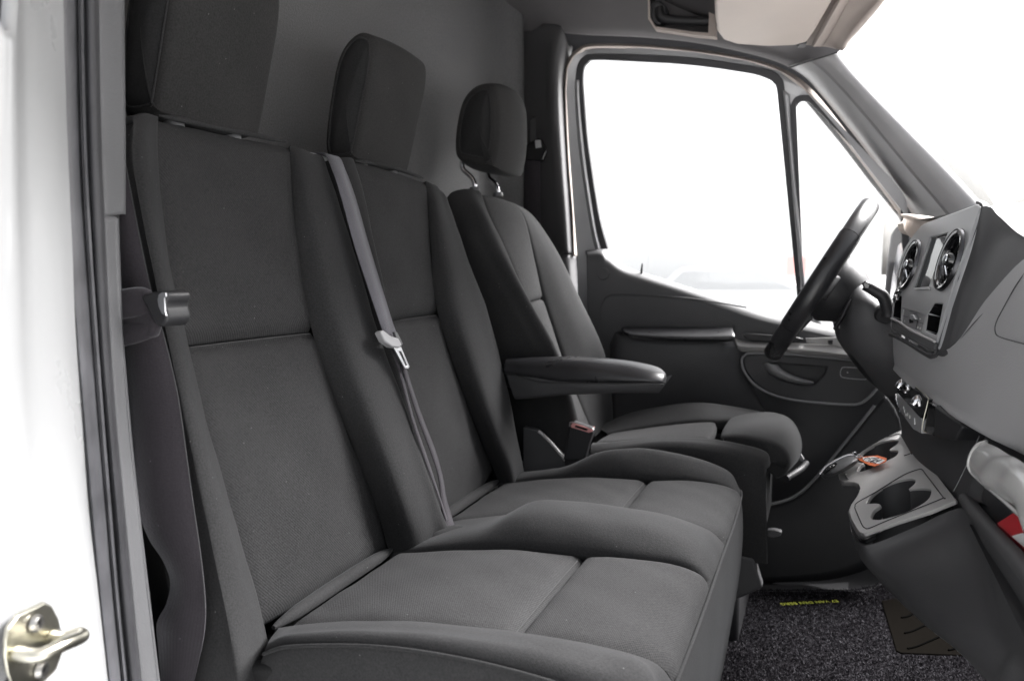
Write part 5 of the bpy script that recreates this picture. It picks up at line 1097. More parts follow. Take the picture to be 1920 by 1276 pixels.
patch('elbow_pad', [
    [(-0.5429,2.2062,1.2335), (-0.5278,2.2210,1.2360), (-0.4298,2.2238,1.2384), (-0.3108,2.2236,1.2401), (-0.2441,2.2203,1.2437), (-0.2331,2.2104,1.2417)],
    [(-0.5324,2.1763,1.2313), (-0.5090,2.1813,1.2316), (-0.4214,2.1812,1.2326), (-0.3046,2.1811,1.2330), (-0.2371,2.1838,1.2362), (-0.2261,2.1861,1.2334)],
    [(-0.5214,2.1566,1.2270), (-0.4948,2.1470,1.2225), (-0.4142,2.1452,1.2207), (-0.2995,2.1471,1.2212), (-0.2305,2.1518,1.2244), (-0.2197,2.1667,1.2264)],
    [(-0.5179,2.1550,1.2227), (-0.4877,2.1428,1.2141), (-0.4130,2.1400,1.2123), (-0.2986,2.1419,1.2130), (-0.2298,2.1478,1.2148), (-0.2191,2.1624,1.2196)],
    [(-0.5106,2.1630,1.2133), (-0.4841,2.1537,1.2059), (-0.4146,2.1488,1.2042), (-0.2997,2.1508,1.2050), (-0.2334,2.1566,1.2068), (-0.2237,2.1682,1.2119)]],
    M['leather'], door, 36, 18, 0, .002, .005, 'lrtb', (0, -1, 1), skirt=.008)
# grab ledge and pale strip
patch('pull_ledge', [
    [(-0.2278,2.2346,1.2106),(-0.2050,2.2351,1.2054),(-0.1544,2.2354,1.2027),(-0.0586,2.2352,1.2046),(0.0210,2.2352,1.2045),(0.1243,2.2366,1.1912)],
    [(-0.2227,2.2142,1.2037),(-0.2001,2.2146,1.2000),(-0.1528,2.2147,1.1987),(-0.0578,2.2148,1.1978),(0.0212,2.2151,1.1950),(0.1236,2.2164,1.1821)],
    [(-0.2182,2.2002,1.1933),(-0.1986,2.2004,1.1911),(-0.1516,2.2005,1.1900),(-0.0571,2.2007,1.1878),(0.0215,2.2013,1.1823),(0.1233,2.2023,1.1725)],
    [(-0.2171,2.2222,1.1737),(-0.2001,2.2222,1.1744),(-0.1527,2.2223,1.1733),(-0.0572,2.2225,1.1713),(0.0222,2.2229,1.1675),(0.1249,2.2237,1.1592)]],
    M['plastic_console'], door, 40, 14, 0, .001, .003, 'lrtb', (0, -1, 1), skirt=.006)
prism('ledge_slot', [(-0.2071,2.2222,1.2240),(-0.1903,2.2219,1.2275),(-0.0722,2.2224,1.2224),(-0.0507,2.2229,1.2173),(-0.0531,2.2238,1.2086),(-0.0718,2.2241,1.2051),(-0.1676,2.2240,1.2062),(-0.1928,2.2237,1.2097)], (0, -.014, 0), M['plastic_black'], door, .003, 3)
prism('ledge_switch', [(0.0101,2.2101,1.2147),(0.0230,2.2099,1.2166),(0.0221,2.2112,1.2038),(0.0117,2.2111,1.2049)], (0, .01, 0), M['plastic_black'], door, .002)
prism('ledge_plate', [(-0.0452,2.2158,1.2181),(0.0357,2.2152,1.2236),(0.0621,2.2171,1.2047),(0.0599,2.2180,1.1962),(-0.0422,2.2169,1.2067)], (0, .008, 0), M['plastic_console'], door, .002)
# bezel with handle
BZ = [(-0.2051,2.2199,1.1568),(-0.1969,2.2188,1.1675),(-0.1801,2.2185,1.1711),(-0.0840,2.2184,1.1721),(0.0222,2.2189,1.1665),(0.1373,2.2198,1.1574),(0.1527,2.2209,1.1469),(0.1418,2.2245,1.1112),(0.1158,2.2284,1.0713),(0.0936,2.2305,1.0513),(0.0655,2.2309,1.0466),(-0.0001,2.2309,1.0467),(-0.0809,2.2304,1.0519),(-0.1363,2.2289,1.0664),(-0.1759,2.2263,1.0926),(-0.1990,2.2229,1.1272)]
HOLE = [(-0.1490,2.2211,1.1444),(-0.1106,2.2208,1.1476),(0.0099,2.2213,1.1430),(0.0040,2.2233,1.1225),(-0.0201,2.2264,1.0922),(-0.0548,2.2265,1.0903),(-0.1068,2.2254,1.1022),(-0.1346,2.2237,1.1185)]
plate('handle_bezel', BZ, [HOLE], (0, .02, 0), M['plastic_dark'], door, .004)
tube('bezel_rim', [(-0.2062,2.2172,1.1541),(-0.1980,2.2158,1.1678),(-0.1799,2.2153,1.1729),(-0.0839,2.2152,1.1739),(0.0221,2.2157,1.1682),(0.1370,2.2167,1.1591),(0.1550,2.2178,1.1473),(0.1429,2.2215,1.1102),(0.1169,2.2255,1.0704),(0.0936,2.2275,1.0503),(0.0654,2.2280,1.0456),(-0.0000,2.2280,1.0457),(-0.0808,2.2275,1.0509),(-0.1361,2.2260,1.0654),(-0.1770,2.2234,1.0914),(-0.2015,2.2200,1.1260)], .0035, M['plastic_trim'], door, 8, 90, True)
prism('handle_recess', [(-0.1565,2.2470,1.1471),(0.0178,2.2471,1.1461),(0.0146,2.2532,1.0847),(-0.1438,2.2541,1.0757)], (0, .004, 0), M['plastic_black'], door, 0)
patch('handle_lever', [
    [(-0.1505,2.2232,1.1441),(-0.1376,2.2255,1.1211),(-0.1069,2.2271,1.1049),(-0.0685,2.2281,1.0951),(-0.0255,2.2284,1.0917)],
    [(-0.1398,2.2069,1.1464),(-0.1257,2.2089,1.1266),(-0.0981,2.2102,1.1133),(-0.0628,2.2112,1.1035),(-0.0228,2.2117,1.0984)],
    [(-0.1261,2.2068,1.1470),(-0.1122,2.2083,1.1316),(-0.0902,2.2096,1.1196),(-0.0576,2.2107,1.1081),(-0.0202,2.2114,1.1014)],
    [(-0.1123,2.2291,1.1452),(-0.1025,2.2302,1.1338),(-0.0830,2.2315,1.1215),(-0.0529,2.2326,1.1099),(-0.0205,2.2335,1.1013)]],
    M['plastic_trim'], door, 24, 14, 0, .001, .003, 'lrtb', (0, -1, .5), skirt=.006)
prism('lock_switch', [(0.0464,2.2156,1.1397),(0.0539,2.2151,1.1443),(0.1024,2.2153,1.1424),(0.1090,2.2160,1.1356),(0.1071,2.2175,1.1200),(0.1010,2.2180,1.1154),(0.0549,2.2178,1.1173),(0.0457,2.2172,1.1240)], (0, .008, 0), M['plastic_dark'], door, .0015)
tube('switch_outline', [(0.0451,2.2152,1.1383),(0.0539,2.2145,1.1458),(0.1023,2.2147,1.1438),(0.1102,2.2155,1.1358),(0.1084,2.2170,1.1201),(0.1010,2.2175,1.1155),(0.0549,2.2173,1.1174),(0.0444,2.2167,1.1240)], .0008, M['satin_metal'], door, 6, 48, True)
disc('switch_lamp', (0.0608,2.2148,1.1320), (0, -1, 0), .0016, M['white_print'], door, 10, .0006)
tube('lock_knob', [(0.0895,2.2147,1.1488), (0.0939,2.2039,1.1558), (0.1011,2.1987,1.1581)], [.004, .005, .003], M['chrome'], door, 8)
for k, poly in enumerate([[(-0.6112,2.2355,1.2516),(-0.6107,2.2324,1.2832),(-0.6006,2.2296,1.3115),(-0.5780,2.2281,1.3259),(-0.4933,2.2280,1.3269),(-0.3425,2.2289,1.3182),(-0.1985,2.2310,1.2968)]]):
    tube('trim_crease', poly, .0022, M['plastic_dark'], door, 6, 40)

# step well below the door
tube('sill_line', [(-0.1942,2.1200,0.7792), (-0.1213,2.1200,0.7860), (-0.0565,2.1300,0.8118), (-0.0064,2.1400,0.8639), (0.0544,2.1500,0.9511), (0.1254,2.1600,1.0577)], .004, M['plastic_trim'], door, 8, 40)
ss = thing('step_cover', 'dark plastic trim along the driver door sill and step', 'sill trim', (-.1, 2.12, .6))
ribbon('side_cover', [
    [(-0.3135,2.1150,0.7642),(-0.1936,2.1150,0.7749),(-0.1209,2.1150,0.7817),(-0.0559,2.1150,0.8103),(-0.0061,2.1150,0.8646),(0.0537,2.1150,0.9529),(0.1456,2.1150,1.0928)],
    [(-0.3097,2.1000,0.6892),(-0.1903,2.1000,0.7044),(-0.1180,2.1000,0.7136),(-0.0531,2.1000,0.7360),(0.0092,2.1000,0.7855),(0.0807,2.1000,0.8758),(0.1828,2.1000,1.0186)],
    [(-0.3055,2.0900,0.5596),(-0.1862,2.0900,0.5777),(-0.1137,2.0900,0.5858),(-0.0485,2.0900,0.5985),(0.0400,2.0900,0.6189),(0.1365,2.0900,0.6676),(0.2273,2.0900,0.7608)]],
    M['plastic_black'], ss, 30, 10, .006, (0, -1, 0))

# ------------------------------------------------------------------ dashboard
NF = Vector((-0.9591,-0.1392,0.2466)); NK = Vector((-0.5064,-0.0479,0.8609))
dash = thing('dashboard', 'grey dashboard with display, climate panel and cup holder console', 'dashboard', (.3, 1.4, .9))
# soft grey face, columns from the driver side to the glove box
patch('dash_face', [
    [(0.1187,1.6400,1.2946), (0.1328,1.5000,1.2766), (0.1689,1.3000,1.2831), (0.1940,1.1700,1.3622), (0.2119,1.0600,1.4128), (.212, .95, 1.41), (.215, .75, 1.405), (.225, .55, 1.39)],
    [(0.1217,1.6400,1.2643), (0.1355,1.5000,1.2509), (0.1701,1.3000,1.2556), (0.1988,1.1500,1.3155), (0.2102,1.0400,1.3669), (.206, .94, 1.36), (.208, .75, 1.35), (.218, .55, 1.34)],
    [(0.1235,1.6400,1.2421), (0.1378,1.5000,1.2344), (0.1684,1.3000,1.2302), (0.1994,1.1300,1.2567), (0.2100,1.0200,1.2903), (.200, .93, 1.29), (.202, .75, 1.28), (.212, .55, 1.27)],
    [(0.1261,1.6400,1.2218), (0.1402,1.5000,1.2159), (0.1666,1.3000,1.2094), (0.1964,1.1200,1.2121), (0.2091,1.0000,1.2275), (.195, .92, 1.225), (.197, .75, 1.22), (.207, .55, 1.21)],
    [(0.1298,1.6450,1.2072), (0.1413,1.5050,1.2005), (0.1665,1.3050,1.1926), (0.1947,1.1250,1.1907), (0.2117,1.0050,1.1968), (.203, .92, 1.19), (.205, .75, 1.185), (.215, .55, 1.18)],
    [(.19, 1.66, 1.205), (.20, 1.51, 1.20), (.215, 1.31, 1.19), (.225, 1.13, 1.185), (.235, 1.01, 1.18), (.24, .92, 1.175), (.24, .75, 1.17), (.25, .55, 1.165)]],
    M['plastic_dash'], dash, 60, 34, 0, 0, .01, '', (-1, 0, 0), skirt=0)
tube('glovebox_seam', [(0.2135,1.0450,1.4030), (0.2074,1.0750,1.3813), (0.2018,1.1000,1.3570), (0.1970,1.1180,1.3352), (0.1965,1.1180,1.3233), (0.2001,1.1050,1.3178), (0.2102,1.0200,1.3166)], .0007, M['plastic_dark'], dash, 6, 50)
# housing that carries the display
patch('display_housing', [
    [(0.2075,1.3300,1.4908), (0.2107,1.3000,1.4892), (0.2158,1.2500,1.4732), (0.2211,1.1800,1.4524), (0.2210,1.0900,1.4356)],
    [(0.1992,1.3300,1.4352), (0.2043,1.3020,1.4343), (0.2153,1.2600,1.4403), (0.2195,1.1800,1.4375), (0.2215,1.0900,1.4269)],
    [(0.1829,1.3300,1.3684), (0.1899,1.3020,1.3692), (0.2011,1.2600,1.3889), (0.2074,1.1900,1.4035), (0.2173,1.0800,1.4155)],
    [(0.1662,1.3300,1.3003), (0.1738,1.3020,1.3012), (0.1835,1.2700,1.3208), (0.1924,1.2100,1.3522), (0.2038,1.1300,1.3809)],
    [(0.1561,1.3300,1.2725), (0.1656,1.3030,1.2724), (0.1731,1.2900,1.2835), (0.1798,1.2400,1.3078), (0.1947,1.1700,1.3485)]],
    M['plastic_dark'], dash, 26, 30, 0, 0, .01, '', (-.3, -1, 0), skirt=0)
# top pad running to the windscreen
patch('top_pad', [
    [(0.1381,1.7800,1.4967), (0.1674,1.6200,1.4929), (0.1927,1.4200,1.4894), (0.2107,1.3000,1.4892), (0.2158,1.2500,1.4732), (0.2210,1.0900,1.4356), (.225, .9, 1.435), (.23, .55, 1.43)],
    [(.24, 1.80, 1.475), (.25, 1.62, 1.485), (.26, 1.42, 1.492), (.27, 1.30, 1.490), (.265, 1.25, 1.48), (.27, 1.09, 1.45), (.27, .9, 1.442), (.27, .55, 1.44)],
    [(.48, 1.85, 1.45), (.48, 1.62, 1.45), (.48, 1.42, 1.45), (.48, 1.30, 1.45), (.48, 1.25, 1.45), (.48, 1.09, 1.44), (.48, .9, 1.43), (.48, .55, 1.43)],
    [(.78, 1.9, 1.40), (.78, 1.62, 1.40), (.78, 1.42, 1.40), (.78, 1.30, 1.40), (.78, 1.25, 1.40), (.78, 1.09, 1.40), (.78, .9, 1.40), (.78, .55, 1.40)]],
    M['plastic_dash'], dash, 50, 20, 0, 0, .01, '', (0, 0, 1), skirt=0)
patch('instrument_hood', [
    [(0.1357,1.7000,1.4892), (0.1381,1.7000,1.4749), (0.1461,1.6800,1.4617), (0.1528,1.6500,1.4526)],
    [(0.1385,1.7400,1.4997), (0.1464,1.7200,1.4962), (0.1578,1.6800,1.4856), (0.1667,1.6300,1.4731)],
    [(0.1508,1.8000,1.5105), (0.1608,1.7600,1.5087), (0.1737,1.7000,1.5005), (0.1813,1.6200,1.4896)],
    [(.30, 1.95, 1.46), (.30, 1.85, 1.48), (.30, 1.75, 1.485), (.30, 1.62, 1.48)]],
    M['visor_vinyl'], dash, 20, 18, 0, 0, .01, '', (-1, -.3, .4), skirt=.01)

# fascia with screen, vents and pockets
VU = (Vector((0, 0, 1)) - NF * NF.z).normalized(); VW = NF.cross(VU)
fas = bpy.data.objects.new('display_fascia', None); fas.empty_display_size = .03; reg(fas, dash, (0.1661,1.4060,1.3790))
SCR = [(0.1655,1.5456,1.4556),(0.1805,1.4494,1.4595),(0.1569,1.4545,1.3707),(0.1429,1.5462,1.3681)]
PKR = [(0.1662,1.3497,1.3476),(0.1605,1.3879,1.3470),(0.1590,1.3943,1.3450),(0.1532,1.4076,1.3299),(0.1491,1.3898,1.3036),(0.1571,1.3317,1.3020),(0.1588,1.3297,1.3074)]
PKL = [(0.1301,1.6046,1.3511),(0.1243,1.6472,1.3527),(0.1229,1.6505,1.3490),(0.1179,1.6179,1.3114),(0.1259,1.5579,1.3085)]
PKM = [(0.1299,1.5698,1.3305),(0.1507,1.4189,1.3266),(0.1449,1.4108,1.2994),(0.1265,1.5468,1.3044)]
plate('fascia_panel', [(0.1592,1.6322,1.4800),(0.1629,1.6122,1.4832),(0.1690,1.5740,1.4853),(0.1891,1.4467,1.4916),(0.2033,1.3572,1.4964),(0.2051,1.3433,1.4953),(0.2056,1.3326,1.4913),(0.2046,1.3288,1.4853),(0.1990,1.3302,1.4642),(0.1788,1.3341,1.3877),(0.1630,1.3260,1.3219),(0.1541,1.3203,1.2839),(0.1515,1.3272,1.2779),(0.1490,1.3433,1.2770),(0.1322,1.4705,1.2837),(0.1152,1.5994,1.2904),(0.1145,1.6136,1.2954),(0.1159,1.6264,1.3084),(0.1214,1.6707,1.3545),(0.1242,1.6631,1.3614),(0.1268,1.6854,1.3841),(0.1318,1.7058,1.4151),(0.1392,1.7003,1.4408),(0.1491,1.6709,1.4626),(0.1554,1.6475,1.4739)],
      [SCR, PKR, PKL, PKM] + [[V(c) + (VW * math.cos(a) + VU * math.sin(a)) * r for a in [2 * math.pi * k / 28 for k in range(28)]] for c, r in (((0.1765,1.3984,1.4154), .046), ((0.1412,1.6302,1.4089), .043))], tuple(-NF * .02), M['plastic_fascia'], fas, .002)
ribbon('fascia_rim', [
    [(0.2050,1.3628,1.4979),(0.2067,1.3471,1.4955),(0.2074,1.3351,1.4915),(0.2060,1.3304,1.4834),(0.2003,1.3324,1.4623),(0.1802,1.3365,1.3865),(0.1644,1.3284,1.3206),(0.1552,1.3230,1.2816),(0.1522,1.3324,1.2753),(0.1488,1.3542,1.2743),(0.1328,1.4750,1.2802),(0.1151,1.6083,1.2868)],
    [(0.2109,1.3850,1.5010),(0.2134,1.3604,1.4967),(0.2141,1.3452,1.4910),(0.2122,1.3408,1.4810),(0.2061,1.3435,1.4588),(0.1861,1.3480,1.3836),(0.1702,1.3397,1.3172),(0.1611,1.3331,1.2781),(0.1558,1.3528,1.2685),(0.1516,1.3813,1.2680),(0.1354,1.5032,1.2742),(0.1168,1.6432,1.2808)],
    [(0.2228,1.4390,1.5049),(0.2253,1.4128,1.4995),(0.2256,1.3984,1.4925),(0.2233,1.3941,1.4811),(0.2170,1.3975,1.4587),(0.1966,1.3964,1.3789),(0.1809,1.3845,1.3108),(0.1715,1.3781,1.2708),(0.1638,1.4110,1.2595),(0.1587,1.4457,1.2592),(0.1419,1.5735,1.2659),(0.1220,1.7218,1.2724)]],
    M['plastic_dark'], fas, 90, 8, .004, (-1, -.5, 0))
sc_ = prism('screen', [(0.1676,1.5792,1.4583),(0.1843,1.4701,1.4619),(0.1599,1.4729,1.3685),(0.1441,1.5767,1.3656)], tuple(-NF * .004), M['screen'], fas, 0)
prism('screen_bezel', [(0.1669,1.5585,1.4561),(0.1698,1.5398,1.4567),(0.1475,1.5367,1.3684),(0.1441,1.5591,1.3679)], tuple(-NF * .004), M['gloss_black'], sc_, 0)
prism('screen_bezel', [(0.1669,1.5585,1.4561),(0.1820,1.4615,1.4600),(0.1814,1.4620,1.4579),(0.1667,1.5556,1.4537)], tuple(-NF * .004), M['gloss_black'], sc_, 0)
prism('screen_ledge', [(0.1415,1.5345,1.3679),(0.1557,1.4444,1.3726),(0.1557,1.4349,1.3672),(0.1433,1.5169,1.3651)], tuple(-NF * .006), M['plastic_fascia'], fas, .001)
for poly in (PKR, PKL):
    c = sum((Vector(p) for p in poly), Vector()) / len(poly)
    far = [c + (Vector(p) - c) * .96 - NF * .045 for p in poly]
    n = len(poly)
    near = [Vector(p) - NF * .001 for p in poly]
    mk('pocket', near + far, [(i, (i + 1) % n, n + (i + 1) % n, n + i) for i in range(n)] + [tuple(range(n, 2 * n))], M['gloss_black'], fas, False)
sw = prism('switch_block', [(0.1307,1.5853,1.3303),(0.1522,1.4295,1.3263),(0.1462,1.4213,1.2982),(0.1272,1.5611,1.3033)], tuple(-NF * .01), M['plastic_trim'], fas, .001)
prism('rocker', [(0.1334,1.4881,1.3225),(0.1378,1.4625,1.3253),(0.1381,1.4494,1.3189),(0.1344,1.4692,1.3159)], tuple(-NF * .008), M['satin_metal'], sw, .001)
prism('rocker_well', [(0.1359,1.5128,1.3138),(0.1394,1.4928,1.3160),(0.1392,1.4837,1.3102),(0.1360,1.5024,1.3084)], tuple(-NF * .002), M['gloss_black'], sw, 0)
for a in ([(0.1304,1.5600,1.3176),(0.1350,1.5278,1.3171)], [(0.1442,1.4574,1.3133),(0.1488,1.4248,1.3128)], [(0.1423,1.4929,1.3256),(0.1444,1.4651,1.3182),(0.1419,1.4537,1.3023)]):
    tube('button_gap', a, .0005, M['plastic_black'], sw, 5)
for a in ([(0.1311,1.5389,1.3107),(0.1315,1.5326,1.3088),(0.1307,1.5377,1.3084)], [(0.1430,1.4499,1.3066),(0.1439,1.4434,1.3066),(0.1432,1.4428,1.3036),(0.1424,1.4486,1.3036)], [(0.1453,1.4330,1.3061),(0.1460,1.4281,1.3060),(0.1453,1.4281,1.3033),(0.1446,1.4329,1.3034)], [(0.1462,1.4516,1.3199),(0.1468,1.4465,1.3198),(0.1464,1.4468,1.3180),(0.1457,1.4518,1.3181)]):
    prism('button_symbol', a, tuple(-NF * .0008), M['white_print'], sw, 0)
tube('tray_lip', [(0.1150,1.6064,1.3095),(0.1243,1.5368,1.3067),(0.1331,1.4650,1.3002),(0.1434,1.3871,1.2964),(0.1535,1.3125,1.2934)], .0022, M['plastic_console'], fas, 8, 24)
prism('tray_front', [(0.1149,1.6112,1.3080),(0.1322,1.4770,1.2993),(0.1437,1.3896,1.2950),(0.1538,1.3153,1.2923),(0.1523,1.3109,1.2839),(0.1503,1.3170,1.2796),(0.1478,1.3330,1.2788),(0.1312,1.4593,1.2855),(0.1143,1.5873,1.2922)], tuple(-NF * .006), M['plastic_dark'], fas, .002)

def vent(c, r, nm='air_vent'):
    v = bpy.data.objects.new(nm, None); v.empty_display_size = .02; reg(v, fas, c)
    c = Vector(c)
    disc('ring', c, NF, r, M['gloss_black'], v, 40, prof=[(r * .78, -.014), (r * .80, -.003), (r * .85, .001), (r * .94, .0015), (r, -.001), (r * 1.02, -.006)])
    disc('chrome_ring', c, NF, r, M['vent_metal'], v, 40, prof=[(r * .965, .0012), (r * .985, .0022), (r * 1.005, .001), (r * 1.02, -.003)])
    disc('chrome_ring', c, NF, r, M['vent_metal'], v, 40, prof=[(r * .775, -.004), (r * .785, -.002), (r * .80, -.0015), (r * .812, -.003)])
    disc('duct', c - NF * .014, NF, r * .82, M['plastic_black'], v, 32, .001)
    u = Vector((0, 0, 1)); u = (u - NF * u.dot(NF)).normalized(); w = NF.cross(u)
    for k in range(3):
        a = math.radians(60 * k)
        d = u * math.cos(a) + w * math.sin(a)
        tube('vane', [c - d * r * .78 - NF * .009, c + d * r * .78 - NF * .009], .0022, M['gloss_black'], v, 6)
    h = disc('hub', c, NF, r * .27, M['gloss_black'], v, 24, prof=[(0, .004), (r * .16, .004), (r * .22, .001), (r * .25, -.008)])
    disc('hub_cap', c, NF, r * .18, M['satin_metal'], h, 20, prof=[(0, .007), (r * .10, .007), (r * .15, .0055), (r * .16, .0035)])
    for s in (-1, 1):
        tube('hub_rib', [c + w * s * r * .1 - u * r * .22 + NF * .003, c + w * s * r * .16 - u * r * .5 - NF * .003], .0015, M['chrome'], h, 6)
    return v
vent((0.1746,1.3828,1.4152), .049)
vent((0.1396,1.6121,1.4088), .047)
for poly in ([(0.1172,1.6384,1.3443),(0.1205,1.6329,1.3541),(0.1222,1.6191,1.3530),(0.1212,1.6127,1.3453),(0.1185,1.6219,1.3399)],):
    prism('start_button', poly, tuple(-NF * .012), M['chrome'], fas, .002, 3)
prism('start_button_bezel', [(0.1171,1.6483,1.3414),(0.1218,1.6474,1.3592),(0.1263,1.6346,1.3696),(0.1282,1.6093,1.3627),(0.1261,1.6129,1.3564),(0.1230,1.6295,1.3537),(0.1191,1.6294,1.3384)], tuple(-NF * .012), M['gloss_black'], fas, .003, 3)

# centre stack below the face
patch('centre_stack', [
    [(.19, 1.70, 1.205), (.20, 1.51, 1.20), (.212, 1.31, 1.19), (.222, 1.17, 1.185), (.23, 1.08, 1.18)],
    [(.175, 1.70, 1.16), (.185, 1.51, 1.155), (.198, 1.31, 1.14), (.21, 1.17, 1.13), (.222, 1.08, 1.12)],
    [(.150, 1.70, 1.10), (.160, 1.51, 1.095), (.188, 1.31, 1.085), (.202, 1.17, 1.07), (.215, 1.08, 1.06)],
    [(.15, 1.70, 1.03), (.165, 1.51, 1.02), (.195, 1.31, 1.01), (.205, 1.17, 1.0), (.212, 1.08, .99)]],
    M['plastic_dark'], dash, 30, 20, 0, 0, .01, '', (-1, -.2, 0), skirt=0)
cl = bpy.data.objects.new('climate_panel', None); cl.empty_display_size = .02; reg(cl, dash, (0.1402,1.4500,1.1873))
prism('upper_panel', [(0.1321,1.5600,1.2079), (0.1372,1.5600,1.2101), (0.1515,1.3400,1.2023), (0.1485,1.3450,1.1831), (0.1437,1.3500,1.1702), (0.1272,1.5700,1.1770)], (.03, 0, 0), M['gloss_black'], cl, .001)
prism('button_panel', [(0.1267,1.5750,1.1763), (0.1303,1.5650,1.1760), (0.1452,1.3500,1.1686), (0.1454,1.3500,1.1468), (0.1400,1.4100,1.1417), (0.1313,1.5200,1.1486), (0.1284,1.5650,1.1583)], (.03, 0, 0), M['plastic_fascia'], cl, .001)
tube('panel_edge', [(0.1261,1.5770,1.1740), (0.1282,1.5750,1.1606), (0.1311,1.5500,1.1493), (0.1316,1.5450,1.1482)], .0022, M['chrome'], cl, 6)
tube('panel_edge', [(0.1317,1.5600,1.1749), (0.1391,1.4500,1.1738), (0.1450,1.3480,1.1698)], .0009, M['satin_metal'], cl, 6)
tube('panel_edge', [(0.1370,1.5580,1.2103), (0.1453,1.4450,1.2063), (0.1505,1.3450,1.2056), (0.1514,1.3380,1.1993), (0.1468,1.3380,1.1709), (0.1461,1.3380,1.1542), (0.1564,1.3250,1.1526)], .0009, M['zinc'], cl, 6, 40)
for (a, b_, c_, d_) in (((0.1305,1.5450,1.1963), (0.1327,1.5400,1.1952), (0.1386,1.5400,1.1984), (0.1364,1.5450,1.2004)), ((0.1424,1.4150,1.1884), (0.1467,1.4100,1.1842), (0.1526,1.4100,1.1898), (0.1484,1.4150,1.1940))):
    c0 = (Vector(a) + Vector(b_) + Vector(c_) + Vector(d_)) / 4
    tube('toggle', [c0 + Vector((.004, -.002, .006)), c0 + Vector((-.004, -.006, .001)), c0 + Vector((-.010, -.008, -.007))], [.006, .0075, .0055], M['chrome'], cl, 10, 10)
    disc('cap', c0 + Vector((.002, -.034, -.010)), (-.6, -1, .2), .004, M['chrome'], cl, 12, prof=[(0, .005), (.003, .004), (.0042, 0)])
disc('warning_lamp', (0.1351,1.5150,1.1691), (-1, -.3, 0), .0018, M['led_red'], cl, 10, .002)
for p in ((0.1345,1.5030,1.1611), (0.1354,1.4930,1.1572), (0.1368,1.4780,1.1534), (0.1375,1.4600,1.1575), (0.1390,1.4400,1.1566), (0.1422,1.4000,1.1595), (0.1426,1.3980,1.1546)):
    q = Vector(p) + Vector((-.002, -.001, 0))
    box('symbol', q, (.0012, .004, .005), M['white_print'], cl, 0)
prism('side_pod', [(0.1526,1.3350,1.1999), (0.1572,1.3000,1.1993), (0.1600,1.3000,1.1674), (0.1582,1.3150,1.1506), (0.1469,1.3380,1.1510)], (.04, 0, 0), M['gloss_black'], cl, .002)
prism('pod_shell', [(0.1560,1.3020,1.2005), (0.1784,1.2200,1.1913), (0.1786,1.2100,1.1857), (0.1733,1.2300,1.1619), (0.1570,1.3050,1.1517)], (.06, .02, 0), M['plastic_black'], cl, .004, 3)

# ------------------------------------------------------------------ cup holder console
con = bpy.data.objects.new('cup_holder_console', None); con.empty_display_size = .03; reg(con, dash, (0.1235,1.3674,1.0398))
TOP = [(0.1546,1.7378,1.0787),(0.1412,1.7386,1.0708),(0.1135,1.7323,1.0542),(0.0852,1.7145,1.0366),(0.0649,1.6932,1.0234),(0.0426,1.6565,1.0083),(0.0368,1.6295,1.0034),(0.0383,1.5921,1.0021),(0.0431,1.5695,1.0037),(0.0607,1.5408,1.0124),(0.0671,1.5191,1.0150),(0.0688,1.4926,1.0146),(0.0638,1.4580,1.0097),(0.0543,1.4314,1.0026),(0.0489,1.4004,0.9977),(0.0512,1.3607,0.9969),(0.0586,1.3024,0.9980),(0.0612,1.2890,0.9987),(0.0667,1.2763,1.0013),(0.0769,1.2741,1.0072),(0.1113,1.2701,1.0272),(0.1524,1.2606,1.0508),(0.1830,1.2618,1.0689),(0.1848,1.2641,1.0701),(0.1834,1.2807,1.0702),(0.1723,1.4520,1.0732),(0.1621,1.6260,1.0768)]
HN = [(0.0756,1.4041,1.0136),(0.0841,1.4329,1.0203),(0.0998,1.4504,1.0304),(0.1211,1.4512,1.0430),(0.1393,1.4370,1.0529),(0.1459,1.4217,1.0559),(0.1468,1.4102,1.0559),(0.1438,1.3987,1.0535),(0.1352,1.3875,1.0478),(0.1394,1.3834,1.0500),(0.1515,1.3672,1.0563),(0.1602,1.3498,1.0604),(0.1613,1.3353,1.0602),(0.1553,1.3109,1.0553),(0.1421,1.2978,1.0468),(0.1245,1.2927,1.0362),(0.1074,1.2964,1.0263),(0.0916,1.3037,1.0175),(0.0812,1.3179,1.0121),(0.0782,1.3327,1.0112),(0.0835,1.3574,1.0157),(0.0937,1.3679,1.0222),(0.0897,1.3815,1.0207),(0.0800,1.3951,1.0157)]
HF = [(0.0645,1.6798,1.0224),(0.0731,1.7056,1.0289),(0.0895,1.7215,1.0394),(0.1130,1.7231,1.0534),(0.1347,1.6997,1.0648),(0.1413,1.6809,1.0677),(0.1412,1.6696,1.0670),(0.1354,1.6563,1.0628),(0.1239,1.6446,1.0554),(0.1316,1.6274,1.0590),(0.1364,1.6109,1.0609),(0.1314,1.5886,1.0567),(0.1161,1.5836,1.0475),(0.0980,1.5791,1.0366),(0.0801,1.5818,1.0261),(0.0694,1.5897,1.0203),(0.0676,1.6019,1.0199),(0.0723,1.6213,1.0238),(0.0797,1.6306,1.0287),(0.0740,1.6442,1.0260)]
plate('top_plate', TOP, [HN, HF], tuple(-NK * .006), M['plastic_console'], con, .0012, 0, 60)
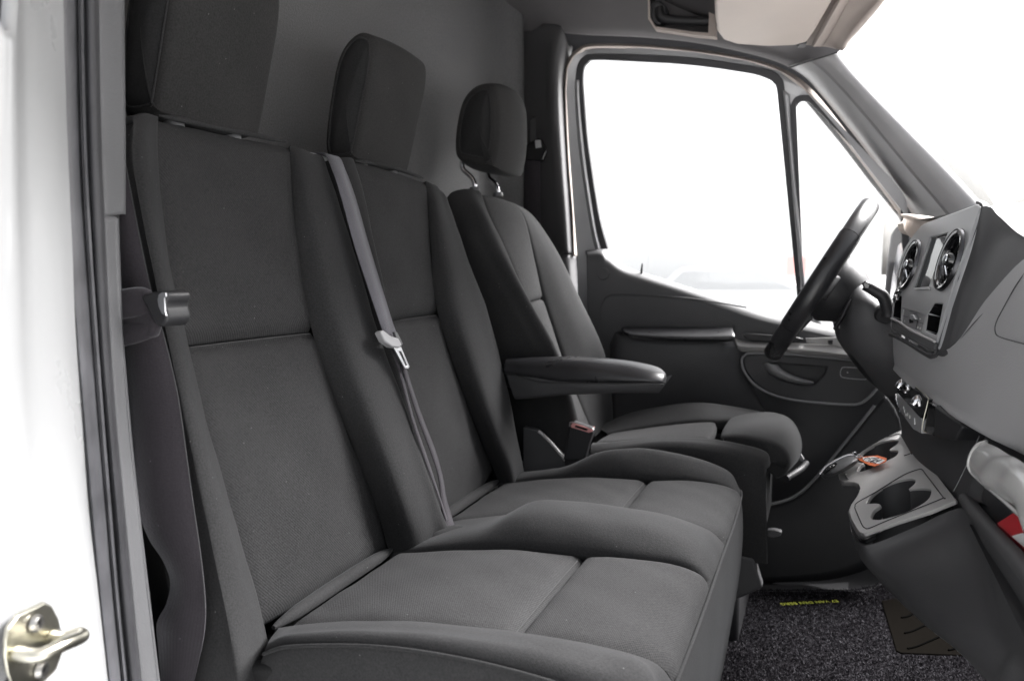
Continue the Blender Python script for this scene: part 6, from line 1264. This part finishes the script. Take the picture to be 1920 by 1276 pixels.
LOW = [(0.1663,1.8423,1.0612),(0.1498,1.8459,1.0517),(0.1205,1.8393,1.0340),(0.0905,1.8203,1.0153),(0.0689,1.7985,1.0014),(0.0431,1.7550,0.9838),(0.0373,1.7213,0.9786),(0.0389,1.6819,0.9773),(0.0434,1.6397,0.9776),(0.0636,1.6087,0.9878),(0.0689,1.5873,0.9897),(0.0708,1.5651,0.9895),(0.0652,1.5386,0.9848),(0.0560,1.5114,0.9779),(0.0504,1.4798,0.9728),(0.0524,1.4332,0.9714),(0.0600,1.3627,0.9719),(0.0639,1.3388,0.9729),(0.0704,1.3242,0.9759),(0.0803,1.3238,0.9817),(0.1165,1.3257,1.0031),(0.1597,1.3195,1.0282),(0.1955,1.3218,1.0494),(0.1977,1.3261,1.0509),(0.1967,1.3532,1.0518),(0.1845,1.5415,1.0551),(0.1739,1.7266,1.0592)]
n_ = len(TOP)
side = mk('side_band', [Vector(p) - NK * .004 for p in TOP] + [Vector(p) for p in LOW], [(i, (i + 1) % n_, n_ + (i + 1) % n_, n_ + i) for i in range(n_)], M['plastic_console'], con, True, None, 60)
bm = bmesh.new(); bm.from_mesh(side.data); bmesh.ops.recalc_face_normals(bm, faces=bm.faces); bm.to_mesh(side.data); bm.free()
for hole in (HN, HF):
    c = sum((Vector(p) for p in hole), Vector()) / len(hole)
    L_ = cr(hole, 60, True)
    near = [p - NK * .004 for p in L_]
    far = [c + (p - c) * .9 + Vector((.01, 0, -.085)) for p in L_]
    n = len(L_)
    w_ = mk('cup_well', near + far, [(i, (i + 1) % n, n + (i + 1) % n, n + i) for i in range(n)] + [tuple(range(n, 2 * n))], M['plastic_dark'], con, True, None, 50)
for poly in ([(0.0583,1.4078,1.0041),(0.0627,1.4238,1.0076),(0.0942,1.4385,1.0270),(0.1333,1.4634,1.0514),(0.1557,1.4606,1.0643),(0.1610,1.4493,1.0668),(0.1622,1.4300,1.0665),(0.1719,1.2945,1.0647),(0.1708,1.2882,1.0636),(0.1411,1.2879,1.0462),(0.0981,1.2883,1.0209),(0.0745,1.2868,1.0069),(0.0689,1.2957,1.0041),(0.0651,1.3166,1.0031),(0.0583,1.3970,1.0035)],
             [(0.0473,1.6180,1.0094),(0.0476,1.5949,1.0083),(0.0514,1.5711,1.0092)],
             [(0.1255,1.7373,1.0620),(0.1456,1.7199,1.0728),(0.1484,1.7072,1.0738),(0.1541,1.5708,1.0696),(0.1525,1.5651,1.0683),(0.1431,1.5674,1.0629)]):
    tube('panel_gap', poly, .0009, M['plastic_black'], con, 5, 70, len(poly) > 12)
prism('well_divider', [(0.0916,1.4013,0.9996),(0.0939,1.4008,1.0010),(0.0983,1.3665,1.0017),(0.0959,1.3646,1.0002)], (0, 0, -.04), M['plastic_console'], con, .001)
tube('shadow_gap', [V(p) - NK * .004 for p in LOW[15:25]], .003, M['plastic_black'], con, 6, 50)

# lower dash panel under the console and tray
patch('lower_panel', [
    [(0.0568,1.6000,0.9220), (0.0538,1.3600,0.9721), (0.0608,1.2620,0.9878), (0.0800,1.2450,0.9976), (0.1279,1.2420,1.0272), (0.1863,1.2360,1.0656), (0.1890,1.1000,1.0793), (0.1888,0.8600,1.1008), (.20, .55, 1.09)],
    [(0.0611,1.6000,0.9068), (0.0577,1.3600,0.9530), (0.0690,1.2620,0.9658), (0.0942,1.2360,0.9849), (0.1401,1.2200,1.0123), (0.1898,1.2000,1.0481), (0.1900,1.0600,1.0657), (0.1898,0.8600,1.0808), (.19, .55, 1.06)],
    [(0.0674,1.6000,0.8866), (0.0697,1.3600,0.9296), (0.0895,1.2500,0.9452), (0.1180,1.1800,0.9695), (0.1514,1.1400,0.9971), (0.1866,1.1000,1.0310), (0.1917,1.0000,1.0429), (0.1891,0.8400,1.0577), (.175, .55, 1.02)],
    [(0.0851,1.6000,0.8628), (0.0893,1.3600,0.9102), (0.1162,1.2200,0.9287), (0.1390,1.1200,0.9451), (0.1605,1.0600,0.9710), (0.1833,1.0000,0.9976), (0.1906,0.9300,1.0118), (0.1884,0.8300,1.0310), (.17, .55, .99)],
    [(0.1149,1.6200,0.8389), (0.1229,1.3800,0.8853), (0.1456,1.2300,0.9056), (0.1582,1.1200,0.9268), (0.1668,1.0000,0.9533), (0.1715,0.9200,0.9691), (0.1747,0.8600,0.9810), (0.1757,0.8000,0.9978), (.20, .55, .965)],
    [(.24, 1.62, .94), (.25, 1.40, .93), (.26, 1.25, .93), (.27, 1.12, .94), (.28, 1.0, .94), (.29, .92, .94), (.30, .86, .94), (.30, .80, .94), (.30, .55, .94)]],
    M['plastic_dark'], dash, 50, 34, 0, 0, .01, '', (-1, -1, -.3), skirt=0)

# open tray to the right
tray = bpy.data.objects.new('storage_tray', None); tray.empty_display_size = .03; reg(tray, dash, (0.1915,1.0500,1.1146))
tube('lip', [(0.1883,1.2150,1.0855), (0.1886,1.1700,1.0878), (0.1886,1.0600,1.0950), (0.1899,0.9500,1.1030), (0.1904,0.8700,1.1090), (.185, .70, 1.118)], [.008, .009, .010, .010, .010, .010], M['plastic_dark'], tray, 12, 40)
patch('tray_wall', [
    [(0.1894,1.2200,1.0910), (0.1953,1.2150,1.1155), (0.2032,1.2100,1.1471), (.24, 1.20, 1.185)],
    [(0.1891,1.2000,1.0912), (0.1981,1.1900,1.1096), (0.2064,1.1800,1.1361), (.26, 1.15, 1.18)],
    [(0.1940,1.1600,1.0970), (.27, 1.14, 1.08), (.30, 1.14, 1.12), (.32, 1.12, 1.18)]],
    M['plastic_dark'], tray, 16, 12, 0, 0, .01, '', (-.3, -1, .3), skirt=0)
mk('tray_floor', [(.19, 1.18, 1.06), (.165, .55, 1.085), (.34, .55, 1.085), (.34, 1.18, 1.06)], [(0, 1, 2, 3)], M['plastic_black'], tray, False)
mk('tray_back', [(.32, 1.2, 1.04), (.32, .55, 1.04), (.33, .55, 1.20), (.33, 1.2, 1.20)], [(0, 1, 2, 3)], M['plastic_black'], tray, False)
tube('panel_gap', [(0.1965,1.1850,1.1796), (0.1914,1.2000,1.1520), (0.1847,1.2150,1.1219), (0.1772,1.2350,1.0895)], .0006, M['plastic_trim'], tray, 5)

# ------------------------------------------------------------------ steering column and wheel
sc = thing('steering_column', 'black steering column shroud with gear selector stalk', 'steering column', (.16, 1.86, 1.2))
patch('shroud', [
    [(0.0477,1.8600,1.3596), (0.0549,1.8700,1.4035), (0.0816,1.8800,1.3826), (0.1018,1.9300,1.3656)],
    [(0.0357,1.8200,1.3148), (0.0549,1.7900,1.3389), (0.0955,1.7900,1.3394), (0.1224,1.9000,1.3407)],
    [(0.0312,1.8200,1.2631), (0.0566,1.7800,1.2837), (0.1060,1.7700,1.2966), (0.1471,1.8000,1.3123)],
    [(0.0387,1.8300,1.2337), (0.0627,1.7800,1.2280), (0.1073,1.7500,1.2327), (0.1445,1.7400,1.2566)],
    [(0.0611,1.8500,1.2152), (0.0811,1.8000,1.1928), (0.1145,1.7600,1.1881), (0.1450,1.7200,1.2052)],
    [(0.0843,1.8800,1.1954), (0.1039,1.8200,1.1573), (0.1265,1.7800,1.1417), (0.1471,1.7200,1.1519)]],
    M['plastic_dark'], sc, 26, 32, 0, 0, .01, '', (-.4, -1, 0), skirt=.02)
patch('knee_cover', [
    [(0.0165,1.9500,1.2837), (0.0604,1.8600,1.2435), (0.1095,1.8000,1.2503), (0.1541,1.7400,1.2569)],
    [(0.0323,1.9800,1.2323), (0.0747,1.9000,1.1808), (0.1140,1.8200,1.1636), (0.1578,1.7400,1.1658)],
    [(0.0665,2.0200,1.2046), (0.1104,1.9400,1.1510), (0.1366,1.8600,1.1246), (0.1625,1.7600,1.0920)],
    [(.16, 2.08, 1.25), (.20, 2.0, 1.18), (.22, 1.9, 1.12), (.22, 1.8, 1.08)]],
    M['plastic_black'], sc, 24, 20, 0, 0, .01, '', (-.4, -1, -.3), skirt=.01)
tube('gear_stalk', [(0.1197,1.7600,1.3084), (0.1168,1.7550,1.3248), (0.1088,1.7500,1.3453), (0.0978,1.7500,1.3538), (0.0745,1.7500,1.3687)], [.014, .012, .012, .012, .0115, .011], M['plastic_black'], sc, 14, 30)
prism('stalk_cap', [(0.0679,1.7370,1.3732),(0.0756,1.7370,1.3775),(0.0857,1.7370,1.3712),(0.0822,1.7370,1.3593),(0.0723,1.7370,1.3603)], (0, .02, 0), M['gloss_black'], sc, .003, 3)
disc('stalk_collar', (0.1132,1.7650,1.3080), (-.2, -1, -.5), .02, M['plastic_black'], sc, 20, prof=[(0, .008), (.014, .008), (.019, .003), (.02, -.01)])

wh = thing('steering_wheel', 'black leather steering wheel seen almost edge on', 'steering wheel', (-.01, 1.87, 1.376))
WC = Vector((-.012, 1.868, 1.374))
wn_ = Vector((-.865, 0, .50)).normalized()          # towards the driver
wu = Vector((.50, 0, .865)).normalized(); ww = wn_.cross(wu)
RW = .186
def wpt(a, r, h): return WC + (wu * math.cos(a) + ww * math.sin(a)) * r + wn_ * h
def arc(name, a0, a1, r0, fl, m, parent, n=36, closed=False):
    verts, faces = [], []
    seg = 14
    for i in range(n + (0 if closed else 1)):
        a = a0 + (a1 - a0) * i / n
        for s in range(seg):
            t = 2 * math.pi * s / seg
            verts.append(wpt(a, RW + r0 * math.cos(t), fl * math.sin(t)))
    k = n if closed else n + 1
    for i in range(n if closed else n):
        for s in range(seg):
            faces.append((i * seg + s, i * seg + (s + 1) % seg, ((i + 1) % k) * seg + (s + 1) % seg, ((i + 1) % k) * seg + s))
    if not closed:
        faces.append(tuple(range(seg))); faces.append(tuple(n * seg + s for s in range(seg)))
    o = mk(name, verts, faces, m, parent, True, None, 50)
    bm = bmesh.new(); bm.from_mesh(o.data); bmesh.ops.recalc_face_normals(bm, faces=bm.faces); bm.to_mesh(o.data); bm.free()
    return o
G = [(-.95, .95, .0165, .0205), (.965, 2.15, .0178, .0218), (2.165, 4.118, .0165, .0205), (4.133, 5.32, .0178, .0218)]
for a0, a1, r0, fl in G:
    arc('rim_grip', a0, a1, r0, fl, M['leather'], wh)
arc('rim_core', 0, 2 * math.pi, .0155, .0190, M['plastic_black'], wh, 80, True)
disc('hub', WC - wn_ * .03, wn_, .075, M['plastic_black'], wh, 32, up=tuple(wu), prof=[(0, .038), (.05, .036), (.068, .028), (.076, .012), (.078, -.01), (.06, -.045), (.045, -.07)])
for a in (math.pi / 2, -math.pi / 2, math.pi):
    w1 = .03 if a != math.pi else .022
    c1 = wpt(a, .06, -.022); c2 = wpt(a, RW - .006, -.004)
    t = (c2 - c1).normalized(); sdir = t.cross(wn_)
    sp = mk('spoke', [c1 + sdir * w1 + wn_ * .012, c1 - sdir * w1 + wn_ * .012, c2 - sdir * w1 * .8 + wn_ * .010, c2 + sdir * w1 * .8 + wn_ * .010,
                      c1 + sdir * w1 - wn_ * .012, c1 - sdir * w1 - wn_ * .012, c2 - sdir * w1 * .8 - wn_ * .010, c2 + sdir * w1 * .8 - wn_ * .010],
            [(0, 1, 2, 3), (7, 6, 5, 4), (0, 4, 5, 1), (1, 5, 6, 2), (2, 6, 7, 3), (3, 7, 4, 0)], M['plastic_dark'], wh)
    bevel(sp, .004, 2)
tube('shift_paddle', [(0.0221,1.8000,1.2758), (0.0355,1.7900,1.3050), (0.0487,1.7900,1.3388)], [.012, .013, .008], M['plastic_black'], wh, 10, 16, False, (tuple(wn_), .35))

# ------------------------------------------------------------------ loose things
fm = thing('floor_mat', 'speckled grey carpet mat with heel pad and yellow print in the driver footwell', 'floor mat', (-.05, 1.85, .59))
FZ = .592
MAT = [(-0.1711,1.4758,0.5920),(-0.1865,1.7031,0.5920),(-0.1972,1.9404,0.5920),(-0.1923,1.9664,0.5920),(-0.1644,1.9846,0.5920),(0.0906,2.0898,0.5920),(0.1419,2.1388,0.5920),(0.1721,2.1877,0.5920),(0.2151,2.1395,0.5920),(0.4076,1.9401,0.5920),(0.3598,1.6875,0.5920)]
prism('pile', MAT, (0, 0, .008), M['carpet'], fm, .003)
def pip(x, y, poly):
    c = False; n = len(poly)
    for i in range(n):
        x1, y1 = poly[i][0], poly[i][1]; x2, y2 = poly[i - 1][0], poly[i - 1][1]
        if (y1 > y) != (y2 > y) and x < (x2 - x1) * (y - y1) / (y2 - y1) + x1: c = not c
    return c
HEEL = [(0.1483,2.0406,0.5990),(0.2108,2.0924,0.5990),(0.2840,2.1215,0.5990),(0.3313,1.8328,0.5990),(0.3049,1.8003,0.5990),(0.1705,1.7588,0.5990),(0.1610,1.7674,0.5990)]
LBL = [(-0.0690,1.9188,0.6000),(-0.0733,1.9564,0.6000),(0.0644,2.0247,0.6000),(0.0662,1.9922,0.6000)]
rg = random.Random(5)
fv, ff = [], []
xs_ = [p[0] for p in MAT]; ys_ = [p[1] for p in MAT]
x0, x1, y0, y1 = min(xs_), max(xs_), min(ys_), max(ys_)
while len(ff) < 42000:
    x, y = rg.uniform(x0, x1), rg.uniform(y0, y1)
    if not pip(x, y, MAT) or pip(x, y, HEEL) or pip(x, y, LBL): continue
    a = rg.uniform(0, 6.283); l = rg.uniform(.0025, .0055); w = rg.uniform(.0006, .0012)
    d = Vector((math.cos(a), math.sin(a), 0)) * l; s = Vector((-math.sin(a), math.cos(a), 0)) * w
    b0 = Vector((x, y, .5995)); t0 = b0 + d + Vector((0, 0, rg.uniform(.001, .004)))
    k = len(fv)
    fv += [b0 - s, b0 + s, t0 + s * .6, t0 - s * .6]
    ff.append((k, k + 1, k + 2, k + 3))
fb = mk('pile_fibres', fv, ff, M['carpet_fibre'], fm, False)
fb['kind'] = 'stuff'
tube('binding', [(-0.1653,1.4686,0.5970),(-0.1811,1.6943,0.5970),(-0.1940,1.9224,0.5970),(-0.1899,1.9548,0.5970),(-0.1637,1.9757,0.5970),(0.0901,2.0804,0.5970),(0.1385,2.1246,0.5970),(0.1713,2.1780,0.5970)], .004, M['rubber'], fm, 8, 70)
prism('heel_pad', [(0.1503,2.0348,0.5990),(0.2102,2.0853,0.5990),(0.2831,2.1144,0.5990),(0.3292,1.8320,0.5990),(0.3057,1.8055,0.5990),(0.1729,1.7647,0.5990),(0.1633,1.7708,0.5990)], (0, 0, .004), M['heel_vinyl'], fm, .002)
for a in ([(0.1872,1.9464,0.6040),(0.2014,1.9581,0.6040),(0.2198,1.9897,0.6040)], [(0.1869,1.8633,0.6040),(0.2054,1.8817,0.6040),(0.2428,1.9362,0.6040)], [(0.1866,1.7869,0.6040),(0.2088,1.8085,0.6040),(0.2640,1.8831,0.6040)], [(0.2651,1.8107,0.6040),(0.2762,1.8201,0.6040),(0.2885,1.8377,0.6040)]):
    tube('heel_pad_groove', a, .0022, M['ink_matte'], fm, 6, 14)
bx_ = Vector((0.0532,1.9989,0.6005)); ax_ = Vector((-0.0626,1.9363,0.6005))
L_ = (ax_ - bx_)
prism('label_patch', [bx_ + Vector((.006, .014, 0)), ax_ + Vector((-.006, .012, 0)), ax_ + Vector((-.006, -.018, 0)), bx_ + Vector((.006, -.016, 0))], (0, 0, .0008), M['heel_vinyl'], fm, 0)
t_ = lettering('lettering', 'E7 VAN DEN BERG', .0175, M['yellow_print'], fm, bx_ + Vector((0, .004, .0006)), L_, (0, -1, 0), 1.05, 1.0)
w_ = t_.dimensions
s_ = L_.length / max(t_.dimensions.x, 1e-6)
for v in t_.data.vertices: v.co.x *= s_
prism('sill_strip', [(-0.1994,1.9843,0.5880),(-0.2049,2.0108,0.5880),(0.0413,2.1273,0.5880),(0.0799,2.1539,0.5880),(0.0787,2.1023,0.5880),(-0.1653,1.9944,0.5880)], (0, 0, .006), M['plastic_dark'], fm, .001)
for p in ((-0.1360,1.9963,0.5960), (0.0744,2.0909,0.5960)):
    disc('mat_clip', p, (0, 0, 1), .006, M['plastic_black'], fm, 14, .0015)

key = thing('car_key', 'black key fob with orange paper tag lying on the far cup holder', 'key', (0.0429,1.6449,1.0194))
fob = patch('fob', [
    [(0.0018,1.6219,0.9986), (0.0047,1.6026,1.0016), (0.0085,1.5896,1.0031), (0.0143,1.5997,1.0001)],
    [(0.0121,1.6432,1.0105), (0.0175,1.5814,1.0195), (0.0246,1.5491,1.0219), (0.0327,1.5831,1.0123)],
    [(0.0293,1.6503,1.0233), (0.0356,1.5771,1.0346), (0.0442,1.5495,1.0358), (0.0528,1.5845,1.0242)],
    [(0.0483,1.6509,1.0345), (0.0540,1.5890,1.0438), (0.0609,1.5709,1.0444), (0.0678,1.6015,1.0339)],
    [(0.0616,1.6513,1.0378), (0.0647,1.6299,1.0407), (0.0670,1.6147,1.0412), (0.0701,1.6191,1.0363)]],
    M['plastic_dark'], key, 14, 22, 0, .002, .006, 'lrtb', (-.3, -.5, 1), skirt=.008)
tube('chrome_band', [(0.0018,1.6178,1.0007), (0.0130,1.6375,1.0130), (0.0301,1.6445,1.0258), (0.0490,1.6451,1.0370), (0.0623,1.6455,1.0402)], .0026, M['chrome'], key, 8, 30)
prism('button_plate', [(0.0073,1.5920,1.0118), (0.0155,1.5978,1.0216), (0.0284,1.5926,1.0323), (0.0319,1.5794,1.0337), (0.0192,1.5738,1.0236), (0.0102,1.5770,1.0126)], (0, 0, .002), M['gloss_black'], key, .0006)
for p in ((0.0145,1.5791,1.0229), (0.0190,1.5776,1.0278), (0.0245,1.5730,1.0324)):
    disc('button', p, (-.2, -.5, 1), .0028, M['chrome'], key, 10, .001)
tube('ring', [(0.0596,1.6498,1.0411), (0.0625,1.6306,1.0487), (0.0696,1.6157,1.0474), (0.0774,1.6201,1.0430), (0.0723,1.6300,1.0382), (0.0654,1.6490,1.0375)], .0014, M['chrome'], key, 6, 40, True)
TAGP = [(0.0677,1.6544,1.0333),(0.1016,1.6089,1.0507),(0.1142,1.5682,1.0559),(0.1123,1.5506,1.0538),(0.0942,1.5508,1.0432),(0.0856,1.5724,1.0393),(0.0724,1.6274,1.0346)]
tagp = prism('paper_tag', TAGP, tuple(-NK * .0012), M['orange_card'], key, 0)
prism('tag_label', [(0.0763,1.6355,1.0378),(0.0954,1.6109,1.0477),(0.1118,1.5568,1.0543),(0.1011,1.5511,1.0478),(0.0806,1.6041,1.0386)], tuple(-NK * .0006), M['white_print'], tagp, 0)
for a in ([(0.0773,1.6138,1.0382),(0.0848,1.6190,1.0429),(0.0894,1.5999,1.0445)], [(0.0885,1.5800,1.0429),(0.0959,1.5850,1.0475),(0.1020,1.5672,1.0501)], [(0.0914,1.6037,1.0459),(0.1027,1.5818,1.0513)], [(0.0857,1.5957,1.0421),(0.0921,1.5809,1.0450),(0.0964,1.5595,1.0463)], [(0.0968,1.5692,1.0472),(0.1071,1.5653,1.0530)]):
    tube('handwriting', a, .0006, M['ink'], tagp, 5, 10)

bag = thing('plastic_pouch', 'clear plastic pouch of white paper lying in the dashboard tray', 'plastic pouch', (0.1852,1.0000,1.1774))
patch('pouch', [
    [(0.1936,1.1300,1.1827), (0.1829,1.1400,1.1673), (0.1794,1.1400,1.1516), (0.1817,1.1400,1.1399)],
    [(0.1964,1.0800,1.1881), (0.1858,1.0800,1.1767), (0.1800,1.0800,1.1550), (0.1869,1.0900,1.1392)],
    [(0.1984,1.0200,1.1923), (0.1869,1.0000,1.1836), (0.1819,0.9900,1.1674), (0.1895,1.0100,1.1447)],
    [(0.1979,0.9300,1.1999), (0.1876,0.9000,1.1935), (0.1854,0.9000,1.1743), (0.1938,0.9200,1.1485)],
    [(.225, .80, 1.20), (.19, .78, 1.18), (.185, .78, 1.15), (.185, .80, 1.12)]],
    M['translucent'], bag, 24, 30, .004, 0, .01, '', (-1, -.5, .5), skirt=.006, wob=.002)
patch('paper_roll', [
    [(0.1975,1.1600,1.1529), (0.1937,1.1500,1.1478), (0.1965,1.1500,1.1382)],
    [(0.2019,1.1200,1.1692), (0.1906,1.0900,1.1563), (0.1996,1.1100,1.1334)],
    [(0.2046,1.0500,1.1786), (0.1935,1.0200,1.1641), (0.1996,1.0300,1.1403)],
    [(0.2074,0.9500,1.1858), (0.1994,0.9200,1.1759), (0.2073,0.9400,1.1487)]],
    M['paper_white'], bag, 16, 20, .004, .003, .008, 'lrtb', (-1, -.5, .5), skirt=.01, wob=.0015)
tube('rim', [(0.1956,1.1280,1.1840), (0.1869,1.1380,1.1764), (0.1810,1.1420,1.1625), (0.1792,1.1420,1.1483), (0.1839,1.1380,1.1385), (0.1865,1.0880,1.1397), (0.1892,1.0080,1.1452), (0.1934,0.9180,1.1491)], .0022, M['translucent'], bag, 8, 50)
fl = thing('red_folder', 'red and white folder edge sticking out of the dashboard tray', 'folder', (0.2000,0.9800,1.1122))
prism('cover', [(0.1913,1.0200,1.1109), (0.2029,1.0000,1.1306), (0.2058,0.9300,1.1374), (0.2030,0.9000,1.1136)], (.01, .01, -.02), M['red_plastic'], fl, .001)
prism('white_stripe', [(0.1957,0.9680,1.1131), (0.2014,0.9450,1.1247), (0.2031,0.9250,1.1234), (0.2015,0.9150,1.1142)], (.004, .004, -.004), M['white_print'], fl, 0)
